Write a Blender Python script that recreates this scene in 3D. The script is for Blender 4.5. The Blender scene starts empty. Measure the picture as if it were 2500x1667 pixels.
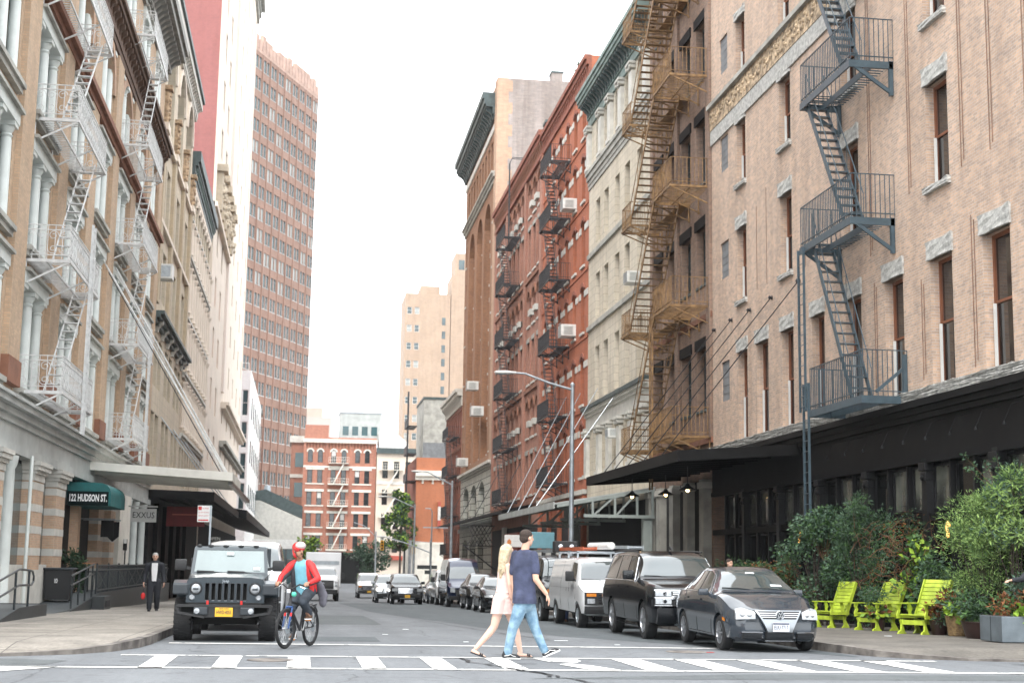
import bpy, bmesh, math, random
from mathutils import Vector, Matrix, Euler
R = math.radians
sc = bpy.context.scene
COL = sc.collection
random.seed(7)

# ---------------------------------------------------------------- camera
def cam_axes(yaw=8.0, pitch=8.7586, roll=0.8926):
    y, p, r = R(yaw), R(pitch), R(roll)
    F = Vector((math.sin(y)*math.cos(p), math.cos(y)*math.cos(p), math.sin(p)))
    rt = Vector((math.cos(y), -math.sin(y), 0)); up = rt.cross(F)
    return F, rt*math.cos(r)+up*math.sin(r), up*math.cos(r)-rt*math.sin(r)
cF, cR, cU = cam_axes()
cam = bpy.data.objects.new('camera', bpy.data.cameras.new('camera')); COL.objects.link(cam)
cam.matrix_world = Matrix(((cR.x, cU.x, -cF.x, 0), (cR.y, cU.y, -cF.y, 0), (cR.z, cU.z, -cF.z, 1.47), (0, 0, 0, 1)))
cam.data.lens = 36*3559/2500; cam.data.sensor_width = 36
cam.data.clip_end = 3000
cam.data.dof.use_dof = True; cam.data.dof.focus_distance = 27.0; cam.data.dof.aperture_fstop = 2.4
sc.camera = cam

# ---------------------------------------------------------------- sky, sun, exposure
SUN_EL, SUN_AZ = 52, 200          # degrees; azimuth clockwise from +Y (behind the camera, a little left)
w = bpy.data.worlds.new("World"); sc.world = w; w.use_nodes = True
nt = w.node_tree; nt.nodes.clear()
out = nt.nodes.new('ShaderNodeOutputWorld'); bg = nt.nodes.new('ShaderNodeBackground')
sky = nt.nodes.new('ShaderNodeTexSky'); sky.sky_type = 'NISHITA'; sky.sun_disc = False
sky.sun_elevation = R(SUN_EL); sky.sun_rotation = R(SUN_AZ)
tc = nt.nodes.new('ShaderNodeTexCoord'); mp = nt.nodes.new('ShaderNodeMapping'); mp.inputs['Scale'].default_value = (1, 1, 2.6)
no = nt.nodes.new('ShaderNodeTexNoise'); no.inputs['Scale'].default_value = 2.3; no.inputs['Detail'].default_value = 6
cr = nt.nodes.new('ShaderNodeValToRGB')      # overcast layer: bright grey-white cloud, a little uneven
cr.color_ramp.elements[0].position = 0.3; cr.color_ramp.elements[0].color = (8.6, 9.1, 9.6, 1)
cr.color_ramp.elements[1].position = 0.7; cr.color_ramp.elements[1].color = (11.6, 11.8, 11.9, 1)
mx = nt.nodes.new('ShaderNodeMix'); mx.data_type = 'RGBA'; mx.inputs[0].default_value = 0.93
nt.links.new(tc.outputs['Generated'], mp.inputs[0]); nt.links.new(mp.outputs[0], no.inputs[0]); nt.links.new(no.outputs[0], cr.inputs[0])
nt.links.new(sky.outputs[0], mx.inputs[6]); nt.links.new(cr.outputs[0], mx.inputs[7])
sx = nt.nodes.new('ShaderNodeSeparateXYZ'); mr = nt.nodes.new('ShaderNodeMapRange'); mr.inputs[1].default_value = 0; mr.inputs[2].default_value = 1; mr.inputs[3].default_value = .88; mr.inputs[4].default_value = 1.22
vm = nt.nodes.new('ShaderNodeVectorMath'); vm.operation = 'SCALE'       # an overcast sky is brightest overhead
nt.links.new(tc.outputs['Generated'], sx.inputs[0]); nt.links.new(sx.outputs[2], mr.inputs[0]); nt.links.new(mx.outputs[2], vm.inputs[0]); nt.links.new(mr.outputs[0], vm.inputs[3]); nt.links.new(vm.outputs[0], bg.inputs[0]); nt.links.new(bg.outputs[0], out.inputs[0])
bg.inputs[1].default_value = 0.12
sun = bpy.data.lights.new('sun', 'SUN'); sun.energy = 0.9; sun.angle = R(20); sun.color = (1, .95, .88)
so = bpy.data.objects.new('sun', sun); COL.objects.link(so)
sd = Vector((math.sin(R(SUN_AZ))*math.cos(R(SUN_EL)), math.cos(R(SUN_AZ))*math.cos(R(SUN_EL)), math.sin(R(SUN_EL))))
so.rotation_euler = (-sd).to_track_quat('-Z', 'Y').to_euler()
sc.view_settings.view_transform = 'Standard'; sc.view_settings.look = 'None'
sc.view_settings.exposure = 1.45; sc.view_settings.gamma = 1

# ---------------------------------------------------------------- mesh builder
class MB:
    def __init__(s): s.v = []; s.f = []; s.m = []; s.cm = 0
    def add(s, vs, fs):
        n = len(s.v); s.v += [tuple(p) for p in vs]; s.f += [tuple(n+i for i in f) for f in fs]; s.m += [s.cm]*len(fs); return s
    def quad(s, a, b, c, d): return s.add([a, b, c, d], [(0, 1, 2, 3)])
    def poly(s, pts): return s.add(pts, [tuple(range(len(pts)))])
    def box(s, x0, x1, y0, y1, z0, z1):
        x0, x1 = sorted((x0, x1)); y0, y1 = sorted((y0, y1)); z0, z1 = sorted((z0, z1))
        return s.add([(x0,y0,z0),(x1,y0,z0),(x1,y1,z0),(x0,y1,z0),(x0,y0,z1),(x1,y0,z1),(x1,y1,z1),(x0,y1,z1)],
                     [(0,3,2,1),(4,5,6,7),(0,1,5,4),(1,2,6,5),(2,3,7,6),(3,0,4,7)])
    def bbox(s, x0, x1, y0, y1, z0, z1, b=.01):
        """box with chamfered edges"""
        x0, x1 = sorted((x0, x1)); y0, y1 = sorted((y0, y1)); z0, z1 = sorted((z0, z1))
        b = min(b, (x1-x0)*.45, (y1-y0)*.45, (z1-z0)*.45)
        bm = bmesh.new(); bmesh.ops.create_cube(bm, size=1)
        for v in bm.verts: v.co = Vector(((x0+x1)/2+v.co.x*(x1-x0), (y0+y1)/2+v.co.y*(y1-y0), (z0+z1)/2+v.co.z*(z1-z0)))
        bmesh.ops.bevel(bm, geom=bm.edges[:], offset=b, segments=2, affect='EDGES', profile=.6)
        bm.verts.index_update()
        s.add([v.co[:] for v in bm.verts], [[v.index for v in f.verts] for f in bm.faces]); bm.free(); return s
    def prism(s, pts, axis, a, b):
        """2-D outline (list of pairs) swept along axis 'x','y' or 'z' from a to b"""
        def P(p, t):
            return {'x': (t, p[0], p[1]), 'y': (p[0], t, p[1]), 'z': (p[0], p[1], t)}[axis]
        n = len(pts); vs = [P(p, a) for p in pts]+[P(p, b) for p in pts]
        fs = [tuple(range(n)), tuple(range(2*n-1, n-1, -1))]+[(i, (i+1) % n+0, (i+1) % n+n, i+n) for i in range(n)]
        return s.add(vs, fs)
    def tube(s, p0, p1, r, n=8, r2=None, cap=True):
        p0, p1 = Vector(p0), Vector(p1); d = p1-p0
        if d.length < 1e-6: return s
        r2 = r if r2 is None else r2
        a = d.normalized(); u = a.orthogonal().normalized(); w_ = a.cross(u)
        vs = []
        for (p, q) in ((p0, r), (p1, r2)):
            for i in range(n):
                t = 2*math.pi*i/n; vs.append(p+u*(q*math.cos(t))+w_*(q*math.sin(t)))
        fs = [(i, (i+1) % n, (i+1) % n+n, i+n) for i in range(n)]
        if cap: fs += [tuple(range(n-1, -1, -1)), tuple(range(n, 2*n))]
        return s.add(vs, fs)
    def path(s, pts, r, n=6, closed=False):
        pts = [Vector(p) for p in pts]; k = len(pts); vs = []
        up = None
        for i, p in enumerate(pts):
            d = (pts[(i+1) % k]-pts[i-1]) if (closed or 0 < i < k-1) else (pts[1]-pts[0] if i == 0 else pts[-1]-pts[-2])
            d.normalize()
            if up is None: up = d.orthogonal().normalized()
            up = (up-d*up.dot(d)); up = up.normalized() if up.length > 1e-5 else d.orthogonal().normalized()
            w_ = d.cross(up); rr = r[i] if isinstance(r, (list, tuple)) else r
            for j in range(n):
                t = 2*math.pi*j/n; vs.append(p+up*(rr*math.cos(t))+w_*(rr*math.sin(t)))
        fs = []
        for i in range(k if closed else k-1):
            for j in range(n):
                a, b = i*n, ((i+1) % k)*n; fs.append((a+j, a+(j+1) % n, b+(j+1) % n, b+j))
        if not closed: fs += [tuple(range(n-1, -1, -1)), tuple(range((k-1)*n, k*n))]
        return s.add(vs, fs)
    def bar(s, p0, p1, w_, h, up=(0, 0, 1)):
        """rectangular bar between two points; h measured along up, w across"""
        p0, p1 = Vector(p0), Vector(p1); d = (p1-p0).normalized(); up = Vector(up)
        sd_ = d.cross(up)
        if sd_.length < 1e-4: sd_ = d.orthogonal()
        sd_.normalize(); u2 = sd_.cross(d)
        vs = [p+sd_*(a*w_/2)+u2*(b*h/2) for p in (p0, p1) for a, b in ((-1,-1),(1,-1),(1,1),(-1,1))]
        return s.add(vs, [(0,3,2,1),(4,5,6,7),(0,1,5,4),(1,2,6,5),(2,3,7,6),(3,0,4,7)])
    def lathe(s, prof, c=(0,0,0), axis='z', n=16, a0=0, a1=2*math.pi):
        full = abs(a1-a0-2*math.pi) < 1e-6; k = n if full else n+1; vs = []
        for r, h in prof:
            for i in range(k):
                t = a0+(a1-a0)*i/n; x, y = r*math.cos(t), r*math.sin(t)
                vs.append({'z': (c[0]+x, c[1]+y, c[2]+h), 'x': (c[0]+h, c[1]+x, c[2]+y), 'y': (c[0]+x, c[1]+h, c[2]+y)}[axis])
        fs = []
        for j in range(len(prof)-1):
            for i in range(n):
                i2 = (i+1) % k; fs.append((j*k+i, j*k+i2, (j+1)*k+i2, (j+1)*k+i))
        return s.add(vs, fs)
    def grid(s, fn, nu, nv):
        vs = [fn(i/nu, j/nv) for j in range(nv+1) for i in range(nu+1)]; k = nu+1
        return s.add(vs, [(j*k+i, j*k+i+1, (j+1)*k+i+1, (j+1)*k+i) for j in range(nv) for i in range(nu)])
    def xf(s, M, start=0):
        for i in range(start, len(s.v)): s.v[i] = tuple(M @ Vector(s.v[i]))
        return s
    def mesh(s, name, mats, smooth=False, fixn=False):
        me = bpy.data.meshes.new(name); me.from_pydata(s.v, [], s.f)
        if fixn:
            bm = bmesh.new(); bm.from_mesh(me); bmesh.ops.recalc_face_normals(bm, faces=bm.faces); bm.to_mesh(me); bm.free()
        mats = mats if isinstance(mats, (list, tuple)) else [mats]
        for m in mats: me.materials.append(m)
        if len(mats) > 1:
            me.polygons.foreach_set('material_index', s.m)
        uv = me.uv_layers.new(name='uv'); d = uv.data
        for p in me.polygons:
            n = p.normal; ax, ay, az = abs(n.x), abs(n.y), abs(n.z)
            for li in p.loop_indices:
                c = me.vertices[me.loops[li].vertex_index].co
                d[li].uv = (c.x, c.y) if az > ax and az > ay else ((c.y, c.z) if ax > ay else (c.x, c.z))
        if smooth:
            me.polygons.foreach_set('use_smooth', [True]*len(me.polygons))
            try: me.set_sharp_from_angle(angle=R(smooth if smooth is not True else 40))
            except Exception: pass
        me.update(); return me
    def build(s, name, mats, parent=None, smooth=False, fixn=False, loc=None):
        return link(s.mesh(name, mats, smooth, fixn), name, parent, loc)
def link(me, name, parent=None, loc=None, rot=None):
    o = bpy.data.objects.new(name, me); COL.objects.link(o)
    if parent is not None: o.parent = parent
    if loc is not None: o.location = loc
    if rot is not None: o.rotation_euler = rot
    return o
def tag(o, label=None, cat=None, group=None, kind=None):
    if label: o['label'] = label
    if cat: o['category'] = cat
    if group: o['group'] = group
    if kind: o['kind'] = kind
    return o
def thing(name, label, cat, loc=(0,0,0), rz=0, group=None):
    o = bpy.data.objects.new(name, None); COL.objects.link(o); o.location = loc; o.rotation_euler = (0,0,rz)
    o.empty_display_size = .2
    return tag(o, label, cat, group)
def copy_tree(o, parent=None):
    c = o.copy(); COL.objects.link(c)
    if parent is not None: c.parent = parent
    for ch in list(o.children): copy_tree(ch, c)
    return c
def text_mb(txt, size, depth=.004, align='CENTER', res=2, bold=0):
    cu = bpy.data.curves.new('t', 'FONT'); cu.body = txt; cu.size = size; cu.extrude = depth/2; cu.align_x = align; cu.align_y = 'CENTER'; cu.resolution_u = res; cu.offset = bold
    ob = bpy.data.objects.new('t', cu); COL.objects.link(ob)
    dg = bpy.context.evaluated_depsgraph_get(); dg.update()
    me = bpy.data.meshes.new_from_object(ob.evaluated_get(dg))
    mb = MB(); mb.add([v.co[:] for v in me.vertices], [tuple(p.vertices) for p in me.polygons])
    bpy.data.objects.remove(ob); bpy.data.curves.remove(cu); bpy.data.meshes.remove(me)
    return mb      # lies in local xy, facing +z
def text_on(txt, size, mat, parent, loc, rot=(R(90), 0, 0), name='lettering', depth=.006, width=None, bold=0):
    mb = text_mb(txt, size, depth, bold=bold)
    if width:
        xs = [v[0] for v in mb.v]; k = width/(max(xs)-min(xs)); mb.v = [(v[0]*k, v[1], v[2]) for v in mb.v]
    return mb.xf(Matrix.LocRotScale(Vector(loc), Euler(rot), None)).build(name, mat, parent)

# ---------------------------------------------------------------- materials
def mat(name, col, rough=.7, metal=0., var=.12, vs=3., bump=0., bs=30., col2=None, spec=.5, emit=None, est=1., coat=0., coords='Object', detail=4, trans=0.):
    m = bpy.data.materials.new(name); m.use_nodes = True; n = m.node_tree; p = n.nodes['Principled BSDF']
    p.inputs['Roughness'].default_value = rough; p.inputs['Metallic'].default_value = metal
    p.inputs['Specular IOR Level'].default_value = spec; p.inputs['Coat Weight'].default_value = coat
    p.inputs['Coat Roughness'].default_value = .04
    if trans: p.inputs['Transmission Weight'].default_value = trans
    c = (*col, 1); c2 = (*(col2 or [x*(1-var) for x in col]), 1)
    if var or col2 or bump:
        t = n.nodes.new('ShaderNodeTexCoord')
    if var or col2:
        nz = n.nodes.new('ShaderNodeTexNoise'); nz.inputs['Scale'].default_value = vs; nz.inputs['Detail'].default_value = detail
        r_ = n.nodes.new('ShaderNodeValToRGB'); r_.color_ramp.elements[0].position = .35; r_.color_ramp.elements[1].position = .65
        r_.color_ramp.elements[0].color = c2; r_.color_ramp.elements[1].color = c
        n.links.new(t.outputs[coords], nz.inputs[0]); n.links.new(nz.outputs[0], r_.inputs[0]); n.links.new(r_.outputs[0], p.inputs['Base Color'])
    else: p.inputs['Base Color'].default_value = c
    if bump:
        b = n.nodes.new('ShaderNodeBump'); b.inputs['Strength'].default_value = bump; b.inputs['Distance'].default_value = .02
        z = n.nodes.new('ShaderNodeTexNoise'); z.inputs['Scale'].default_value = bs; z.inputs['Detail'].default_value = 5
        n.links.new(t.outputs[coords], z.inputs[0]); n.links.new(z.outputs[0], b.inputs['Height']); n.links.new(b.outputs[0], p.inputs['Normal'])
    if emit: p.inputs['Emission Color'].default_value = (*emit, 1); p.inputs['Emission Strength'].default_value = est
    return m
def brick(name, a, b, mortar, bw=.21, bh=.072, ms=.009, big=.22, stain=(.5, .45, .42), amt=.25, offs=.5, rough=.85, bump=.5, mid=.4):
    m = bpy.data.materials.new(name); m.use_nodes = True; n = m.node_tree; p = n.nodes['Principled BSDF']; p.inputs['Roughness'].default_value = rough
    t = n.nodes.new('ShaderNodeTexCoord'); k = n.nodes.new('ShaderNodeTexBrick'); k.offset = offs
    k.inputs['Scale'].default_value = 1; k.inputs['Brick Width'].default_value = bw; k.inputs['Row Height'].default_value = bh; k.inputs['Mortar Size'].default_value = ms
    k.inputs['Color1'].default_value = (*a, 1); k.inputs['Color2'].default_value = (*b, 1); k.inputs['Mortar'].default_value = (*mortar, 1); k.inputs['Bias'].default_value = 0
    n.links.new(t.outputs['UV'], k.inputs[0])
    z = n.nodes.new('ShaderNodeTexNoise'); z.inputs['Scale'].default_value = big; z.inputs['Detail'].default_value = 8; z.inputs['Roughness'].default_value = .65
    n.links.new(t.outputs['Object'], z.inputs[0])
    r_ = n.nodes.new('ShaderNodeValToRGB'); r_.color_ramp.elements[0].position = .38; r_.color_ramp.elements[1].position = .62
    r_.color_ramp.elements[0].color = (*stain, 1); r_.color_ramp.elements[1].color = (1, 1, 1, 1); n.links.new(z.outputs[0], r_.inputs[0])
    # streaky dirt
    mp_ = n.nodes.new('ShaderNodeMapping'); mp_.inputs['Scale'].default_value = (1.6, 1.6, .12)
    z2 = n.nodes.new('ShaderNodeTexNoise'); z2.inputs['Scale'].default_value = 1; z2.inputs['Detail'].default_value = 6
    n.links.new(t.outputs['Object'], mp_.inputs[0]); n.links.new(mp_.outputs[0], z2.inputs[0])
    r2 = n.nodes.new('ShaderNodeValToRGB'); r2.color_ramp.elements[0].position = .3; r2.color_ramp.elements[1].position = .6
    r2.color_ramp.elements[0].color = (.72, .70, .68, 1); r2.color_ramp.elements[1].color = (1, 1, 1, 1); n.links.new(z2.outputs[0], r2.inputs[0])
    m1 = n.nodes.new('ShaderNodeMix'); m1.data_type = 'RGBA'; m1.blend_type = 'MULTIPLY'; m1.inputs[0].default_value = amt
    n.links.new(k.outputs[0], m1.inputs[6]); n.links.new(r_.outputs[0], m1.inputs[7])
    m2 = n.nodes.new('ShaderNodeMix'); m2.data_type = 'RGBA'; m2.blend_type = 'MULTIPLY'; m2.inputs[0].default_value = min(1, amt*2)
    n.links.new(m1.outputs[2], m2.inputs[6]); n.links.new(r2.outputs[0], m2.inputs[7])
    z3 = n.nodes.new('ShaderNodeTexNoise'); z3.inputs['Scale'].default_value = 2.6; z3.inputs['Detail'].default_value = 9; z3.inputs['Roughness'].default_value = .75; n.links.new(t.outputs['Object'], z3.inputs[0])
    r3 = n.nodes.new('ShaderNodeValToRGB'); r3.color_ramp.elements[0].position = .34; r3.color_ramp.elements[1].position = .66; r3.color_ramp.elements[0].color = (.68,.70,.74,1); r3.color_ramp.elements[1].color = (1.12,1.08,1.04,1); n.links.new(z3.outputs[0], r3.inputs[0])
    m3 = n.nodes.new('ShaderNodeMix'); m3.data_type = 'RGBA'; m3.blend_type = 'MULTIPLY'; m3.inputs[0].default_value = mid
    n.links.new(m2.outputs[2], m3.inputs[6]); n.links.new(r3.outputs[0], m3.inputs[7]); n.links.new(m3.outputs[2], p.inputs['Base Color'])
    if bump:
        bp = n.nodes.new('ShaderNodeBump'); bp.inputs['Strength'].default_value = bump; bp.inputs['Distance'].default_value = .01; bp.invert = True
        n.links.new(k.outputs[1], bp.inputs['Height']); n.links.new(bp.outputs[0], p.inputs['Normal'])
    return m
M = {}
M['pink'] = brick('pink_brick', (.68,.47,.335), (.46,.345,.27), (.58,.49,.42), amt=.32, stain=(.66,.67,.68), mid=.75)
M['orange'] = brick('orange_brick', (.60,.41,.27), (.47,.34,.23), (.46,.37,.27), amt=.25)
M['darkb'] = brick('sooty_brick', (.38,.24,.17), (.25,.165,.125), (.28,.23,.19), amt=.6)
M['redb'] = brick('red_brick', (.50,.14,.06), (.41,.115,.055), (.38,.18,.12), amt=.25)
M['rose'] = brick('rose_brick', (.48,.22,.15), (.36,.16,.115), (.36,.23,.18), amt=.4)
M['brownb'] = brick('brown_brick', (.40,.19,.095), (.29,.135,.07), (.30,.20,.14), amt=.3)
M['greyb'] = brick('grey_party_brick', (.46,.39,.36), (.37,.32,.30), (.40,.36,.33), amt=.5, bw=.42, bh=.15, ms=.02)
M['tanb'] = brick('tan_brick', (.56,.36,.25), (.47,.31,.22), (.48,.34,.24), amt=.25, bw=.42, bh=.15, ms=.02)
M['rusr'] = brick('russet_brick', (.34,.10,.055), (.25,.08,.05), (.25,.13,.10), amt=.3)
M['orangewall'] = brick('bright_orange_brick', (.54,.19,.09), (.48,.17,.08), (.45,.2,.12), amt=.15)
M['redpaint'] = brick('red_painted_brick', (.33,.125,.115), (.31,.12,.11), (.29,.12,.11), amt=.15, bump=.3, bw=.42, bh=.15, ms=.012)
M['endred'] = brick('end_red_brick', (.50,.21,.14), (.42,.17,.115), (.40,.24,.18), amt=.25, bw=.42, bh=.15, ms=.014)
M['tower'] = brick('tower_brick', (.35,.205,.15), (.30,.175,.13), (.33,.23,.18), amt=.3, bw=.6, bh=.3, ms=.01)
M['tantower'] = brick('tan_tower_brick', (.46,.33,.235), (.41,.30,.22), (.38,.30,.24), amt=.2, bw=.8, bh=.4, ms=.01)
M['lime'] = brick('limestone_block', (.66,.59,.48), (.60,.54,.44), (.40,.35,.28), bw=1.1, bh=.42, ms=.012, amt=.35, stain=(.7,.68,.62))
M['cream'] = brick('cream_block', (.62,.53,.40), (.57,.49,.38), (.45,.40,.32), bw=1.0, bh=.45, ms=.01, amt=.25)
M['creambrick'] = brick('cream_brick', (.56,.44,.29), (.47,.38,.26), (.42,.36,.28), amt=.25)
M['ivory'] = mat('ivory_stone', (.72,.62,.52), .8, var=.12, vs=.5)
M['ivory2'] = mat('pale_pink_stone', (.74,.64,.58), .8, var=.08, vs=.4)
M['stone'] = mat('grey_granite', (.50,.49,.46), .85, var=.4, vs=9, bump=.9, bs=9)
M['stonesm'] = mat('smooth_stone', (.58,.56,.51), .8, var=.2, vs=2, bump=.2, bs=12)
M['greystone'] = mat('grey_weathered_stone', (.42,.41,.37), .85, var=.35, vs=1.5, bump=.3, bs=8)
M['greenstone'] = brick('grey_green_rusticated_stone', (.58,.58,.52), (.50,.51,.46), (.12,.12,.11), bw=.9, bh=.6, ms=.04, amt=.3)
M['terra'] = mat('terracotta_ornament', (.62,.46,.30), .8, var=.7, vs=5, bump=1., bs=7)
M['ochre'] = mat('ochre_capital', (.50,.35,.22), .8, var=.6, vs=6, bump=1., bs=8)
M['brown'] = mat('brownstone', (.26,.115,.07), .85, var=.3, vs=2)
M['browncor'] = mat('brown_cornice', (.12,.065,.04), .8, var=.4, vs=3)
M['soffit'] = mat('grey_brown_cornice', (.26,.25,.225), .7, var=.35, vs=2)  # upper left cornice, toned darker than the weathered stone
M['copper'] = mat('weathered_copper_green', (.20,.27,.25), .6, var=.4, vs=1.5)
M['darkcor'] = mat('dark_green_cornice', (.06,.085,.085), .55, var=.4, vs=2)
M['white'] = mat('white_paint', (.78,.78,.76), .5, var=.1, vs=3)
M['whitesh'] = mat('white_trim', (.70,.69,.66), .6, var=.15, vs=2)
M['mint'] = mat('pale_green_paint', (.63,.66,.63), .55, var=.12, vs=2)
M['fewhite'] = mat('white_iron', (.66,.66,.65), .5, var=.2, vs=6)
M['feblack'] = mat('black_iron', (.03,.03,.034), .5, var=.2, vs=6)
M['feblue'] = mat('slate_blue_iron', (.055,.085,.105), .4, var=.25, vs=5)
M['gold'] = mat('rusty_gold_iron', (.30,.175,.07), .6, var=.7, vs=4, col2=(.13,.07,.03))
M['blackp'] = mat('black_paint', (.008,.008,.009), .6, var=.3, vs=3, spec=.15)
M['blackp2'] = mat('black_storefront_panel', (.010,.0095,.0095), .6, var=.5, vs=1.5, spec=.15)
M['greymetal'] = mat('grey_metal_panel', (.46,.48,.46), .5, var=.25, vs=1.2)
M['creammetal'] = mat('cream_metal', (.80,.77,.69), .5, var=.2, vs=1.2)
M['roof'] = mat('roofing', (.20,.20,.21), .9, var=.3, vs=1)
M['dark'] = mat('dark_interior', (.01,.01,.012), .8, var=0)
M['glass'] = mat('window_glass', (.035,.045,.05), .06, var=.5, vs=.4, spec=.9)
M['glassg'] = mat('greenish_window_glass', (.07,.11,.115), .08, var=.6, vs=.5, spec=.8)
M['glasslt'] = mat('window_with_shade', (.36,.37,.35), .3, var=.3, vs=.8)
M['glassbr'] = mat('dark_brown_glass', (.035,.028,.026), .05, var=.7, vs=1.1, spec=.9)
M['woodfr'] = mat('red_brown_window_frame', (.21,.075,.035), .5, var=.2, vs=3)
M['blackfr'] = mat('dark_window_frame', (.03,.035,.035), .5, var=0)
M['redfr'] = mat('red_window_shutter', (.45,.09,.06), .6, var=.15, vs=1)
M['louvre'] = mat('grey_blind_panel', (.20,.21,.22), .6, var=.3, vs=2)
M['teal'] = mat('teal_glass', (.03,.09,.10), .1, var=.4, vs=.3, spec=.8)
M['galv'] = mat('galvanised_steel', (.42,.46,.49), .42, metal=.6, var=.25, vs=4)
M['steel'] = mat('brushed_steel', (.5,.5,.5), .3, metal=.9, var=.1, vs=5)
# ================================================================ ground
XR, XL = 15.5, -8.2           # facade planes right and left
def asphalt(name, a, b, crk=.6):
    """worn asphalt: broad tone, tracks along the street, speckled aggregate, blotches and hairline cracks"""
    m = bpy.data.materials.new(name); m.use_nodes = True; n = m.node_tree; p = n.nodes['Principled BSDF']; p.inputs['Roughness'].default_value = .82; t = n.nodes.new('ShaderNodeTexCoord'); cur = None
    def layer(scale, lo, hi, e0, e1, stretch=(1,1,1), det=8, first=False):
        nonlocal cur
        mp_ = n.nodes.new('ShaderNodeMapping'); mp_.inputs['Scale'].default_value = stretch; z = n.nodes.new('ShaderNodeTexNoise'); z.inputs['Scale'].default_value = scale; z.inputs['Detail'].default_value = det; z.inputs['Roughness'].default_value = .65
        r = n.nodes.new('ShaderNodeValToRGB'); r.color_ramp.elements[0].position = e0; r.color_ramp.elements[1].position = e1; r.color_ramp.elements[0].color = (*lo,1); r.color_ramp.elements[1].color = (*hi,1)
        n.links.new(t.outputs['Object'], mp_.inputs[0]); n.links.new(mp_.outputs[0], z.inputs[0]); n.links.new(z.outputs[0], r.inputs[0])
        if cur is None: cur = r.outputs[0]; return
        x = n.nodes.new('ShaderNodeMix'); x.data_type = 'RGBA'; x.blend_type = 'MULTIPLY'; x.inputs[0].default_value = 1; n.links.new(cur, x.inputs[6]); n.links.new(r.outputs[0], x.inputs[7]); cur = x.outputs[2]
    layer(.35, b, a, .35, .65); layer(.9, (.86,.86,.87), (1.08,1.08,1.08), .35, .65, (1.3,.10,1)); layer(55, (.66,.66,.66), (1.25,1.25,1.25), .3, .7); layer(2.2, (.72,.71,.70), (1,1,1), .34, .42); layer(9, (.86,.86,.86), (1.05,1.05,1.05), .35, .6)
    v = n.nodes.new('ShaderNodeTexVoronoi'); v.feature = 'DISTANCE_TO_EDGE'; v.inputs['Scale'].default_value = .42; z = n.nodes.new('ShaderNodeTexNoise'); z.inputs['Scale'].default_value = 1.6; z.inputs['Detail'].default_value = 7
    mixv = n.nodes.new('ShaderNodeMix'); mixv.data_type = 'RGBA'; mixv.inputs[0].default_value = .22; n.links.new(t.outputs['Object'], z.inputs[0]); n.links.new(t.outputs['Object'], mixv.inputs[6]); n.links.new(z.outputs[1], mixv.inputs[7]); n.links.new(mixv.outputs[2], v.inputs['Vector'])
    r = n.nodes.new('ShaderNodeValToRGB'); r.color_ramp.elements[0].position = .002; r.color_ramp.elements[1].position = .007; r.color_ramp.elements[0].color = (crk,crk,crk,1); n.links.new(v.outputs['Distance'], r.inputs[0])
    x = n.nodes.new('ShaderNodeMix'); x.data_type = 'RGBA'; x.blend_type = 'MULTIPLY'; x.inputs[0].default_value = 1; n.links.new(cur, x.inputs[6]); n.links.new(r.outputs[0], x.inputs[7]); n.links.new(x.outputs[2], p.inputs['Base Color'])
    b_ = n.nodes.new('ShaderNodeBump'); b_.inputs['Strength'].default_value = .5; b_.inputs['Distance'].default_value = .01; z = n.nodes.new('ShaderNodeTexNoise'); z.inputs['Scale'].default_value = 70; n.links.new(t.outputs['Object'], z.inputs[0]); n.links.new(z.outputs[0], b_.inputs['Height']); n.links.new(b_.outputs[0], p.inputs['Normal'])
    return m
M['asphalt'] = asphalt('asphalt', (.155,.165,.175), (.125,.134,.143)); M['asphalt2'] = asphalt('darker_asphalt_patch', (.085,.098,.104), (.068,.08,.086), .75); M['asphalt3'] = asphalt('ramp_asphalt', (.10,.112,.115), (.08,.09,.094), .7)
M['curb'] = mat('curb_stone', (.20,.18,.16), .85, vs=3, col2=(.07,.06,.055), bump=.6, bs=12)
def paint_mat():
    m = mat('worn_road_paint', (.80,.79,.76), .7, vs=5, col2=(.66,.65,.62)); n = m.node_tree; p = n.nodes['Principled BSDF']
    t = n.nodes.new('ShaderNodeTexCoord'); z = n.nodes.new('ShaderNodeTexNoise'); z.inputs['Scale'].default_value = 3.2; z.inputs['Detail'].default_value = 9; z.inputs['Roughness'].default_value = .7
    r = n.nodes.new('ShaderNodeValToRGB'); r.color_ramp.elements[0].position = .385; r.color_ramp.elements[1].position = .45
    n.links.new(t.outputs['Object'], z.inputs[0]); n.links.new(z.outputs[0], r.inputs[0]); n.links.new(r.outputs[0], p.inputs['Alpha'])
    return m
M['paint'] = paint_mat()
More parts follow.
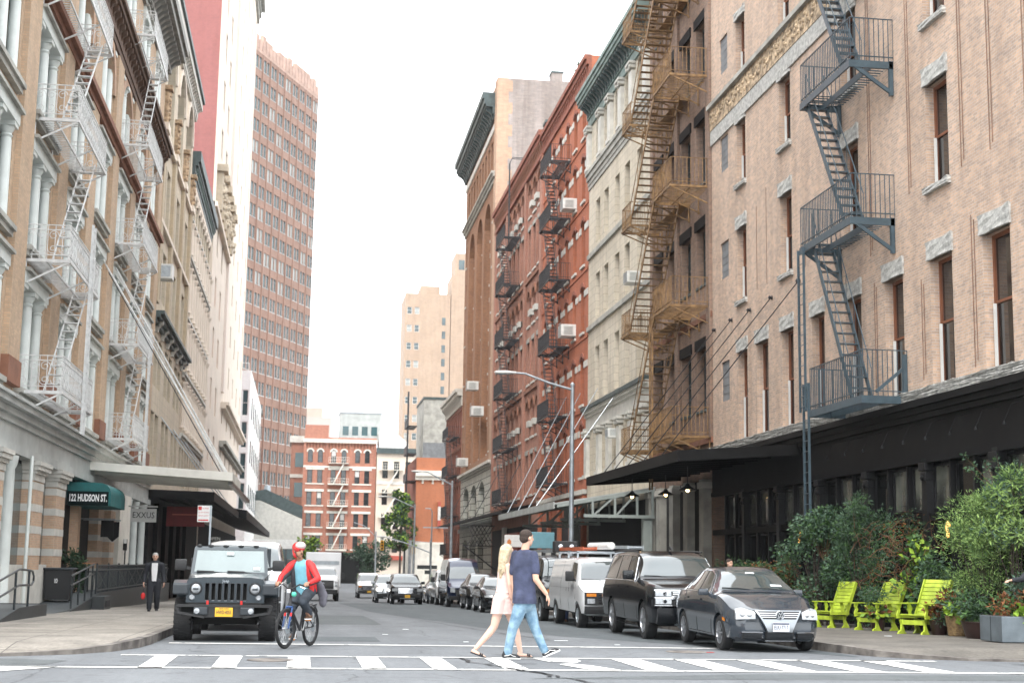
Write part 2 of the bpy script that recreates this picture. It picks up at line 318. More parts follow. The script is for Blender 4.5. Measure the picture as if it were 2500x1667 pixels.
def slab_mat(f=1., nm='sidewalk_concrete'):
    m = bpy.data.materials.new(nm); m.use_nodes = True; n = m.node_tree; p = n.nodes['Principled BSDF']; p.inputs['Roughness'].default_value = .85
    t = n.nodes.new('ShaderNodeTexCoord'); k = n.nodes.new('ShaderNodeTexBrick'); k.offset = 0
    k.inputs['Scale'].default_value = 1; k.inputs['Brick Width'].default_value = 1.5; k.inputs['Row Height'].default_value = 1.5; k.inputs['Mortar Size'].default_value = .012
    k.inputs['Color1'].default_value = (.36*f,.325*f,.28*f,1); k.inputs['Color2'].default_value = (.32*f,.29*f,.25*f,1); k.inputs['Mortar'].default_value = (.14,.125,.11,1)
    n.links.new(t.outputs['UV'], k.inputs[0])
    mixn = k.outputs[0]
    for sc_, lo, d0, d1 in ((1.1, .70, .35, .6), (14, .74, .35, .62), (.25, .80, .4, .6), (4.5, .66, .30, .40), (45, .8, .3, .6)):
        z = n.nodes.new('ShaderNodeTexNoise'); z.inputs['Scale'].default_value = sc_; z.inputs['Detail'].default_value = 8
        r = n.nodes.new('ShaderNodeValToRGB'); r.color_ramp.elements[0].position = d0; r.color_ramp.elements[1].position = d1; r.color_ramp.elements[0].color = (lo, lo, lo, 1)
        n.links.new(t.outputs['Object'], z.inputs[0]); n.links.new(z.outputs[0], r.inputs[0])
        x = n.nodes.new('ShaderNodeMix'); x.data_type = 'RGBA'; x.blend_type = 'MULTIPLY'; x.inputs[0].default_value = 1
        n.links.new(mixn, x.inputs[6]); n.links.new(r.outputs[0], x.inputs[7]); mixn = x.outputs[2]
    n.links.new(mixn, p.inputs['Base Color']); return m
M['slab'] = slab_mat(); M['slabdk'] = slab_mat(.52, 'darker_sidewalk_concrete')  # right sidewalk: same concrete scaled to a darker tone
GZ = [(-60,0),(26,0),(44,-.18),(62,-.48),(77,-.70),(98,-1.02),(120,-1.32),(170,-1.7),(320,-1.75),(2500,-1.75)]
def gz(Y):
    """height of the road surface: it falls gently away from the crossing"""
    for (a, p), (b_, q) in zip(GZ, GZ[1:]):
        if Y <= b_: return p+(q-p)*(Y-a)/(b_-a)
    return -1.75
k = MB()
for (a, p), (b_, q) in zip(GZ, GZ[1:]): k.quad((-900,a,p),(900,a,p),(900,b_,q),(-900,b_,q))
tag(k.build('road', M['asphalt']), kind='structure')
KN = [320,170,120,98,77,62,44,32]
LP = [(-2.62,y) for y in KN]+[(-2.62,27.4),(-2.7,26.0),(-3.0,24.9),(-3.5,24.1),(-4.4,23.5),(-6,23.2),(-60,23.0)]
RP = [(9.75,y) for y in KN]+[(9.75,27.0),(9.8,26.0),(10.05,25.1),(10.55,24.45),(11.3,24.0),(12.6,23.65),(60,23.2)]
hz = [.15]*9+[.14,.11,.07,.04,.03,.12]
def ins(P, d, side):
    out_ = []
    for i in range(len(P)):
        a = Vector(P[max(0,i-1)]); b = Vector(P[min(len(P)-1,i+1)]); q = (b-a).normalized(); n_ = Vector((-q.y,q.x))*side
        out_.append((P[i][0]+n_.x*d, P[i][1]+n_.y*d))
    return out_
def curb(P, side, h):
    mb = MB(); off = ins(P, .16, side)
    for i in range(len(P)-1):
        (x0,y0),(x1,y1) = P[i], P[i+1]; (u0,v0),(u1,v1) = off[i], off[i+1]
        za, zb = gz(y0)+h[i]+.004, gz(y1)+h[i+1]+.004
        mb.quad((x0,y0,gz(y0)-.05),(x1,y1,gz(y1)-.05),(x1,y1,zb),(x0,y0,za)); mb.quad((x0,y0,za),(x1,y1,zb),(u1,v1,zb),(u0,v0,za))
    return tag(mb.build('curb', M['curb']), kind='structure')
curb(LP, -1, hz); curb(RP, 1, hz)
def walk(P, zs, side, xo, rise):
    a = ins(P, .16, side); b = ins(P, 1.3, side); mb = MB(); n = len(P)
    for i in range(n-1):
        mb.quad((*a[i], gz(P[i][1])+zs[i]), (*a[i+1], gz(P[i+1][1])+zs[i+1]), (*b[i+1], gz(P[i+1][1])+.15), (*b[i], gz(P[i][1])+.15))
        if i < 8: mb.quad((*b[i], gz(P[i][1])+.15), (*b[i+1], gz(P[i+1][1])+.15), (xo, P[i+1][1], gz(P[i+1][1])+rise), (xo, P[i][1], gz(P[i][1])+rise))
    mb.poly([(*q, .15-(.01 if q[1] > 27 else 0)) for q in b[8:]]+[(xo, b[-1][1], .15), (xo, P[8][1], gz(P[8][1])+rise)])
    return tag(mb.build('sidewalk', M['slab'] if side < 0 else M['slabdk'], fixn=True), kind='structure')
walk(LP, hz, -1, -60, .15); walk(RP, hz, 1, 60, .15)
def strip(name, m, rows, h):
    mb = MB(); rr_ = []
    for (r0, r1) in zip(rows, rows[1:]):
        rr_.append(r0)
        for y, _ in GZ:
            if r0[0] < y < r1[0]: t = (y-r0[0])/(r1[0]-r0[0]); rr_.append((y, r0[1]+(r1[1]-r0[1])*t, r0[2]+(r1[2]-r0[2])*t))
    rr_.append(rows[-1])
    for r0, r1 in zip(rr_, rr_[1:]): mb.quad((r0[1],r0[0],gz(r0[0])+h),(r0[2],r0[0],gz(r0[0])+h),(r1[2],r1[0],gz(r1[0])+h),(r1[1],r1[0],gz(r1[0])+h))
    return tag(mb.build(name, m), kind='structure')
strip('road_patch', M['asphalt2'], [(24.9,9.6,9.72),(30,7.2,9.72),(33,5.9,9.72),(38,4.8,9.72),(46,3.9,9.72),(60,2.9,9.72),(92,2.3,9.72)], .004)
strip('road_patch', M['asphalt3'], [(20.6,-9,-4.6),(21.4,-9,-3.6),(22.6,-9,-3.35),(23.0,-9,-4.2)], .004)
strip('road_patch', M['asphalt3'], [(19.6,3,40),(20.6,6.5,40)], .004)
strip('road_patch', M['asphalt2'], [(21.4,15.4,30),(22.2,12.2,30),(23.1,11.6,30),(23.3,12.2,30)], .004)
strip('road_patch', M['asphalt2'], [(29.3,-.6,1.6),(31.6,-.6,1.6)], .004); strip('road_patch', M['asphalt3'], [(40,.4,2.2),(52,.4,2.2)], .004)
def marking(pts): return tag(MB().add([(x,y,gz(y)+.009) for x,y in pts],[tuple(range(len(pts)))]).build('crosswalk_marking', M['paint'], fixn=True), kind='structure')
def ln(x0,y0,x1,y1,w_): marking([(x0,y0-w_/2),(x1,y1-w_/2),(x1,y1+w_/2),(x0,y0+w_/2)])
ln(-2.75,24.0,10.6,23.75,.17); ln(-3.7,21.25,14.6,20.95,.2); ln(-2.35,27.9,8.2,27.4,.28)
bx = [-2.2,-1.2,-.15,.92,1.93,2.97,3.95,5.05,6.1,7.15,8.2,9.3]
for i, x in enumerate(bx):
    if i == 6: marking([(x-.05,23.0),(x+.35,22.8),(x+.5,23.2),(x+.5,23.75),(x-.2,23.75)]); marking([(x+.3,21.1),(x+.75,21.1),(x+.45,22.2),(x+.2,22.6),(x+0,22.4)]); continue
    w_ = .34 if i < 6 else .46; marking([(x,21.15),(x+w_,21.15),(x+w_,23.85),(x,23.85)])
marking([(-4.6,20.4),(-3.9,20.35),(-3.2,21.3),(-4.2,21.3)])
ln(-30,20.5,-4.0,20.45,.18); ln(-30,19.75,-4.2,19.75,.18)
marking([(13.0,20.95),(14.4,20.95),(19.5,18.2),(17.6,18.2)]); ln(15.6,20.1,40,20.3,.2)
M['crack'] = mat('crack_filler', (.02,.02,.022), .8, var=0)
def crack(x, y, n, dx, dy, jit, wid=.012, seed=1):
    rr = random.Random(seed); p = [(x, y)]
    for i in range(n): p.append((p[-1][0]+dx+rr.uniform(-jit, jit), p[-1][1]+dy+rr.uniform(-jit, jit)))
    mb = MB()
    for a, b in zip(p, p[1:]):
        d = Vector((b[0]-a[0], b[1]-a[1])).normalized(); q = (-d.y*wid*rr.uniform(.5,1.6), d.x*wid*rr.uniform(.5,1.6)); g0, g1 = gz(a[1])+.013, gz(b[1])+.013
        mb.quad((a[0]-q[0],a[1]-q[1],g0),(b[0]-q[0],b[1]-q[1],g1),(b[0]+q[0],b[1]+q[1],g1),(a[0]+q[0],a[1]+q[1],g0))
    return tag(mb.build('crack', M['crack']), kind='structure')
crack(2.6,23.8,26,.035,-.2,.09,.022,3); crack(3.0,21.4,10,.03,-.17,.1,.03,5); crack(2.9,22.6,7,.12,-.03,.08,.02,8)
crack(-2.6,22.6,16,.16,-.03,.05,.014,4); crack(.3,38.2,12,.25,.03,.04,.02,9); crack(.2,33.6,10,.25,.02,.04,.015,10); crack(-5.9,22.2,22,.16,-.03,.05,.012,11)
crack(3.6,45.5,30,.06,-.5,.05,.02,12); crack(6.5,26.5,14,.2,.02,.05,.012,13)
tag(MB().lathe([(0,.012),(.36,.012),(.37,.005)],(6.9,26.0,0),'z',24).build('manhole_cover', M['curb']), kind='structure')
tag(MB().lathe([(0,.012),(.36,.012),(.37,.005)],(-.4,23.0,0),'z',24).build('manhole_cover', M['curb']), kind='structure')

# ================================================================ building kit
MESH = {}
def cached(key, fn):
    if key not in MESH: MESH[key] = fn()
    return MESH[key]
class Bld:
    """local frame: x along the facade, y into the building, z up"""
    def __init__(s, name, label, cat, side, Ya, Yb, H, D=14, X=None, rz=0, origin=None, group=None):
        s.side, s.Ya, s.Yb, s.H, s.D = side, Ya, Yb, H, D
        if side == 'R': loc, rz = (XR if X is None else X, Yb, 0), R(-90)
        elif side == 'L': loc, rz = (XL if X is None else X, Ya, 0), R(90)
        else: loc = origin
        s.o = thing(name, label, cat, loc, rz, group); s.W = Yb-Ya; s.ops = []
    def u(s, Y): return s.Yb-Y if s.side == 'R' else Y-s.Ya
    def uu(s, a, b): p, q = s.u(a), s.u(b); return (min(p, q), max(p, q))
    def open(s, a, b, z0, z1, arch=0): s.ops.append((*s.uu(a, b), z0, z1, arch))
    def wall(s, m, z0=0, z1=None, depth=.3, name='wall', side=None, body=True, a=None, b=None, ops=None):
        z1 = s.H if z1 is None else z1; z0 = -2.2 if z0 == 0 else z0; ua, ub = (0, s.W) if a is None else s.uu(a, b)
        ops = s.ops if ops is None else ops; mb = MB()
        xs = sorted({ua, ub, *[o[0] for o in ops], *[o[1] for o in ops]}); zs = sorted({z0, z1, *[o[2] for o in ops], *[o[3] for o in ops]})
        xs = [x for x in xs if ua-1e-6 <= x <= ub+1e-6]; zs = [z for z in zs if z0-1e-6 <= z <= z1+1e-6]
        for i in range(len(xs)-1):
            run = None
            for j in range(len(zs)-1):
                cx, cz = (xs[i]+xs[i+1])/2, (zs[j]+zs[j+1])/2
                hole = any(o[0] < cx < o[1] and o[2] < cz < o[3] for o in ops)
                if not hole: mb.quad((xs[i],0,zs[j]),(xs[i+1],0,zs[j]),(xs[i+1],0,zs[j+1]),(xs[i],0,zs[j+1]))
        for (p, q, za, zb, ar) in ops:
            if za < z0-.01 or zb > z1+.01: continue
            zs_ = zb-ar
            mb.quad((p,0,za),(p,0,zs_),(p,depth,zs_),(p,depth,za)); mb.quad((q,0,zs_),(q,0,za),(q,depth,za),(q,depth,zs_))
            mb.quad((p,0,za),(p,depth,za),(q,depth,za),(q,0,za))
            if ar <= 0: mb.quad((p,0,zb),(q,0,zb),(q,depth,zb),(p,depth,zb))
            else:
                c, hw = (p+q)/2, (q-p)/2; n = 10; pts = []
                rad = (hw*hw+ar*ar)/(2*ar); cz = zb-rad
                for k in range(n+1):
                    x = p+(q-p)*k/n; pts.append((x, cz+math.sqrt(max(0, rad*rad-(x-c)**2))))
                for (x0, h0), (x1, h1) in zip(pts, pts[1:]):
                    mb.quad((x0,0,h0),(x1,0,h1),(x1,0,zb),(x0,0,zb)); mb.quad((x0,0,h0),(x0,depth,h0),(x1,depth,h1),(x1,0,h1))
        o = mb.build(name, m, s.o)
        if body:
            D = s.D; sm = side or m; k = MB(); x0, x1 = ua, ub
            k.quad((x0,D,z0),(x0,0,z0),(x0,0,z1),(x0,D,z1)); k.quad((x1,0,z0),(x1,D,z0),(x1,D,z1),(x1,0,z1)); k.quad((x1,D,z0),(x0,D,z0),(x0,D,z1),(x1,D,z1))
            k.build('side_wall', sm, s.o)
            MB().box(x0+.25,x1-.25,.35,D-.25,z1-.6,z1-.35).build('roof', M['roof'], s.o)
            c = MB(); c.quad((x0,0,z1),(x1,0,z1),(x1,.25,z1),(x0,.25,z1)); c.quad((x0,.25,z1),(x0,D,z1),(x0+.25,D,z1),(x0+.25,.25,z1)); c.quad((x1-.25,.25,z1),(x1-.25,D,z1),(x1,D,z1),(x1,.25,z1)); c.quad((x0,D-.25,z1),(x1,D-.25,z1),(x1,D,z1),(x0,D,z1)); 
            c.quad((x0+.25,.25,z1),(x1-.25,.25,z1),(x1-.25,.25,z1-.5),(x0+.25,.25,z1-.5)); c.build('coping', M['stonesm'], s.o)
        return o
    def window(s, a, b, z0, z1, fr='woodfr', gl='glass', arch=0, inset=.24, t=.09, nh=1, nv=1, sill=None, lintel=None, hole=True, shade=None):
        if hole: s.open(a, b, z0, z1, arch)
        u0, u1 = s.uu(a, b); w_ = round(u1-u0, 3); h = round(z1-z0, 3); cx = (u0+u1)/2
        def frame():
            m = MB(); hw = w_/2
            m.box(-hw,-hw+t,inset,inset+.09,0,h); m.box(hw-t,hw,inset,inset+.09,0,h); m.box(-hw+t,hw-t,inset,inset+.09,0,t); m.box(-hw+t,hw-t,inset,inset+.09,h-t,h)
            for i in range(1, nv+1): m.box(-hw+t,hw-t,inset+.01,inset+.08,h*i/(nv+1)-t*.35,h*i/(nv+1)+t*.35)
            for i in range(1, nh): x = -hw+w_*i/nh; m.box(x-t*.35,x+t*.35,inset+.012,inset+.078,t,h-t)
            return m.mesh('window', M[fr])
        o = link(cached(('fr', w_, h, fr, inset, t, nh, nv), frame), 'window', s.o, (cx, 0, z0))
        def pane():
            m = MB(); m.quad((-w_/2+.02,inset+.05,.02),(w_/2-.02,inset+.05,.02),(w_/2-.02,inset+.05,h-.02),(-w_/2+.02,inset+.05,h-.02)); return m.mesh('pane', M[gl])
        link(cached(('pn', w_, h, gl, inset), pane), 'pane', o)
        if shade:
            k, sm = shade
            def sh():
                m = MB(); m.box(-w_/2+t,w_/2-t,inset+.035,inset+.045,h*k,h-t); return m.mesh('blind', M[sm])
            link(cached(('sh', w_, h, k, sm, inset), sh), 'blind', o)
        if sill:
            m_, hh, pr, ex = sill
            def si():
                m = MB(); m.box(-w_/2-ex,w_/2+ex,-pr,inset,-hh,0); return m.mesh('sill', M[m_])
            link(cached(('si', w_, sill, inset), si), 'sill', s.o, (cx, 0, z0))
        if lintel:
            m_, hh, pr, ex = lintel
            def li():
                m = MB(); m.box(-w_/2-ex,w_/2+ex,-pr,.1,0,hh); return m.mesh('lintel', M[m_])
            if not arch: link(cached(('li', w_, lintel), li), 'lintel', s.o, (cx, 0, z1))
            else:
                def al():
                    hw = w_/2; rad = (hw*hw+arch*arch)/(2*arch); cz = -rad; m = MB(); n = 10
                    a0 = math.asin(min(1, hw/rad)); 
                    P = lambda r, q: (r*math.sin(q), cz+r*math.cos(q))
                    for k in range(n):
                        q0, q1 = -a0+2*a0*k/n, -a0+2*a0*(k+1)/n
                        (x0,h0),(x1,h1),(x2,h2),(x3,h3) = P(rad,q0),P(rad,q1),P(rad+hh,q1),P(rad+hh,q0)
                        m.quad((x0,-pr,h0),(x1,-pr,h1),(x2,-pr,h2),(x3,-pr,h3)); m.quad((x3,-pr,h3),(x2,-pr,h2),(x2,.02,h2),(x3,.02,h3)); m.quad((x1,-pr,h1),(x0,-pr,h0),(x0,.05,h0),(x1,.05,h1))
                    return m.mesh('arch', M[m_])
                link(cached(('al', w_, lintel, arch), al), 'arch', s.o, (cx, 0, z1))
        return o
    def band(s, name, m, a, b, z0, z1, pr, step=None, deep=.1):
        """horizontal moulding; step = list of (fraction of height, projection)"""
        u0, u1 = s.uu(a, b); mb = MB()
        if step:
            for (f0, f1, p) in step: mb.box(u0-.002*p, u1+.002*p, -p, deep, z0+(z1-z0)*f0, z0+(z1-z0)*f1)
        else: mb.box(u0, u1, -pr, deep, z0, z1)
        return mb.build(name, M[m] if isinstance(m, str) else m, s.o)
    def brackets(s, m, a, b, z0, z1, pr, n, w_=.2, name='bracket', shape=0, parent=None):
        u0, u1 = s.uu(a, b)
        def me():
            k = MB(); h = z1-z0
            pts = [(0,0),(0,h),(-pr,h),(-pr,h*.72),(-pr*.72,h*.62),(-pr*.4,h*.3),(-pr*.32,0)] if not shape else [(0,0),(0,h),(-pr,h),(-pr,h*.4)]
            k.prism(pts, 'x', -w_/2, w_/2); return k.mesh(name, M[m], fixn=True)
        me_ = cached(('br', m, round(z1-z0,3), pr, w_, shape), me)
        for i in range(n): link(me_, name, parent or s.o, (u0+(u1-u0)*(i+.5)/n, 0, z0))
    def box(s, name, m, a, b, y0, y1, z0, z1, bev=0, parent=None):
        u0, u1 = s.uu(a, b); mb = MB()
        (mb.bbox(u0,u1,y0,y1,z0,z1,bev) if bev else mb.box(u0,u1,y0,y1,z0,z1))
        return mb.build(name, M[m] if isinstance(m, str) else m, parent or s.o)
# ================================================================ right side, near to far
def roughen(o, amt, n=3, seed=0, axis=1):
    """rock-faced front: subdivide and push the outward face in and out"""
    bm = bmesh.new(); bm.from_mesh(o.data); bmesh.ops.subdivide_edges(bm, edges=bm.edges[:], cuts=n, use_grid_fill=True)
    rr = random.Random(seed)
    for v in bm.verts:
        if v.co.y < -.001: v.co.y += rr.uniform(-amt, amt*.3); v.co.z += rr.uniform(-amt, amt)*.5; v.co.x += rr.uniform(-amt, amt)*.4
    bm.to_mesh(o.data); bm.free()
# ---- R1 pink brick corner building
b = Bld('brick_building', 'large pinkish tan brick building on the right with rock-faced stone lintels and a black shopfront', 'building', 'R', 27.0, 54.3, 26, 16)
SILL = ('stone', .16, .10, .08); LINT = ('stone', .46, .05, .08)
cols = [(24.9,0),(27.3,1)] ; c2 = [(49.84,50.96),(47.46,48.76),(44.86,46.04),(42.01,43.13),(39.03,40.26),(36.08,37.32),(33.11,34.4),(30.13,31.48),(27.4,28.7)]
for i, (a, e) in enumerate(c2): b.window(a, e, 6.1, 9.28, 'woodfr', 'glassbr', nv=1, sill=SILL, lintel=LINT)
for (z0, z1) in ((11.15,13.85),(15.53,17.87),(19.57,21.9)):
    for i in (0,2,4,6,8):
        b.window(c2[i][0], c2[i][1], z0, z1, 'woodfr', 'glassbr', nv=1, sill=SILL, lintel=LINT if z1 < 21 else ('stone',.3,.05,.08))
for (z0, z1) in ((7.7,9.2),(12.38,13.79),(16.56,17.93),(20.5,21.93)):
    b.open(52.05,53.1,z0,z1); u = b.uu(52.05,53.1)
    lv = MB(); 
    for k in range(10): z = z0+(z1-z0)*k/10; lv.box(u[0],u[1],.05+.01*(k%2),.12,z,z+(z1-z0)/10)
    lv.build('blind_panel', M['louvre'], b.o)
def storm(u0, z0, h):
    k = MB(); k.box(-.025,.025,.17,.235,0,h); return k.mesh('storm_bar', M['whitesh'])
for o_ in [q for q in b.o.children if q.name.startswith('window')]:
    hh = max(v.co.z for v in o_.data.vertices); ww = max(v.co.x for v in o_.data.vertices)
    link(cached(('storm', round(hh,2)), lambda: storm(0,0,hh*.48)), 'storm_bar', o_, (-ww+.11,0,.03))
b.wall(M['pink'], 5.75, 26, depth=.44)
for z in [o for o in b.o.children if o.name.startswith('lintel') or o.name.startswith('sill')]:
    if not z.data.get('r'): z.data['r'] = 1; roughen(z, .035, 3, 3)
# belt course with ornament (right of the 5th floor sills)
b.band('stone_band', 'stone', 27, 54.3, 18.0, 18.6, .06); b.band('cornice', 'greystone', 27, 54.3, 19.45, 19.62, .22)
fr = MB(); rr = random.Random(5); x = 0
u0, u1 = b.uu(27, 54.3); fr.box(u0,u1,-.08,.05,18.602,19.448)
for i in range(int((u1-u0)/.42)):
    x = u0+.21+i*.42
    for k in range(5):
        a = rr.uniform(0,6.28); cx, cz = x+.13*math.cos(a), 19.03+.2*math.sin(a*1.7)
        fr.lathe([(.0,-.06),(.07,-.03),(.09,0)], (cx,-.08,cz), 'y', 6)
fr.build('frieze', M['terra'], b.o)
# rock-faced ledge over shopfront
lg = b.band('ledge', 'stone', 27, 54.3, 5.78, 6.06, .16); roughen(lg, .05, 60, 2)
M['pipe'] = mat('rusty_conduit', (.26,.15,.10), .7, var=.5, vs=3)
def conduits():
    for (y, z0, z1) in ((35.5,11.3,17),(32.4,11.2,25.5),(30.9,11.2,15.8),(38.2,10.2,25.5),(29.2,11,25),(34.9,6.3,8.9),(32.0,6.25,9.9),(38.0,6.4,9.4)):
        mb = MB(); u = b.u(y)
        for d in (0, .14): mb.tube((u+d,-.02,z0+d),(u+d,-.02,z1-d),.011,6)
        mb.build('rusty_pipe', M['pipe'], b.o)
    for (y, z0, z1) in ((47.5,11.2,14.6),(48.6,11.2,14.2),(43.6,11,12.5)):
        u = b.u(y); MB().tube((u,-.012,z0),(u,-.012,z1),.009,6).build('rusty_pipe', M['pipe'], b.o)
conduits()
# black shopfront: cornice, sign board, transoms, piers
b.band('shopfront_cornice', 'blackp2', 27, 54.3, 5.30, 5.78, 0, [(0,.3,.16),(.3,.62,.24),(.62,.8,.34),(.8,1,.30)])
b.band('sign_board', 'blackp2', 27, 54.3, 4.35, 5.30, .05)
b.band('transom_bar', 'blackp', 27, 54.3, 2.75, 2.95, .04); b.band('head_bar', 'blackp', 27, 54.3, 4.2, 4.35, .10)
M['shopglass'] = mat('shop_glass', (.008,.009,.009), .08, var=.6, vs=.5, spec=.35)
M['transom'] = mat('transom_glass_painted_reflection', (.16,.165,.135), .06, vs=.9, spec=.9, col2=(.012,.013,.012))  # pale blotches in the base colour stand in for the opposite facade's reflection
M['blackmold'] = mat('black_moulding', (.012,.012,.013), .45, var=.2, vs=3, spec=.25)
b.box('shop_interior', 'dark', 27.1, 54.2, .62, .7, -.6, 5.3)
ys = [27.2+1.28*i for i in range(22)]
for i, y in enumerate(ys):
    if y > 54.0: break
    big = i % 3 == 0; wd = .28 if big else .10
    b.box('pilaster', 'blackmold', y-wd/2, y+wd/2, -.10 if big else .0, .3, -.5, 4.3)
    if big:
        u = b.u(y); k = MB(); k.bbox(u-.19,u+.19,-.17,.1,4.0,4.2,.02); k.bbox(u-.16,u+.16,-.14,.1,3.75,3.98,.03); k.lathe([(0,-.05),(.07,-.02),(.07,.03)], (u,-.16,3.82),'y',10); k.build('capital', M['blackmold'], b.o)
    if i+1 < len(ys) and ys[i+1] < 54:
        u = b.uu(y+.16, ys[i+1]-.12)
        for (z0, z1, nm) in ((3.0,4.15,'transom_window'),(.55,2.7,'shop_window')):
            g = MB(); g.quad((u[0],.16,z0),(u[1],.16,z0),(u[1],.16,z1),(u[0],.16,z1)); g.build(nm, M['transom'] if z0 > 2.9 and (i*5) % 7 < 5 else M['shopglass'], b.o)
            f = MB(); t = .05
            f.box(u[0],u[0]+t,.1,.2,z0,z1); f.box(u[1]-t,u[1],.1,.2,z0,z1); f.box(u[0]+t,u[1]-t,.1,.2,z0,z0+t); f.box(u[0]+t,u[1]-t,.1,.2,z1-t,z1); f.build(nm+'_frame', M['blackmold'], b.o)
b.box('base_panel', 'blackp', 27, 54.3, .02, .35, -.6, .55)
# little spotlight arms above the shopfront
for i in range(9):
    u = b.u(29.5+i*1.35); k = MB(); k.path([(u,-.05,5.2),(u,-.45,5.1),(u,-.62,4.72)],.008,6); k.lathe([(.01,0),(.03,-.03),(.045,-.09)],(u,-.62,4.74),'z',8); k.build('spotlight', M['blackp'], b.o)
R1 = b
# ---- R2 dark sooty brick with gold fire escape
b = Bld('sooty_brick_building', 'narrow dark sooty brick building behind the rusty gold fire escape', 'building', 'R', 54.3, 64.3, 31, 14)
for (z0, z1) in ((7.68,10.13),(12.7,15.05),(16.87,19.5),(21.25,23.68),(25.4,27.6)):
    for (a, e) in ((55.2,56.6),(57.5,59.0),(60.0,61.4),(62.3,63.7)):
        b.window(a, e, z0, z1, 'blackfr', 'glassg' if z1 < 16 else 'glass', nv=1, sill=('darkcor',.1,.05,.05), lintel=('blackp',.42,.06,.16), inset=.3, arch=0)
b.wall(M['darkb'], 0, 31)
for z in (6.3, 11.2): b.band('belt_course', 'brown', 54.3, 64.3, z, z+.22, .08)
for i, y in enumerate((54.58,59.5,64.0)):
    b.box('pilaster', M['darkb'], y-.25, y+.25, -.12, .1, 6.5, 29.5)
b.box('shop_opening_shade', 'dark', 54.8, 63.8, -.01, .3, -2, 4.9)
for y in (54.9,57.3,59.6,61.9,63.9): b.box('column', 'greystone', y-.32, y+.32, -.32, .15, -.6, 4.9); 
for y in (54.9,57.3,59.6,61.9,63.9):
    b.box('capital', 'stonesm', y-.4, y+.4, -.38, .15, 4.55, 4.8)
# ---- R3 limestone with green copper cornice
b = Bld('limestone_building', 'pale limestone building with a green bracketed cornice beside the gold fire escape', 'building', 'R', 64.3, 79.55, 27.9, 14)
wc = [(76.4,77.55),(74.15,75.3),(71.4,72.55),(69.0,70.15),(66.2,67.4)]
for (z0, z1) in ((19.2,21.6),(14.95,17.45),(10.48,13.38)):
    for k, (a, e) in enumerate(wc): b.window(a, e, z0, z1, 'whitesh', 'glass', nv=1, inset=.45, shade=(.55,'glasslt') if (k+int(z0)) % 3 == 0 else None)
for (a, e) in wc: b.window(a, e, 23.95, 26.2, 'whitesh', 'glass', nv=1, inset=.35)
for (a, e) in wc: b.window(a, e, 6.4, 8.7, 'whitesh', 'glasslt', nv=1, inset=.4)
b.wall(M['lime'], 0, 27.9, side=M['greyb'], depth=.55)
b.band('ledge', 'greystone', 64.3, 79.55, 22.65, 23.65, 0, [(0,.25,.06),(.25,.5,.1),(.5,.8,.18),(.8,1,.26)])
b.band('ledge', 'greystone', 64.3, 79.55, 18.6, 18.86, .12); b.band('ledge', 'greystone', 64.3, 79.55, 14.5, 14.75, .12)
b.band('ledge', 'darkcor', 64.3, 79.55, 9.98, 10.18, .42); b.band('ledge', 'stonesm', 64.3, 79.55, 9.45, 9.98, 0, [(0,.35,.1),(.35,.7,.2),(.7,1,.32)])
b.band('frieze', 'stonesm', 64.3, 79.55, 8.95, 9.45, .1)
for y in (79.2,75.85,73.35,70.75,68.2,65.2):
    for (z0, z1) in ((23.7,26.3),(6.3,8.9)):
        u = b.u(y); k = MB(); k.box(u-.36,u+.36,-.2,.1,z0,z1-.45); k.box(u-.44,u+.44,-.28,.1,z0,z0+.2); k.build('pilaster', M['stonesm'], b.o)
        k = MB(); k.bbox(u-.5,u+.5,-.36,.1,z1-.14,z1,.02); k.bbox(u-.42,u+.42,-.28,.1,z1-.34,z1-.14,.05)
        for q in (-1,1): k.lathe([(0,-.06),(.09,-.04),(.1,.1)], (u+q*.34,-.3,z1-.26), 'y', 8)
        k.build('capital', M['stonesm'], b.o)
cn = b.band('cornice', 'copper', 64.3, 79.7, 26.3, 28.2, 0, [(0,.1,.1),(.1,.28,.07),(.28,.34,.14),(.34,.66,.16),(.66,.76,.68),(.76,.88,.76),(.88,1,.84)])
b.brackets('darkcor', 64.5, 79.5, 26.9, 27.55, .62, 26, .26, parent=cn)
b.box('shop_opening_shade', 'dark', 65, 79, -.01, .3, -2, 4.6)
# ---- R4 red brick with white-banded lintels
b = Bld('red_brick_building', 'bright red brick building with white lintel blocks beside the limestone building', 'building', 'R', 79.6, 95.8, 30.8, 13)
cs = [(80.75,81.75),(83.35,84.45),(85.95,87.0),(88.5,89.5),(91.0,92.0),(93.5,94.5)]
for (z0, z1) in ((26.3,28.6),(22.5,25.15),(18.67,21.35),(14.75,17.45),(10.6,13.35),(6.5,9.5)):
    for k, (a, e) in enumerate(cs):
        b.window(a, e, z0, z1, 'blackfr', 'glass', arch=.28, nv=1, inset=.34, sill=('stonesm',.14,.10,.1), lintel=('whitesh' if 0 else 'rusr',.22,.07,0), shade=(.5,'whitesh') if (k*7+int(z0)) % 4 == 0 else None)
b.wall(M['redb'], 0, 30.8, side=M['redb'])
for z in (27.9, 24.4, 20.65, 16.75, 12.65, 8.8):
    prev = 79.6
    for (a, e) in cs+[(95.8,95.8)]:
        if a-prev > .3: b.box('stone_block', 'stonesm', prev+.03, min(prev+.62 if prev > 80 else a-.03, a-.03), -.045, .1, z, z+.36)
        if prev > 79.7 and a-prev > 1.3: b.box('stone_block', 'stonesm', a-.6, a-.03, -.047, .1, z, z+.36)
        prev = e
for z in (10.15,14.3,18.2,22.05,25.85): 
    b.band('belt_course', M['redb'], 79.6, 95.8, z, z+.12, .05)
cn = b.band('cornice', 'rusr', 79.6, 95.8, 29.4, 30.85, 0, [(0,.15,.12),(.15,.6,.05),(.6,.8,.2),(.8,1,.32)])
b.brackets('rusr', 79.8, 95.7, 29.65, 30.25, .16, 30, .2, 'corbel', parent=cn)
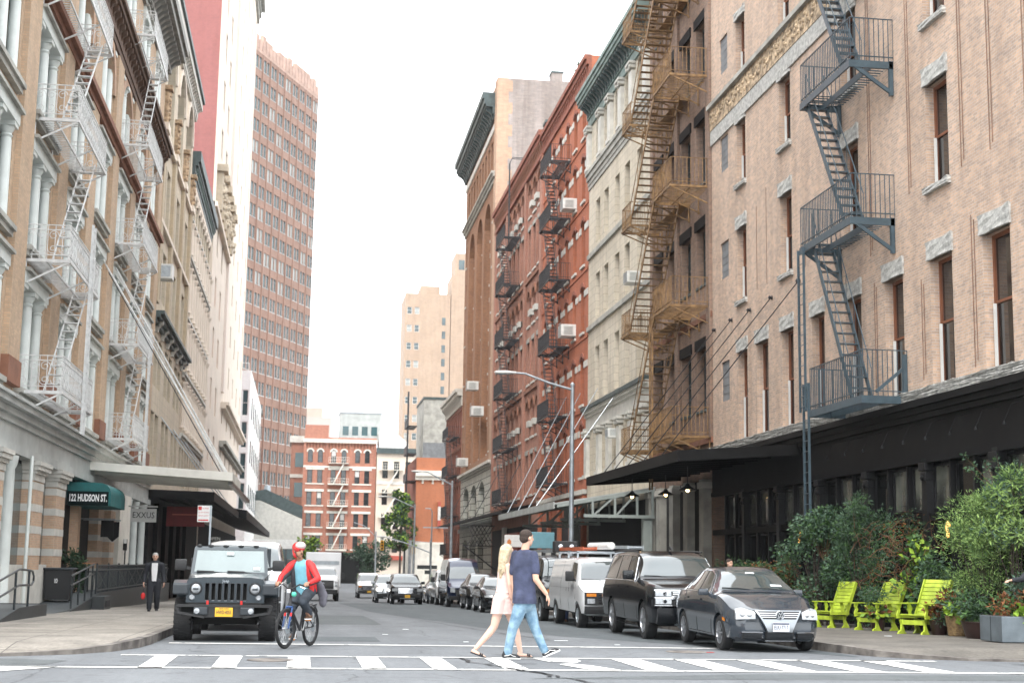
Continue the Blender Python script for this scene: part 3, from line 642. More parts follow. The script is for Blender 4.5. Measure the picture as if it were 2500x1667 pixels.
b.box('shop_opening_shade', 'dark', 80.2, 95.2, -.01, .3, -2, 4.3)
for y in (80,83.8,87.7,91.5,95.2): b.box('pilaster', M['redb'], y-.3, y+.3, -.2, .2, -1.2, 5.4); b.box('stone_block', 'whitesh', y-.34, y+.34, -.24, .1, 2.2, 2.5)
b.band('ledge', 'stonesm', 79.6, 95.8, 5.5, 5.75, .25)
# ---- R5 rose brick with arched top floor
b = Bld('rose_brick_building', 'long rose brick building with round arched top windows and corbelled parapet', 'building', 'R', 95.8, 120.7, 31.2, 13)
grp = [(96.6,97.9),(98.8,100.1),(101.0,102.3),(104.4,105.6),(106.6,107.8),(108.8,110.0),(111.2,112.4),(114.3,115.4),(116.3,117.4),(118.4,119.5)]
for (z0, z1, ar) in ((26.4,28.85,.62),(22.25,25.4,0),(18.4,20.9,.6),(14.2,17.2,0),(10.4,13.0,.6),(6.4,9.2,0)):
    for k, (a, e) in enumerate(grp):
        b.window(a, e, z0, z1, 'blackfr', 'glassg', arch=ar*(e-a)/1.3, nv=1, inset=.32, sill=('stonesm',.14,.1,.06), lintel=('brown',.28,.09,0) if ar else ('greystone',.3,.08,.08))
b.wall(M['rose'], 0, 31.2, side=M['greyb'])
for y in (96.15,103.35,113.35,120.3): b.box('pilaster', M['rose'], y-.42, y+.42, -.16, .1, 6, 29.4)
for y in (98.35,100.55,106.1,108.3,110.6,115.85,117.9):
    for z in (26.9,19.0,11.1): b.box('impost', 'stonesm', y-.5, y+.5, -.2, .1, z, z+.42)
    for z in (22.3,14.3,6.3): b.box('engaged_column', M['rose'], y-.18, y+.18, -.11, .1, z, z+3.1)
for z in (21.6,13.6,5.7): b.band('belt_course', 'brown', 95.8, 120.7, z, z+.25, .14)
cn = b.band('cornice', 'rusr', 95.8, 120.7, 29.3, 31.2, 0, [(0,.12,.2),(.12,.62,.08),(.62,.8,.3),(.8,1,.42)])
b.brackets('rose' if 0 else 'brown', 96, 120.5, 29.6, 30.5, .28, 44, .24, 'corbel', parent=cn)
b.box('shop_opening_shade', 'dark', 96.2, 120.2, -.01, .3, -2, 4.3)
b.box('red_shopfront', 'redfr', 104, 111, -.2, .1, -1.6, 3.9)
b.box('stone_pier', 'stonesm', 111.2, 112.2, -.3, .1, -1.6, 4.4)
# ---- R6 tall brown building, grey party wall facing the camera
b = Bld('tall_brown_brick_building', 'tall brown brick building with deep dark cornice and grey party wall', 'building', 'R', 120.8, 145.5, 43.4, 17)
bays = [(125.0,129.6),(131.0,135.45),(137.2,141.9)]
for (a, e) in bays: b.open(a, e, 10.9, 33.7, 1.9)
for (z0, z1) in ((31.2,33.3),(27.2,29.5),(23.2,25.5),(19.2,21.5),(15.2,17.5),(11.2,13.5)):
    for a in (123.0, 143.9): b.window(a, a+.75, z0, z1, 'blackfr', 'glass', inset=.3, nv=1, sill=('stonesm',.12,.08,.04))
for i in range(9):
    a = 124.2+i*2.25
    b.window(a, a+1.25, 36.2, 38.7, 'blackfr', 'glass', inset=.3, nv=1)
b.wall(M['brownb'], 10.2, 43.4, depth=.9, side=M['greyb'])
back = []
for (a, e) in bays:
    m_ = (a+e)/2
    for z in (30.75,26.7,22.6,18.6,14.6,11.3):
        for (p, q) in ((a+.35, m_-.25), (m_+.25, e-.35)):
            b.window(p, q, z, z+2.5, 'blackfr', 'glass', inset=1.0, hole=False, nv=1)
            u = b.uu(p, q); MB().box(u[0]-.05,u[1]+.05,.45,1.1,z-.16,z).build('sill', M['whitesh'], b.o)
            MB().box(u[0]-.05,u[1]+.05,.5,1.1,z+2.5,z+2.9).build('lintel', M['stonesm'], b.o)
    u = b.uu(a, e); MB().box(u[0],u[1],1.02,1.08,10.9,33.7).build('bay_wall', M['brownb'], b.o)
    u = b.uu(m_-.22, m_+.22); MB().box(u[0],u[1],.4,1.02,10.9,33).build('mullion', M['brownb'], b.o)
# tan quoin strip on the party wall and its front
u = b.uu(120.8,120.8)[0]; q = MB(); rr = random.Random(4)
z = 10.2
while z < 43.3:
    wq = .85 if int(z/1.0) % 2 else 1.2
    q.box(u-.01, u+.012, -.012, wq, z, min(z+1.0, 43.4)); z += 1.0
q.build('quoins', M['tanb'], b.o)
b.box('corner_pier', M['tanb'], 120.8, 122.4, -.15, .1, 10.2, 43.4)
b.band('ledge', 'greystone', 121.6, 145.5, 34.5, 35.3, 0, [(0,.4,.15),(.4,.75,.3),(.75,1,.45)])
b.band('stone_band', 'whitesh', 121.6, 145.5, 39.3, 39.85, .12)
cn = b.band('cornice', 'darkcor', 122.2, 146, 40.3, 42.5, 0, [(0,.14,.2),(.14,.42,.35),(.42,.52,.95),(.52,.75,1.1),(.75,1,1.25)])
b.brackets('darkcor', 122.5, 145.8, 40.35, 41.25, .85, 24, .45, parent=cn)
b.ops = []
for (a, e) in ((126.1,130.1),(132.1,136.4),(138.3,142.7)):
    b.window(a, e, 5.75, 8.8, 'blackfr', 'glassg', arch=.7, inset=.5, nh=2, nv=1); b.window(a, e, 1.2, 3.9, 'blackfr', 'glassg', arch=.6, inset=.5, nh=2)
b.wall(M['greenstone'], 0, 10.2, name='stone_base', depth=.6, side=M['greyb'])
b.band('ledge', 'stonesm', 120.8, 145.5, 9.85, 10.25, 0, [(0,.4,.2),(.4,1,.4)]); b.band('ledge', 'stonesm', 120.8, 145.5, 4.6, 4.95, .2)
u = b.u(121); 
k = MB(); k.box(14.0,15.6,-.9,-.85,0,0); 
# ---- R7 small russet building with ornate cornice
b = Bld('small_russet_building', 'lower dark red brick building with scrolled stone cornice beyond the tall brown one', 'building', 'R', 145.5, 162, 19, 12)
for (z0, z1) in ((14.4,17.0),(10.6,13.15),(6.5,9.4),(2.5,5)):
    for i in range(8): a = 146.3+i*2.0; b.window(a, a+.95, z0, z1, 'blackfr', 'glass', inset=.25, sill=('brown',.12,.08,.05), lintel=('brown',.2,.06,.05))
b.wall(M['rusr'], 0, 19)
cn = b.band('cornice', 'stonesm', 145.5, 162.2, 17.4, 19.1, 0, [(0,.15,.12),(.15,.6,.1),(.6,.8,.55),(.8,1,.75)]); b.brackets('stonesm', 145.8, 162, 17.6, 18.45, .5, 12, .5, parent=cn)

# ---- roof things on the right
t = thing('chimney', 'dark square brick chimney on the edge of the tall brown building roof', 'chimney', (20.8,121.8,42.9)); MB().box(-.5,.5,0,1.2,0,1.6).build('stack', M['greyb'], t); MB().box(-.56,.56,-.06,1.26,1.6,1.75).build('cap', M['darkcor'], t)
t = thing('chimney', 'short reddish chimney above the junction of the red and rose brick parapets', 'chimney', (16.4,98.0,31)); MB().box(-.4,.4,0,1.0,0,1.4).build('stack', M['rusr'], t); MB().box(-.5,.5,-.1,1.1,1.4,1.6).build('cap', M['darkcor'], t)
t = thing('roof_bulkhead', 'black metal clad box on the roof above the limestone cornice', 'roof box', (18.1,80.5,28.4))
k = MB(); k.box(-.7,.9,0,2.6,0,3.6); k.box(-.78,.98,-.1,2.7,3.6,3.75); k.build('casing', M['blackp2'], t); MB().box(-.5,.1,-.03,.01,.4,3.2).build('door', M['steel'], t)

# ================================================================ left side
b = Bld('orange_brick_building', 'orange brick building on the left with paired white columns and scrolled white fire escapes', 'building', 'L', 26, 77.5, 28.6, 16)
G0 = [24.9+6.05*k for k in range(9)]
rows = [(6.25,9.25,0),(10.35,13.15,0),(14.35,17.1,0),(18.4,21.6,1.9),(24.0,26.6,0)]
gs = [(30.35,33.95),(36.4,40.0),(42.45,46.05),(48.5,52.1),(54.5,58.1),(60.55,64.15),(66.6,70.2),(72.6,75.6)]
def colm(h):
    m = MB(); m.lathe([(.2,0),(.2,.12),(.16,.2),(.155,h-.5),(.14,h-.42),(.18,h-.36),(.14,h-.3),(.22,h-.16),(.22,h-.12)], (0,0,0), 'z', 10); m.box(-.26,.26,-.26,.26,h-.12,h); return m.mesh('column', M['mint'], smooth=40)
for (a, e) in gs:
    for (z0, z1, ar) in rows:
        b.open(a, e, z0, z1+(.35 if not ar else 0), ar); n = 2; w_ = (e-a)/n
        for i in range(n): b.window(a+.3+i*w_*.96, a+.3+(i+1)*w_*.96-.28, z0, z1-.05, 'mint', 'glassg' if (int(a)+int(z0)) % 3 else 'glasslt', hole=False, inset=.36, nv=1, t=.12)
        u = b.uu(a, e)
        MB().box(u[0],u[1],.42,.5,z0,z1+.3).build('window_backing', M['mint'], b.o)
        for i in range(3): link(cached(('cm', round(z1-z0,2)), lambda: colm(z1-z0)), 'column', b.o, (u[0]+.22+(u[1]-u[0]-.44)*i/2, .14, z0))
        if not ar: MB().box(u[0]-.12,u[1]+.12,-.14,.3,z1,z1+.34).build('entablature', M['mint'], b.o); MB().box(u[0]-.18,u[1]+.18,-.26,-.0,z1+.34,z1+.44).build('hood', M['greystone'], b.o)
        else:
            c_ = (u[0]+u[1])/2; k = MB(); hw = (u[1]-u[0])/2; rad = (hw*hw+ar*ar)/(2*ar); cz = z1-rad; a0 = math.asin(hw/rad) if rad > hw else math.pi/2
            for j in range(12):
                q0, q1 = -a0+2*a0*j/12, -a0+2*a0*(j+1)/12
                P = lambda r_, q: (c_+r_*math.sin(q), cz+r_*math.cos(q))
                (x0,h0),(x1,h1),(x2,h2),(x3,h3) = P(rad,q0),P(rad,q1),P(rad+.4,q1),P(rad+.4,q0)
                k.add([(x0,-.1,h0),(x1,-.1,h1),(x2,-.1,h2),(x3,-.1,h3),(x0,.3,h0),(x1,.3,h1),(x2,.02,h2),(x3,.02,h3)],[(0,1,2,3),(1,0,4,5),(3,2,6,7)])
            k.build('arch', M['tanb'], b.o)
        k = MB(); k.box(u[0]-.15,u[1]+.15,-.24,.36,z0-.14,z0); k.box(u[0]-.1,u[1]+.1,-.16,.0,z0-.3,z0-.14); k.build('sill', M['darkcor'] if 0 else M['greystone'], b.o)
b.wall(M['orange'], 0, 28.6, depth=.5)
pri = [26.2]+[(gs[i][1]+gs[i+1][0])/2 for i in range(7)]+[76.6]
for y in pri:
    b.box('pier', M['orange'], y-.85, y+.85, -.16, .1, 6.9, 21.7); b.box('pier_base', 'brown', y-.9, y+.9, -.22, .1, 6.2, 6.9)
b.band('belt_course', 'brown', 26, 77.5, 17.85, 18.3, 0, [(0,.5,.2),(.5,1,.36)])
cn = b.band('cornice', 'browncor', 26, 77.5, 21.75, 23.15, 0, [(0,.2,.15),(.2,.7,.2),(.7,.85,.5),(.85,1,.62)]); b.brackets('browncor', 26.2, 77.4, 22.05, 22.7, .42, 74, .22, parent=cn)
cn = b.band('upper_cornice', 'soffit', 26, 77.5, 27.0, 28.9, 0, [(0,.2,.15),(.2,.55,.3),(.55,.75,1.0),(.75,1,1.15)]); b.brackets('soffit', 26.2, 77.4, 27.3, 28.05, .8, 70, .3, parent=cn)
# metal frieze and cornice over the ground floor
b.band('shopfront_cornice', 'greymetal', 26, 77.5, 5.1, 5.72, 0, [(0,.3,.34),(.3,.6,.45),(.6,.86,.62),(.86,1,.7)])
b.band('frieze', 'greymetal', 26, 77.5, 4.55, 5.1, .26)
b.band('frieze_moulding', 'greymetal', 26, 77.5, 4.3, 4.55, .4)
# ground floor: banded brick piers
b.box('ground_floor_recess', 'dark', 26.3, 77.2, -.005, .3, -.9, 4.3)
M['bandbrick'] = brick('banded_pier_brick', (.58,.38,.25), (.48,.32,.22), (.5,.4,.3), amt=.2)
PY = [(31.4,33.0),(35.3,36.9),(39.0,40.1),(44.45,46.15),(48.5,50.3),(58.6,60.2),(62.3,63.9)]
for (a, e) in PY:
    u = b.uu(a, e); p = -.36
    m1, m2 = MB(), MB(); z = 1.15; k = 0
    while z < 3.75:
        h = .42 if k % 2 == 0 else .22
        (m1 if k % 2 == 0 else m2).box(u[0]+(.01 if k % 2 == 0 else 0), u[1]-(.01 if k % 2 == 0 else 0), p+(.01 if k % 2 == 0 else 0), 0, z, min(z+h, 3.75)); z += h; k += 1
    m1.build('brick_band', M['bandbrick'], b.o); m2.build('stone_band', M['stonesm'], b.o)
    k = MB(); k.box(u[0]-.06,u[1]+.06,p-.06,0,-.7,.95); k.box(u[0]-.02,u[1]+.02,p-.02,0,.95,1.15); k.build('plinth', M['stonesm'], b.o)
    k = MB(); k.box(u[0]-.02,u[1]+.02,p-.02,0,3.751,3.95); k.box(u[0]-.08,u[1]+.08,p-.08,0,3.95,4.05); k.box(u[0]-.16,u[1]+.16,p-.16,0,4.05,4.18); k.box(u[0]-.22,u[1]+.22,p-.2,0,4.18,4.3); k.build('capital', M['stonesm'], b.o)
for y in (41.4,66,69,72,75.5):
    u = b.u(y); k = MB(); k.lathe([(.24,-.6),(.24,.15),(.24,.5),(.19,.6),(.17,3.9),(.22,4.0),(.26,4.25)],(u,-.2,0),'z',14); k.build('iron_column', M['mint'], b.o, smooth=40)
u = b.u(42.2); MB().tube((u,-.66,.2),(u,-.66,4.3),.05,8).build('downpipe', M['mint'], b.o)
for (a, e) in ((36.9,39),(40.2,44.4),(46.2,48.4)):
    u = b.uu(a, e); g = MB(); g.quad((u[0],-.02,1.3),(u[1],-.02,1.3),(u[1],-.02,4.2),(u[0],-.02,4.2)); g.build('shop_window', M['glassg'], b.o); MB().box(u[0],u[1],-.2,0,-.6,1.3).build('base_panel', M['stonesm'], b.o)
for y in (54.1,): b.box('pier', M['bandbrick'], y-.3, y+.3, -.3, 0, .3, 3.7)
b.box('doorway_pier', 'creammetal', 61.5+3, 68.5, -.45, 0, -.6, 4.3)
b.box('door', 'blackp2', 51.3, 53.3, -.03, .1, -.5, 3.6); b.box('door', 'blackp2', 55.5, 57.9, -.03, .1, -.5, 3.9)
L1 = b
# ---- L2 cream, three arched bays
b = Bld('cream_arched_building', 'cream building with three tall arched bays and dark bracketed cornice on the left', 'building', 'L', 77.5, 97.0, 32, 15)
for i in range(3):
    c = 80.95+i*6.3
    for (z0, z1, ar) in ((15.6,18.4,0),(20.0,23.1,0),(25.4,30.6,2.0),(6.6,9.4,0),(10.8,13.4,0)):
        for (a, e) in ((c-2.15,c-.25),(c+.25,c+2.15)):
            if ar: continue
            b.window(a, e, z0, z1, 'creammetal', 'glass', inset=.6, nv=1, t=.1)
        if ar: b.window(c-2.1, c+2.1, z0, z1, 'mint', 'glassg', arch=ar, inset=.6, nh=2, nv=1, t=.14, lintel=('ivory',.35,.12,0))
b.wall(M['cream'], 0, 32, depth=.7, side=M['cream'])
for i in range(4):
    y = 77.95+i*6.3 if i < 3 else 96.5
    b.box('pilaster', M['creambrick'], y-.5, y+.5, -.2, .1, 15, 24.3)
    b.box('pilaster_trim', 'ivory', y-.62, y+.62, -.32, .1, 24.3, 24.7)
    u = b.u(y); k = MB(); rr = random.Random(i)
    k.bbox(u-.4,u+.4,-.40,.1,26.6,26.85,.04); k.bbox(u-.24,u+.24,-.25,.1,24.7,26.6,.1)
    for q in range(14): k.lathe([(0,-.1),(.12,-.05),(.16,.05)],(u+rr.uniform(-.2,.2),-.26,rr.uniform(24.9,26.5)),'y',8)
    k.build('ornament', M['ochre'], b.o)
for z in (19.3, 24.2): b.band('ledge', 'ivory', 77.5, 97, z, z+.22, .22)
cn = b.band('cornice', 'stonesm', 77.5, 97.0, 30.7, 31.9, 0, [(0,.15,.15),(.15,.6,.2),(.6,1,.5)]); b.band('gutter', 'darkcor', 77.5, 97.0, 31.9, 32.2, .64); b.brackets('stonesm', 77.6, 96.9, 30.9, 31.5, .42, 30, .3, parent=cn)
cn = b.band('ledge', 'darkcor', 77.5, 97, 13.9, 14.5, 0, [(0,.4,.2),(.4,.7,.4),(.7,1,.6)]); b.brackets('stonesm', 77.7, 96.9, 13.6, 14.2, .4, 6, .5, parent=cn)
b.box('shop_opening_shade', 'dark', 77.6, 96.9, -.02, .3, -2, 5.2)
# ---- L3 ornate cream, dark cornice
b = Bld('ornate_cream_building', 'ornate cream stone building with close-set columns and black cornice on the left', 'building', 'L', 97.0, 117.5, 28.5, 15)
for (z0, z1) in ((21.7,23.5),(17.9,20.3),(14.3,16.6),(10.3,12.8),(6.4,8.9)):
    for i in range(9): a = 97.7+i*2.2; b.window(a, a+1.35, z0, z1, 'creammetal', 'glass', inset=.4, nv=1, t=.08)
for i in range(9): a = 97.7+i*2.2; b.window(a, a+1.35, 24.3, 26.4, 'creammetal', 'glass', inset=.4, arch=.5, t=.08, lintel=('ivory',.2,.12,0))
b.wall(M['cream'], 0, 28.5, depth=.5)
for i in range(10):
    y = 97.3+i*2.2
    for (z0, z1) in ((21.6,23.75),(17.7,20.7),(14.1,17.0),(10.1,13.1)):
        u = b.u(y); k = MB(); k.lathe([(.24,0),(.2,.15),(.18,z1-z0-.4),(.3,z1-z0-.1),(.3,z1-z0)],(u,-.12,z0),'z',8); k.build('column', M['ivory'], b.o)
for z in (21.2,13.4,9.4,17.1,23.75): b.band('ledge', 'stonesm', 97, 117.5, z, z+.35, 0, [(0,.5,.15),(.5,1,.25)])
cn = b.band('cornice', 'darkcor', 97.0, 117.5, 26.9, 28.7, 0, [(0,.2,.12),(.2,.45,.2),(.45,.6,.4),(.6,1,.55)]); b.brackets('copper', 97.4, 117.4, 27.1, 27.7, .34, 34, .25, parent=cn)
b.band('frieze', 'ivory', 97, 117.5, 26.5, 26.9, .1)
b.box('shop_opening_shade', 'dark', 97.1, 117.4, -.02, .3, -2, 5.2)
# ---- L4 tall ivory tower with red windows and red side wall
b = Bld('ivory_high_rise', 'very tall ivory building with red shutters and a red painted side wall', 'building', 'L', 117.55, 184, 73, 26)
for k in range(14):
    z1 = 12.6+4.38*k
    for (a, e) in ((119.2,121.3),(125.3,127.2),(132.3,134.4)):
        b.window(a, e, z1-2.6, z1, 'ivory', 'redfr' if k < 4 else 'glass', inset=.35, t=.1, nv=0)
for k in range(14):
    z1 = 12.6+4.38*k
    for j in range(5):
        a = 143.5+j*9; b.window(a, a+1.6, z1-2.2, z1, 'ivory2', 'glasslt' if k % 3 else 'glass', inset=.12, t=.08, nv=1)
b.wall(M['ivory'], 0, 73, side=M['redpaint'])
b.band('pilaster_strip', 'ivory', 117.6, 118.3, 5, 71, .2)
b.box('facade_panel', 'ivory2', 140.8, 142.0, -.25, .05, 17.5, 71)
for k in range(6): 
    y = 122+k*3.6; u = b.u(y); rr = random.Random(k); q = MB(); q.bbox(u-.8,u+.8,-.9,.1,33.9-.2*k*0,34.5,.05)
    for j in range(16): q.lathe([(0,-.16),(.16,-.08),(.22,.1)],(u+rr.uniform(-.6,.6),-.55+rr.uniform(-.2,.1),rr.uniform(31,34)),'y',8)
    q.bbox(u-.5,u+.5,-.55,.1,30.6,33.9,.1); q.build('ornament', M['cream'], b.o)
b.band('ledge', 'ivory', 117.6, 141, 30.0, 30.4, .4)
for k in range(7):
    y = 143+k*6; u = b.u(y); q = MB(); q.prism([(0,0),(0,2.2),(-.8,2.2),(-.8,1.6),(-.4,.8),(-.4,0)],'x',u-.6,u+.6); q.build('bracket', M['ivory'], b.o, fixn=True)
b.band('ledge', 'ivory', 141.5, 186, 16.0, 16.6, 0, [(0,.5,.5),(.5,1,.8)]); b.band('ledge', 'greystone', 141.5, 186, 12.3, 12.9, 0, [(0,.5,.4),(.5,1,.7)])
b.band('cornice', 'greystone', 117.55, 184.2, 70.6, 73.2, 0, [(0,.3,.3),(.3,.6,.5),(.6,1,.95)])
b.box('shop_opening_shade', 'dark', 119, 186, -.01, .3, -2, 4.6)  # near-black sheet on the wall stands in for the shade beneath the canopy
# ---- slim white building across the side street
b = Bld('white_corner_building', 'slim white modern building with a column of tall teal windows beside the ivory high-rise', 'building', 'F', 0, 14, 27, 50, origin=(-21.6,198,0))
for z in (8.4,12.4,16.6,20.9):
    b.window(12.95,13.75,z,z+3.5,'whitesh','teal',inset=.15,nv=1); b.window(8.5,9.7,z,z+3.6,'whitesh','teal',inset=.2,nv=1)
b.wall(M['white'], 0, 27, side=M['white'])
k = MB()
for x in (.3,3.5,7,10.5,13.7): k.tube((x,.1,27),(x,.1,28),.03)
k.tube((.3,.1,28),(13.7,.1,28),.035); k.build('roof_railing', M['white'], b.o)
for j in range(6):
    k = MB(); y0 = 6+j*7.5
    for z in (9,15,21): k.box(14.0,14.06,y0,y0+2.2,z,z+3)
    k.build('window', M['glassg'], b.o)
t = thing('low_brick_building', 'weathered orange brick flank wall just beyond the slim white building', 'building', (-8.4,258,0)); MB().box(-14,.35,0,40,0,27.5).build('wall', M['rose'], t); MB().box(-14.2,.6,-.1,40.2,27.5,28.1).build('cornice', M['darkcor'], t)
k = MB()
for j in range(5):
    for z in (8,13,18,23): k.box(.34,.4,4+j*7,5.6+j*7,z,z+2.4)
k.build('window', M['glass'], t)
# ================================================================ far end of the street
# brown tower: facade turned to face down the street
ang = math.atan2(26, 10.9); Lt = 30.0; NP = 9; FL = 24
b = Bld('brown_brick_tower', 'tall brown brick office tower with rows of paired windows above the street end', 'building', 'F', 0, Lt, 97, 24, origin=(-11.6,256,0), rz=ang)
FH = 3.92
rects = []
for r_ in range(FL):
    z = 95.2-3.0-FH*r_
    for c in range(NP):
        x = 1.9+c*3.35
        rects.append((r_, c, x, z))
b.ops = []
for (r_, c, x, z) in rects:
    for d in (-1.22, .12): b.ops.append((x+d, x+d+1.1, z-2.35, z, 0))
b.wall(M['tower'], 0, 95.2, depth=.25, side=M['tower'])
def pairmesh():
    m = MB()
    for d in (-1.22, .12):
        m.quad((d,.18,-2.35),(d+1.1,.18,-2.35),(d+1.1,.18,0),(d,.18,0)); 
    return m.mesh('window', M['glassg'])
def trim():
    m = MB()
    for d in (-1.22, .12):
        m.box(d,d+.05,.1,.17,-2.35,0); m.box(d+1.05,d+1.1,.1,.17,-2.35,0)
        m.box(d-.03,d+1.13,-.05,.1,-2.45,-2.35)
    return m.mesh('frame', M['greymetal'])
rr9 = random.Random(77); pm = pairmesh(); pm2 = pm.copy(); pm2.materials.clear(); pm2.materials.append(M['glasslt']); tm = trim(); cnt = 0; rest = MB(); restt = MB()
for (r_, c, x, z) in rects:
    if cnt < 96:
        o = link(pm2 if rr9.random() < .16 else pm, 'window', b.o, (x,0,z)); link(tm, 'frame', o); cnt += 1
    else:
        for src, dst in ((pm, rest), (tm, restt)):
            dst.add([(v.co.x+x, v.co.y, v.co.z+z) for v in src.vertices], [tuple(p.vertices) for p in src.polygons])
tag(rest.build('windows', M['glassg'], b.o), kind='stuff'); tag(restt.build('frames', M['whitesh'], b.o), kind='stuff')
for c in range(NP+1):
    x = .22+c*3.35
    if x < Lt: MB().box(x-.16,x+.16,-.14,0,12,92.9).build('pier', M['tower'], b.o)
M['towerlight'] = mat('pale_terracotta', (.50,.33,.26), .85, var=.3, vs=.6)
MB().box(0,Lt,-.06,.05,92.9,93.5).build('stone_band', M['towerlight'], b.o)
k = MB(); rr = random.Random(8)
for i in range(20):
    x0 = i*Lt/20; h = 95.2+rr.choice((.2,.8,.1,1.3)); k.box(x0+.1,x0+Lt/20-.1,-.1,.6,93.5,h)
k.build('parapet', M['towerlight'], b.o)
# low grey buildings in front of the tower
t = thing('low_grey_building', 'low pale grey stucco building with a tall dark window at the foot of the tower', 'building', (-12,236,0))
g = MB(); g.box(0,11.5,0,12,0,0); g.v = []; g.f = []; g.m = []
g.prism([(0,-2),(11.9,-2),(11.9,8.4),(5.2,11.2),(3.9,11.2),(3.9,12.2),(0,12.2)],'y',0,12); g.build('wall', M['stonesm'], t, fixn=True)
MB().box(1.6,3.7,-.06,.02,3.5,11).build('window', M['teal'], t)
MB().prism([(3.9,11.25),(5.4,11.25),(11.9,8.5),(11.9,10.4),(6,13),(3.9,12.6)],'y',.5,11).build('roof', M['darkcor'], t, fixn=True)
k = MB(); k.lathe([(.05,0),(.9,.1),(1.0,.9),(.6,1.3),(0,1.5)],(1.9,2,12.2),'z',14); k.lathe([(.05,0),(.6,.1),(.5,.9),(0,1.1)],(6.2,2,12.7),'z',12); k.build('roof_vent', M['galv'], t)
t = thing('storefront_row', 'single storey white and glass shop row at the foot of the tower', 'building', (-10.5,228,0)); MB().box(0,9.6,0,4,3.6,5.0).build('fascia', M['whitesh'], t); MB().box(0,9.6,.3,4,-2,3.6).build('shop_window', M['teal'], t)
[MB().box(x,x+.25,0,.3,-2,3.6).build('post', M['blackfr'], t) for x in (0,1.6,3.2,4.8,6.4,8,9.35)]
t = thing('brick_building', 'narrow grey-topped brick block between the tower and the red corner building', 'building', (-2.35,248,0))
MB().box(0,2.6,0,10,-2,21.5).build('wall', M['rose'], t); MB().box(-.3,3.5,-.35,10.2,21.5,22.6).build('cornice', M['stonesm'], t); MB().box(-.1,3.4,-.15,.1,15.6,16.2).build('belt_course', M['stonesm'], t)
for z in (17.4,12.4,8.6): MB().box(.7,2.6,-.04,.02,z,z+2.4).build('window', M['teal'], t)
# red corner building, faces the camera
b = Bld('red_corner_building', 'red brick building with cream lintels and white fire escape at the end of the street', 'building', 'F', 0, 12.0, 22.2, 12, origin=(-.25,244,0))
xs = [1.1,2.75,4.95,6.65,8.9,10.5]
ro = [(4.15,6.4),(7.75,10.0),(11.3,13.55),(14.9,17.15),(18.3,20.5)]
for j, (z0, z1) in enumerate(ro):
    for i, x in enumerate(xs):
        b.window(x-.42, x+.42, z0-.3, z1-.35, 'blackfr', 'glass', inset=.15, nv=1, arch=.42 if j == 4 else 0, lintel=('creammetal',.22,.05,0) if j == 4 else None, shade=(.5,'whitesh') if (i*3+j) % 5 == 0 else None)
b.wall(M['endred'], 3.3, 22.2, depth=.3, side=M['endred'])
for (a, e) in ((.4,3.5),(4.1,7.5),(8.1,11.3)):
    for j, (z0, z1) in enumerate(ro[:4]): b.box('lintel', 'creammetal', a, e, -.08, .05, z1-.35, z1+.05); b.box('sill', 'creammetal', a, e, -.1, .05, z0-.52, z0-.32)
for x in (.18,3.8,7.8,11.8): b.box('pilaster', M['endred'], x-.2, x+.2, -.12, .05, 3.3, 21.4)
b.band('belt_course', 'creammetal', -.01, 12.01, 17.15, 17.45, .15); cn = b.band('cornice', 'creammetal', -.1, 12.1, 21.3, 21.9, .3); b.brackets('endred' if 0 else 'brown', .2, 11.8, 20.4, 21.3, .3, 22, .22, 'corbel', parent=cn)
b.box('parapet', M['endred'], .1, 4, -.05, .3, 21.9, 24.2)
b.box('shopfront', 'blackp2', 0, 12, -.05, .3, -2, 3.3); text_on('OTTE', .6, M['whitesh'], b.o, (9, -.08, 2.6))
t = thing('roof_conservatory', 'pale rooftop penthouse with square windows above the red corner building', 'penthouse', (5.6,247,22)); MB().box(0,7,0,6,0,4.6).build('wall', M['greymetal'], t); MB().box(-.1,7.1,-.1,6.1,4.6,4.8).build('roof', M['galv'], t)
for i in range(4): MB().box(.5+i*1.6,1.5+i*1.6,-.04,.02,.9,2.4).build('window', M['teal'], t)
# white building to its right
b = Bld('white_brick_building', 'white painted building with zigzag fire escape right of the red corner building', 'building', 'F', 0, 6.9, 20.2, 12, origin=(11.85,243.5,0))
for (z0, z1) in ((3.4,6.1),(7.2,9.8),(11.2,13.8),(15.6,18.4)):
    for x in (1.4,3.3,5.2): b.window(x-.45, x+.45, z0, z1, 'blackfr', 'glass', inset=.15, nv=1)
b.wall(M['ivory'], 0, 20.2, depth=.3, side=M['ivory'])
b.band('cornice', 'darkcor', -.1, 7, 19.7, 20.6, .5); b.band('belt_course', 'whitesh', 0, 6.9, 14.6, 15.1, .1); b.band('awning', 'redfr', 2.2, 6.9, 2.2, 2.9, .8)
t = thing('water_tank_shed', 'pale rooftop shed stepping down above the white building', 'shed', (12.2,246,20.5)); MB().prism([(0,0),(5,0),(5,1.2),(3,2.8),(0,3.0)],'y',0,5).build('wall', M['whitesh'], t, fixn=True)
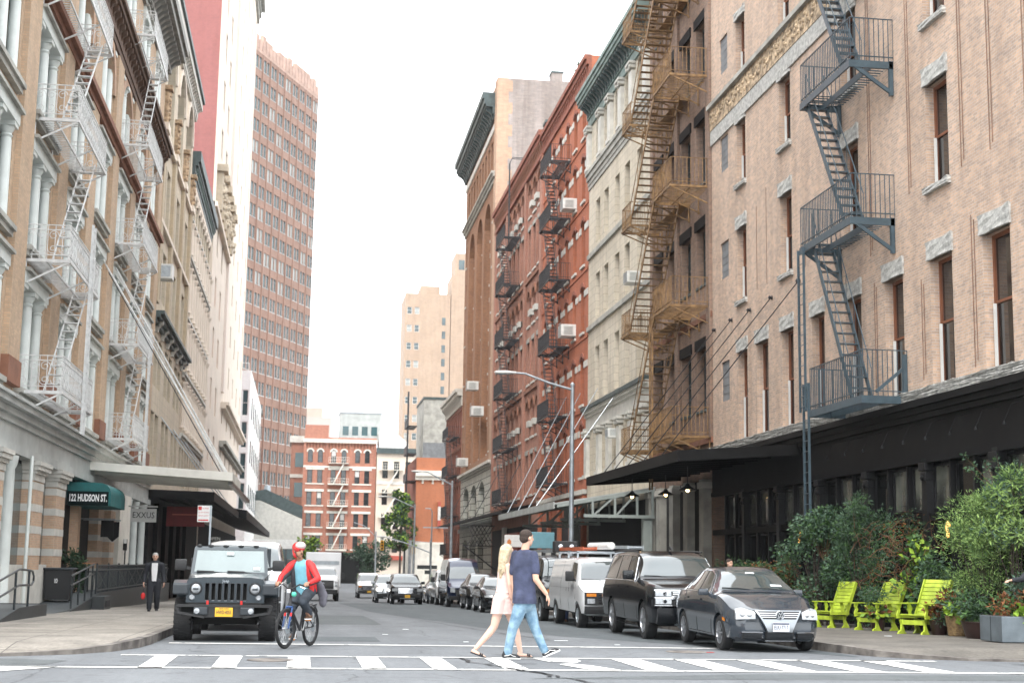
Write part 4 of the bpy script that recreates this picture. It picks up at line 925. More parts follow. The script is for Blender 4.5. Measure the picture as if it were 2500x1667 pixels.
# orange painted building beyond the side street
b = Bld('orange_painted_building', 'bright orange painted brick building with a blank grey wall above, beyond the side street', 'building', 'F', 0, 12, 15.3, 22, origin=(14.4,190,0))
b.wall(M['orangewall'], 4, 15.3, side=M['rusr'])
b.box('base', 'creammetal', 0, 12, -.06, 22, -2, 4); b.band('cornice', 'creammetal', -.1, 12, 12.4, 13.6, 0, [(0,.4,.25),(.4,1,.55)]); b.brackets('creammetal', .2, 12, 11.9, 12.5, .35, 9, .25)
b.box('upper_wall', 'greystone', .8, 12, .3, 12, 15.3, 23); b.box('coping', 'darkcor', .7, 12, .2, 12.1, 23, 23.3)
b.box('patched_wall', 'louvre', .8, 12, .25, .3, 15.3, 17.3); b.box('belt_course', 'creammetal', -.05, 12.0, -.1, .1, 4, 4.4)
k = MB(); k.bbox(2.9,3.25,-.5,-.05,7.2,9.0,.05); k.build('blade_sign', M['whitesh'], b.o); k = MB(); k.box(2.92,3.23,-.52,-.03,6.2,7.2); k.box(2.92,3.23,-.52,-.03,9.0,9.6); k.build('blade_sign_end', M['redfr'], b.o)
k = MB()
for z in (5,8.6,12.2,15.8,19.4): k.box(-1.3,0,.5,6,z,z+.1); k.box(-1.3,-1.25,.5,6,z+.1,z+1.1)
k.tube((-1.2,1,0),(-1.2,1,24),.12); k.build('iron_balcony', M['feblack'], b.o)
# tan towers
b = Bld('tan_tower', 'tan brick apartment tower with square windows far behind the right side of the street', 'building', 'F', 0, 12.6, 79, 18, origin=(26.1,400,0)); b.o.scale = (1,1,.965)
for r_ in range(13):
    for x in (1.2,3.3,): b.window(x-.65, x+.65, 73-r_*5.2, 75-r_*5.2, 'whitesh', 'glasslt' if (r_*2+int(x)) % 3 == 0 else 'glassg', inset=.1, nv=1)
b.wall(M['tantower'], 0, 79, depth=.2); b.box('penthouse', M['tantower'], 4.2, 9.6, .5, 10, 79, 81.4)
k = MB(); [k.box(10.3,11.3,-.03,.02,z,z+2.2) for z in range(30,72,4)]; k.build('stair_window', M['glassg'], b.o)
t = thing('tan_tower', 'second tan tower with a slate hipped top, partly behind the tall brown building', 'building', (38.9,400,0)); t.scale = (1,1,.93); MB().box(0,14,0,14,-2,88).build('wall', M['tantower'], t); MB().box(1,13,1,13,88,95).build('upper_wall', M['tantower'], t)
k = MB(); k.add([(1,1,95),(13,1,95),(13,13,95),(1,13,95),(5.5,5.5,102),(8.5,5.5,102),(8.5,8.5,102),(5.5,8.5,102)],[(0,1,5,4),(1,2,6,5),(2,3,7,6),(3,0,4,7),(4,5,6,7)]); k.build('roof', M['galv'], t)
for x in (2,5): MB().box(x,x+1.6,.96,1.02,90,93).build('window', M['glassg'], t)
t = thing('pale_block', 'pale distant block peeping above the red corner building', 'building', (-1.6,320,0)); MB().box(0,7,0,8,-2,33).build('wall', M['ivory2'], t); MB().box(1,5,0,6,33,35).build('roof_box', M['ivory'], t)
# ================================================================ fire escapes
def wx(side, w_):            # outward distance w from the facade -> world x
    return XR-w_ if side == 'R' else XL+w_
def platform(o, side, Y0, Y1, z, dep, m, mode='R', bal=.13, rail=1.05, frame=.09, hole=None, ornate=False, slat=.11, br=True, w0=0.):
    """grated platform with railing, as children of o (o sits at world origin)"""
    X0, X1 = wx(side, w0), wx(side, dep); g = MB()
    g.box(X0,X1,Y0,Y0+.05,z-frame,z); g.box(X0,X1,Y1-.05,Y1,z-frame,z); g.box(X1,X1+(-.05 if side=='R' else .05),Y0-.002,Y1+.002,z-frame-.002,z+.002)
    mid = X0+(X1-X0)*.5; g.box(mid-.02,mid+.02,Y0+.05,Y1-.05,z-frame,z-.02)
    y = Y0+.1
    while y < Y1-.06:
        if not (hole and hole[0] < y < hole[1]): g.box(X0,X1,y,y+.035,z-.03,z-.005)
        elif hole[2]: xm = wx(side, hole[2]); g.box(X0,xm,y,y+.035,z-.03,z-.005)
        y += slat
    g.build('platform', m, o)
    r = MB(); corners = [(X0,Y0),(X1,Y0),(X1,Y1),(X0,Y1)]
    for ci, (a, b_) in enumerate(zip(corners, corners[1:])):
        d = math.dist(a, b_); n = max(2, int(d/(bal if not ornate else .2)))
        for h in ((rail, .12) if not ornate else (rail, rail-.14, .12)): r.bar((a[0],a[1],z+h+.0015*ci),(b_[0],b_[1],z+h+.0015*ci),.035-.002*ci,.025)
        for i in range(0 if ci == 0 else 1, n+1):
            t = i/n; x, y_ = a[0]+(b_[0]-a[0])*t, a[1]+(b_[1]-a[1])*t
            r.box(x-.010,x+.010,y_-.010,y_+.010,z,z+rail)
        if ornate:
            k = max(1, int(d/.3)); 
            for i in range(k):
                t = (i+.5)/k; x, y_ = a[0]+(b_[0]-a[0])*t, a[1]+(b_[1]-a[1])*t; ux, uy = (b_[0]-a[0])/d, (b_[1]-a[1])/d
                for sg in (1, -1):
                    pts = []
                    for q in range(15):
                        an = q/14*3.6*math.pi/1.3; rd = .15*(1-q/19)
                        pts.append((x+ux*rd*math.cos(an)*sg, y_+uy*rd*math.cos(an)*sg, z+.5+.2*sg+rd*math.sin(an)*sg))
                    r.path(pts, .013, 4)
    r.build('railing', m, o)
    if br:
        for y in (Y0+.04, (Y0+Y1)/2, Y1-.04):
            b_ = MB(); b_.bar((X1,y,z-.08),(X0,y,z-.75),.04,.05); b_.bar((X0+(X1-X0)*.04,y,z-.06),(X0+(X1-X0)*.04,y,z-.8),.04,.05); b_.build('bracket', m, o)
def stair(o, side, Y0, z0, Y1, z1, wa, wb, m, n=None, rail=True, th=.03, sw=.16):
    """flight from (Y0,z0) to (Y1,z1) between outward distances wa..wb"""
    n = n or int((z1-z0)/.26); Xa, Xb = wx(side, wa), wx(side, wb); s = MB()
    for X in (Xa, Xb): s.bar((X,Y0,z0),(X,Y1,z1),.03,sw,(0,0,1))
    t = s
    for i in range(1, n):
        f = i/n; y, z = Y0+(Y1-Y0)*f, z0+(z1-z0)*f; t.box(Xa,Xb,y-.1,y+.1,z-th/2,z+th/2)
    t.build('stair', m, o)
    if rail:
        r = MB()
        for X in (Xa, Xb):
            r.tube((X,Y0,z0+.85),(X,Y1,z1+.85),.016,6)
            for i in range(0, n+1, 3):
                f = i/n; y, z = Y0+(Y1-Y0)*f, z0+(z1-z0)*f; r.tube((X,y,z),(X,y,z+.85),.01,5)
        r.build('handrail', m, o)
def ladder(o, X, Y, z0, z1, m, w_=.4, step=.3, rail=.035, name='ladder'):
    s = MB()
    for y in (Y-w_/2, Y+w_/2): s.box(X-rail,X+rail,y-rail*.5,y+rail*.5,z0,z1)
    z = z0+step/2
    while z < z1: s.tube((X,Y-w_/2,z),(X,Y+w_/2,z),.014,5); z += step
    s.build(name, m, o)
G = 'fire escapes on the facades'
# blue on R1
o = thing('fire_escape', 'slate blue fire escape on the pinkish brick building, above the plants', 'fire escape', group=G)
for (z, a, e) in ((6.0,35.95,39.95),(10.88,36.5,40.55),(15.22,36.35,40.35),(19.6,36.3,40.3)):
    platform(o, 'R', a, e, z, 1.22, M['feblue'], frame=.2, hole=(a+.1,e-.9,.55), rail=1.2, br=False, slat=.2)
    k = MB(); X1 = wx('R',1.22)
    if z > 7:
        k.bar((X1+.05,a+.05,z-.1),(15.42,a+.05,z-.85),.06,.1); k.box(15.38,15.49,a,a+.1,z-.95,z+.02); k2 = MB(); k2.bar((X1+.05,e-.05,z-.1),(15.42,e-.05,z-.85),.06,.1); k2.box(15.38,15.49,e-.1,e,z-.95,z+.02); k2.build('bracket', M['feblue'], o)
    else: k.bar((X1+.35,a+.02,z+.1),(15.42,a+.02,z+.75),.06,.08); k.box(15.38,15.49,a-.03,a+.07,z-.1,z+1.1)
    k.build('bracket', M['feblue'], o)
for (z0, z1, a, e) in ((6.0,10.88,36.9,39.75),(10.88,15.22,37.2,40.1),(15.22,19.6,37.1,40.0)): stair(o, 'R', a, z0, e, z1, .6, 1.15, M['feblue'], n=15)
stair(o, 'R', 37.0, 19.6, 39.9, 24, .6, 1.15, M['feblue'], n=15)
ladder(o, wx('R',1.28), 40.15, 2.9, 6.8, M['feblue'], name='drop_ladder', w_=.42); ladder(o, wx('R',1.3), 40.35, 6.0, 10.8, M['feblue'], name='drop_ladder', w_=.46)
# gold on R2
o = thing('fire_escape', 'rusty gold fire escape with long stairs on the sooty brick building', 'fire escape', group=G)
g = M['gold']; zs = [6.56,11.67,16.48,21.04,25.4,29.6]
for i, z in enumerate(zs): 
    platform(o, 'R', 54.5, 57.6, z, 1.6, g, rail=1.1, slat=.2, bal=.15); MB().box(wx('R',.5),wx('R',.02),57.6,61.2,z-.06,z-.02).build('walkway', g, o)
    platform(o, 'R', 61.3, 63.0, z-.05, 1.7, g, rail=1.0, slat=.2, bal=.15)
    if i: stair(o, 'R', 61.7, zs[i-1], 57.2, z, .55, 1.62, g, n=19, sw=.2)
ladder(o, wx('R',1.62), 57.75, 4.6, 11.7, g, w_=.42, name='drop_ladder')
# dark on R4, R5
def simple(label, side, Y0, Y1, zs, m, dep=1.25, ornate=False, up=True, ladd=None, rail=1.0):
    o = thing('fire_escape', label, 'fire escape', group=G)
    for i, z in enumerate(zs):
        platform(o, side, Y0, Y1, z, dep, m, ornate=ornate, slat=.2 if ornate else .14, rail=rail, hole=(Y0+.9,Y1-.7,dep*.45))
        if i: stair(o, side, Y0+.8, zs[i-1], Y1-.8, z, dep*.5, dep*.5+(.42 if ornate else .5), m, n=12 if ornate else None, rail=not ornate, sw=.07 if ornate else .14)
    if ladd: ladder(o, wx(side, dep+.06), ladd[0], ladd[1], ladd[2], m, name='drop_ladder')
    return o
simple('black fire escape on the bright red brick building beside its air conditioner', 'R', 85.4, 89.6, [6.4,10.4,14.6,18.7,22.5,26.1], M['feblack'])
simple('black fire escape on the rose brick building, next to the tall brown building', 'R', 106.2, 111.2, [6.1,10.1,14.2,18.2,22.3,26.0], M['feblack'])
o = thing('gooseneck_ladder', 'thin dark ladder hooked over the rose brick parapet', 'ladder')
k = MB()
for y in (108.6,109.0): k.path([(14.9,y,26),(14.9,y,32.4),(15.1,y,32.8),(16.2,y,32.8)],.035,6)
k.build('rails', M['feblack'], o); k = MB(); [k.tube((14.9,108.6,26.2+.35*i),(14.9,109,26.2+.35*i),.015,5) for i in range(18)]; k.build('rung', M['feblack'], o)
simple('small black fire escape on the low russet building with the scrolled cornice', 'R', 147, 153, [2.6,6.4,10.5,14.4], M['feblack'])
# white ornate on L1
o = simple('nearer ornate white fire escape on the orange brick building', 'L', 42.6, 48.6, [6.2,10.0,14.2,18.3,22.9], M['fewhite'], dep=1.25, ornate=True)
ladder(o, wx('L',1.32), 46.6, 5.3, 11.9, M['fewhite'], w_=.46, rail=.04, name='drop_ladder')
o = simple('farther ornate white fire escape on the orange brick building, above the pale canopy', 'L', 60.4, 66.3, [6.35,10.2,14.4,18.6,23.4], M['fewhite'], dep=1.25, ornate=True)
ladder(o, wx('L',1.32), 64.6, 5.3, 11.5, M['fewhite'], w_=.46, rail=.04, name='drop_ladder')
# end of street
def frontal(label, x0, x1, Y, zs, m):
    o = thing('fire_escape', label, 'fire escape', (0,Y,0), group=G)
    for i, z in enumerate(zs):
        k = MB(); k.box(x0,x1,-1.1,0,z-.08,z); k.build('platform', m, o); k = MB()
        for h in (.5,1.0): k.box(x0,x1,-1.12,-1.08,z+h-.04,z+h)
        n = int((x1-x0)/.3)
        for j in range(n+1): x = x0+(x1-x0)*j/n; k.box(x-.02,x+.02,-1.12,-1.08,z,z+1)
        k.build('railing', m, o)
        if i:
            a, e = (x0+.8, x1-.8); k = MB(); k.bar((a,-.9,zs[i-1]),(e,-.9,z),.05,.2); k.bar((a,-.4,zs[i-1]),(e,-.4,z),.05,.2)
            for j in range(1, 12): f = j/12; x, q = a+(e-a)*f, zs[i-1]+(z-zs[i-1])*f; k.box(x-.12,x+.12,-.9,-.4,q-.03,q+.03)
            k.build('stair', m, o)
    return o
frontal('white fire escape down the middle of the red corner building', 3.9, 7.2, 243.95, [3.6,7.2,10.8,14.4,17.9], M['creammetal'])
o = frontal('white zigzag fire escape on the white building at the street end', 12.3, 16.2, 243.4, [5.0,9.2,13.2,17.0], M['creammetal'])

# ================================================================ canopies, rods, signs
def rod(o, p, q, m, r=.025): MB().tube(p, q, r, 6).build('rod', m, o)
t = thing('canopy', 'flat black metal canopy over the sidewalk with hanging lamps', 'canopy')
k = MB(); X0, X1, Y0, Y1 = 15.42, 11.5, 44.15, 58.9
k.add([(X0,Y0,5.36),(X1,Y0,5.05),(X1,Y1,5.05),(X0,Y1,5.36),(X0,Y0,5.30),(X1,Y0,4.99),(X1,Y1,4.99),(X0,Y1,5.30)],[(0,1,2,3),(7,6,5,4),(0,4,5,1),(1,5,6,2),(2,6,7,3),(3,7,4,0)]); k.build('deck', M['blackp'], t)
k = MB(); k.box(X1-.05,X1,Y0-.03,Y1+.03,4.78,5.12); k.bar((X1,Y0,4.95),(X0,Y0,5.24),.06,.34); k.bar((X1,Y1,4.95),(X0,Y1,5.24),.06,.34); k.build('fascia', M['blackp2'], t)
k = MB()
for i in range(1, 10): y = Y0+(Y1-Y0)*i/10; k.bar((X1,y,4.9),(X0,y,5.22),.08,.12)
k.build('rafter', M['blackp'], t)
for (ya, za, yb) in ((44.16,10.65,44.9),(46.96,10.61,47.6),(49.4,10.6,50.2),(51.66,10.61,52.6),(53.89,10.59,54.6)):
    rod(t, (15.45,ya,za), (X1+.5,yb+4.0,5.15), M['feblack'], .018); MB().lathe([(.0,-.12),(.07,-.08),(.05,0),(.09,.02)],(15.46,ya,za),'x',8).build('anchor', M['feblack'], t)
t = thing('canopy', 'grey steel truss canopy with white rods beyond the black canopy', 'canopy')
X1, Y0, Y1 = 10.9, 63.3, 81.5; k = MB()
k.add([(15.42,Y0,5.05),(X1,Y0,4.25),(X1,Y1,4.25),(15.42,Y1,5.05),(15.42,Y0,4.98),(X1,Y0,4.18),(X1,Y1,4.18),(15.42,Y1,4.98)],[(0,1,2,3),(7,6,5,4),(0,4,5,1),(1,5,6,2),(2,6,7,3),(3,7,4,0)]); k.build('deck', M['greymetal'], t)
k = MB(); k.box(X1-.06,X1,Y0,Y1,4.0,4.3); k.build('fascia', M['greymetal'], t)
gm = mat('grey_green_steel', (.34,.38,.36), .5, var=.15)
for yy in (Y0+.05, Y0+6, Y0+12, Y1-.1):
    k = MB(); k.bar((X1+.1,yy,4.12),(15.4,yy,4.93),.1,.14); k.bar((12.2,yy,3.72),(15.4,yy,3.72),.1,.14); 
    for x in (12.6,13.6,14.6,15.3): k.bar((x,yy,3.7),(x,yy,4.12+(x-X1)/4.5*.81-.03),.08,.1,(1,0,0))
    for x in (12.65,13.65): k.bar((x,yy,3.75),(x+.95,yy,4.12+(x+.9-X1)/4.5*.81),.07,.08)
    k.build('truss', gm, t)
for yy in (Y0+.3, Y1-.5): MB().box(14.9,15.3,yy-.2,yy+.2,-.8,3.7).build('post', gm, t)
for (ya, za, yb) in ((79.2,8.9,64.6+5),(84.5,9.6,72),(89.5,9.9,75.5),(94,10.2,79.5)): rod(t, (15.45,ya-8,za+1.4), (X1+.15,yb,4.3), M['galv'], .022)
t = thing('canopy', 'thin black sloping canopy far along the right sidewalk', 'canopy'); k = MB()
k.add([(15.4,99,5.7),(13.4,99,5.25),(13.2,146,5.25),(15.4,146,5.7),(15.4,99,5.5),(13.4,99,5.05),(13.2,146,5.05),(15.4,146,5.5)],[(0,1,2,3),(7,6,5,4),(0,4,5,1),(1,5,6,2),(2,6,7,3),(3,7,4,0)]); k.build('deck', M['blackp'], t)
for ya in (104,116,128,140): rod(t, (15.45,ya,9), (13.5,ya,5.3), M['feblack'], .03)
# left canopies
t = thing('canopy', 'cream metal canopy held by long white rods over the left sidewalk', 'canopy'); k = MB()
X0, X1, Y0, Y1 = -8.15, -2.75, 56.3, 63.6
def slab(k, z0i, z0o, z1i, z1o, y0, y1, xa=None, xb=None):
    xa = X0 if xa is None else xa; xb = X1 if xb is None else xb
    k.add([(xa,y0,z0i),(xb,y0,z0o),(xb,y1,z0o),(xa,y1,z0i),(xa,y0,z1i),(xb,y0,z1o),(xb,y1,z1o),(xa,y1,z1i)],[(3,2,1,0),(4,5,6,7),(0,1,5,4),(1,2,6,5),(2,3,7,6),(3,0,4,7)])
slab(k, 4.95,4.62,5.03,4.70,Y0,Y1); k.build('deck', M['creammetal'], t)
k = MB(); slab(k, 4.80,4.50,5.10,4.82,Y0-.08,Y0); slab(k, 4.80,4.50,5.10,4.82,Y1,Y1+.08); k.box(X1,X1+.06,Y0-.08,Y1+.08,4.5,4.83); k.build('fascia', M['creammetal'], t)
k = MB()
for i in range(1, 6): slab(k, 4.72,4.42,4.95,4.62,Y0+i*1.2,Y0+i*1.2+.12)
k.build('rafter', M['creammetal'], t)
for a in ((58.5,13.1,57.0),(60.9,13.6,60.5)): rod(t, (-8.15,a[0],a[1]), (X1-.25,a[2],4.85), M['fewhite'], .034); rod(t, (-8.15,a[0]+.4,a[1]-.1), (X1-.45,a[2]+.1,4.85), M['feblack'] if a[0] < 59 else M['fewhite'], .02)
MB().bar((X1-.05,Y0+.6,4.45),(X1+.5,Y0+4,3.9),.16,.14).build('gutter_end', M['steel'], t)
t = thing('canopy', 'long black canopy over the left sidewalk beyond the pedestrian in the suit', 'canopy'); k = MB()
slab(k, 4.95,4.85,5.1,5.0,77.6,108,-8.15,-4.7); k.build('deck', M['blackp'], t); k = MB(); slab(k, 4.7,4.6,5.12,5.05,77.5,77.6,-8.15,-4.7); k.box(-4.7,-4.6,77.5,108,4.6,5.05); k.build('fascia', M['blackp2'], t)
k = MB(); [k.box(x,x+.1,78,107.5,4.7,4.94) for x in (-7.4,-6.6,-5.8,-5.1)]; k.build('rafter', M['blackp'], t)
for y in (84,92,100): rod(t, (-8.15,y,9.5), (-4.8,y,5.05), M['galv'], .03)
[MB().box(-8.15,-7.9,y,y+.25,-1,4.6).build('post', M['blackp'], t) for y in (78,83,88,93,98,103)]
t = thing('canopy', 'sagging black awning at the far end of the left sidewalk', 'canopy'); k = MB()
slab(k, 5.5,4.55,5.8,5.2,108.3,186,-8.1,-4.05); k.build('deck', M['blackp'], t)
for y in (120,135,150,165): rod(t, (-8.15,y,11), (-4.8,y,6.2), M['galv'], .03)
# lamps under the black canopy
M['wlamp'] = mat('amber_wall_lamp', (1,.7,.3), .5, var=0, emit=(1,.45,.08), est=.9)
M['bulb'] = mat('warm_bulb', (1,.8,.5), .5, var=0, emit=(1,.62,.25), est=7)
for i, (x, y, lb) in enumerate(((13.0,57.3,'black pendant lamp with glowing bulb, nearest the truss canopy'),(13.6,54.2,'black pendant lamp with glowing bulb, middle of the three under the black canopy'),(13.2,49.5,'black pendant lamp with glowing bulb, under the black canopy nearest the plants'))):
    t = thing('pendant_lamp', lb, 'lamp', (x,y,0), group='lamps under the black canopy')
    z = 4.45-i*.06; MB().tube((0,0,z),(0,0,5.0),.015,6).build('stem', M['feblack'], t); MB().lathe([(.03,.08),(.06,.06),(.09,0),(.3,-.13),(.31,-.15),(.08,-.02)],(0,0,z),'z',20).build('shade', M['feblack'], t, smooth=50)
    MB().lathe([(0,-.22),(.05,-.2),(.065,-.15),(.03,-.08)],(0,0,z),'z',12).build('bulb', M['bulb'], t, smooth=True)
for (x, y, z, lb) in ((15.2,43.7,2.5,'warm glowing wall lamp behind the bushes by the blue ladder'),(15.25,33.25,2.5,'small glowing lamp in the shopfront behind the tall bushes')):
    t = thing('wall_lamp', lb, 'lamp', (x,y,z)); MB().lathe([(.0,-.2),(.035,-.18),(.06,.14),(0,.2)],(0,0,0),'z',12).build('bulb', M['wlamp'], t, smooth=True); MB().box(0,.25,-.05,.05,-.05,.05).build('arm', M['feblack'], t)

# green awning with address
t = thing('awning', 'green entrance awning lettered with the street number on the orange brick building', 'awning', (-8.2,52.9,.2))
M['awn'] = mat('teal_green_canvas', (.012,.13,.13), .7, var=.25, vs=3); M['awnd'] = mat('dark_green_canvas', (.006,.014,.014), .8, var=.2, spec=.1); M['lettr'] = mat('white_lettering', (.85,.85,.84), .6, var=0)
k = MB(); prof = [(0,3.15),(1.5,3.15),(1.5,3.55)]+[(1.5-.4*(1-math.cos(a*math.pi/12)), 3.55+.4*math.sin(a*math.pi/12)) for a in range(1,7)]+[(0,3.95)]
k.prism([(x,z) for x,z in prof],'y',0,4.2); k.build('canvas', M['awn'], t, fixn=True)
MB().box(.02,1.42,-.012,.0,3.15,3.64).build('valance', M['awnd'], t); text_on('122 HUDSON ST.', .34, M['lettr'], t, (.72,-.02,3.4), width=1.28, bold=.010)
k = MB(); k.prism([(0,0),(1.7,0),(1.7,.1),(0,.1)],'y',0,.04); 
t2 = thing('hanging_sign', 'white bracket sign lettered in black beyond the green awning', 'sign', (-8.2,61.3,0))
MB().box(1.15,2.32,-.02,.03,3.62,3.68).build('bracket', M['white'], t2); MB().box(1.25,2.28,-.03,.03,3.02,3.56).build('panel', M['white'], t2); text_on('EXXUS', .34, M['blackfr'], t2, (1.77,-.04,3.29), width=.86)
t = thing('hanging_sign', 'dark red unlit sign under the long black canopy on the left', 'sign', (-6.3,80,0)); M['dkred'] = mat('dark_red_sign', (.14,.006,.006), .6, var=.2); MB().bbox(-.9,1.1,0,.08,3.3,4.35,.02).build('panel', M['dkred'], t)
MB().box(-.6,.8,-.02,0,3.9,3.96).build('lettering', M['redfr'], t)
text_on('OPEN', .25, M['stonesm'], t, (1.6,1,2.7))
for i,(y) in enumerate((55.3,57.0)):
    t = thing('banner', ('small dark square banner hung nearest the green awning','small dark pointed banner hung just past the green awning')[i], 'banner', (-8.2,y,0)); MB().prism([(.9,2.3),(1.35,2.3),(1.35,2.9),(.9,2.9)] if i == 0 else [(.9,2.35),(1.12,2.15),(1.35,2.35),(1.35,2.9),(.9,2.9)],'y',0,.03).build('cloth', M['blackp2'], t, fixn=True); MB().tube((0,0,2.95),(1.4,0,2.95),.02).build('arm', M['galv'], t)
# signs on the right
t = thing('shop_sign', 'small white sign with orange mark in front of the red shopfront', 'sign', (14.2,97.5,0)); MB().bbox(-.8,.8,-.05,.05,2.75,3.55,.02).build('panel', M['white'], t); MB().prism([(-.62,2.95),(-.35,2.95),(-.35,3.15),(-.48,3.3),(-.62,3.15)],'y',-.07,-.05).build('emblem', mat('orange_mark',(.7,.25,.08),.6), t, fixn=True)
text_on('................', .2, M['galv'], t, (.2,-.06,3.2), width=.8)
t = thing('shop_sign', 'plain light blue sign under the truss canopy', 'sign', (13.9,86.0,0)); MB().bbox(-.9,.9,-.05,.05,2.55,3.5,.03).build('panel', mat('light_blue_sign',(.20,.42,.50),.6), t)
t = thing('diamond_grille_bracket', 'black lattice bracket under the far black canopy', 'bracket', (15.3,117,0)); k = MB()
for i in range(5): k.bar((-.1-i*.3,0,3.1),(-.1-i*.3-.9+i*0,0,4.6),.05,.05); k.bar((-.9-i*.3+.8,0,4.6),(-.1-i*.3-.9,0,3.1),.05,.05)
k.bar((0,0,4.65),(-2.9,0,4.65),.06,.08); k.bar((0,0,3.05),(-2.6,0,3.05),.06,.08); k.bar((-2.4,0,3.0),(0,0,1.2),.08,.1); k.build('lattice', M['feblack'], t)
# air conditioners
def ac(x, y, z, s, lb):
    t = thing('air_conditioner', lb, 'air conditioner', (x,y,z), group='window air conditioners'); w_ = .62*s
    k = MB(); k.bbox(-.55*s,.1,-.38*s,.38*s,0,.46*s,.02); k.build('case', M['whitesh'], t); k = MB()
    for i in range(7): q = .06+i*.05*s; k.box(-.565*s,-.55*s,-.3*s,.3*s,q*s,q*s+.03)
    k.build('grille', M['galv'], t); k = MB()
    for i in range(6): q = .1+i*.055*s; k.box(-.45*s,-.1*s,-.395*s,-.38*s,q,q+.03*s)
    k.build('side_vent', M['greymetal'], t)
ac(15.45,83.9,14.9,1.5,'white window air conditioner on the bright red brick building'); ac(15.45,66.8,14.85,1.2,'white window air conditioner on the limestone building by the gold fire escape')
ac(15.45,84.0,22.6,1.4,'white air conditioner high on the bright red brick building'); ac(15.4,132.5,17.4,1.7,'white air conditioner on the tall brown building, upper one'); ac(15.4,128.2,14.6,1.8,'white air conditioner on the tall brown building, middle one'); ac(15.4,140,10.9,1.7,'white air conditioner just above the stone base of the tall brown building')
ac(15.45,71.5,7.9,1.0,'grey air conditioner between the limestone pilasters')
t = thing('air_conditioner', 'boxy white air conditioner on the cream building beside the white fire escape', 'air conditioner', (-8.15,79.5,16.5)); MB().bbox(0,.7,-.5,.5,0,.8,.03).build('case', M['whitesh'], t); MB().box(.1,.6,-.52,-.5,.1,.7).build('grille', M['galv'], t)
# ================================================================ vehicles (local frame: front bumper at y = 0, body runs to +y, x across, z up)
def paint(name, col, rough=.32, metal=.5, coat=1.): return mat(name, col, rough, metal=metal, var=.06, vs=2, coat=coat, spec=.35)
M['cargrey'] = paint('charcoal_metallic_paint', (.028,.036,.046), .2, 0.); M['carblack'] = paint('black_car_paint', (.004,.005,.007), .2, 0., .35)
M['carwhite'] = paint('white_car_paint', (.74,.75,.76), .35, 0); M['carnavy'] = paint('navy_car_paint', (.012,.02,.05), .2, .3); M['carsilver'] = paint('silver_car_paint', (.33,.35,.37), .35, .7)
M['jeepgrey'] = paint('matt_grey_paint', (.030,.040,.048), .36, .3, .4); M['jeeptrim'] = mat('dark_plastic_trim', (.024,.03,.036), .5, var=.15, vs=6)
M['plastic'] = mat('black_plastic', (.012,.012,.013), .55, var=.1, vs=5); M['rubber'] = mat('tyre_rubber', (.014,.014,.015), .8, var=.25, vs=9, bump=.3, bs=40)
M['chrome'] = mat('chrome', (.72,.73,.75), .12, metal=1, var=0); M['alloy'] = mat('alloy_wheel', (.42,.43,.45), .3, metal=.9, var=.1); M['under'] = mat('underbody', (.006,.006,.006), .9, var=0)
M['carglass'] = mat('car_glass', (.018,.026,.028), .03, var=0, spec=.9, coat=.6); M['wind'] = mat('windshield_glass', (.035,.05,.052), .03, var=.4, vs=.9, spec=1., coat=1.)
M['lens'] = mat('headlight_lens', (.38,.40,.42), .12, metal=.2, var=.4, vs=14, spec=.9, coat=1.); M['amber'] = mat('amber_lens', (.62,.20,.015), .25, var=.2, vs=20)
M['plate'] = mat('white_licence_plate', (.62,.64,.68), .4, var=.05); M['plateY'] = mat('yellow_licence_plate', (.72,.40,.02), .4, var=.1); M['ink'] = mat('plate_ink', (.01,.015,.05), .5, var=0)
M['lamp_on'] = mat('lit_headlamp', (1,1,.95), .3, var=0, emit=(1,.97,.88), est=3)
M['red'] = mat('red_plastic', (.55,.02,.015), .35, var=.1); M['sticker'] = mat('paper_sticker', (.7,.72,.72), .6, var=.2, vs=30)
def pchip(keys, x):
    """monotone cubic through (x, y) keys"""
    n = len(keys)
    if x <= keys[0][0]: return keys[0][1]
    if x >= keys[-1][0]: return keys[-1][1]
    d = [(keys[i+1][1]-keys[i][1])/(keys[i+1][0]-keys[i][0]) for i in range(n-1)]
    def m(i):
        if i == 0: return d[0]
        if i == n-1: return d[-1]
        return 0 if d[i-1]*d[i] <= 0 else 2*d[i-1]*d[i]/(d[i-1]+d[i])
    for i in range(n-1):
        if x <= keys[i+1][0]:
            h = keys[i+1][0]-keys[i][0]; t = (x-keys[i][0])/h; t2, t3 = t*t, t*t*t
            return (2*t3-3*t2+1)*keys[i][1]+(t3-2*t2+t)*h*m(i)+(3*t2-2*t3)*keys[i+1][1]+(t3-t2)*h*m(i+1)
WHEELS = {}
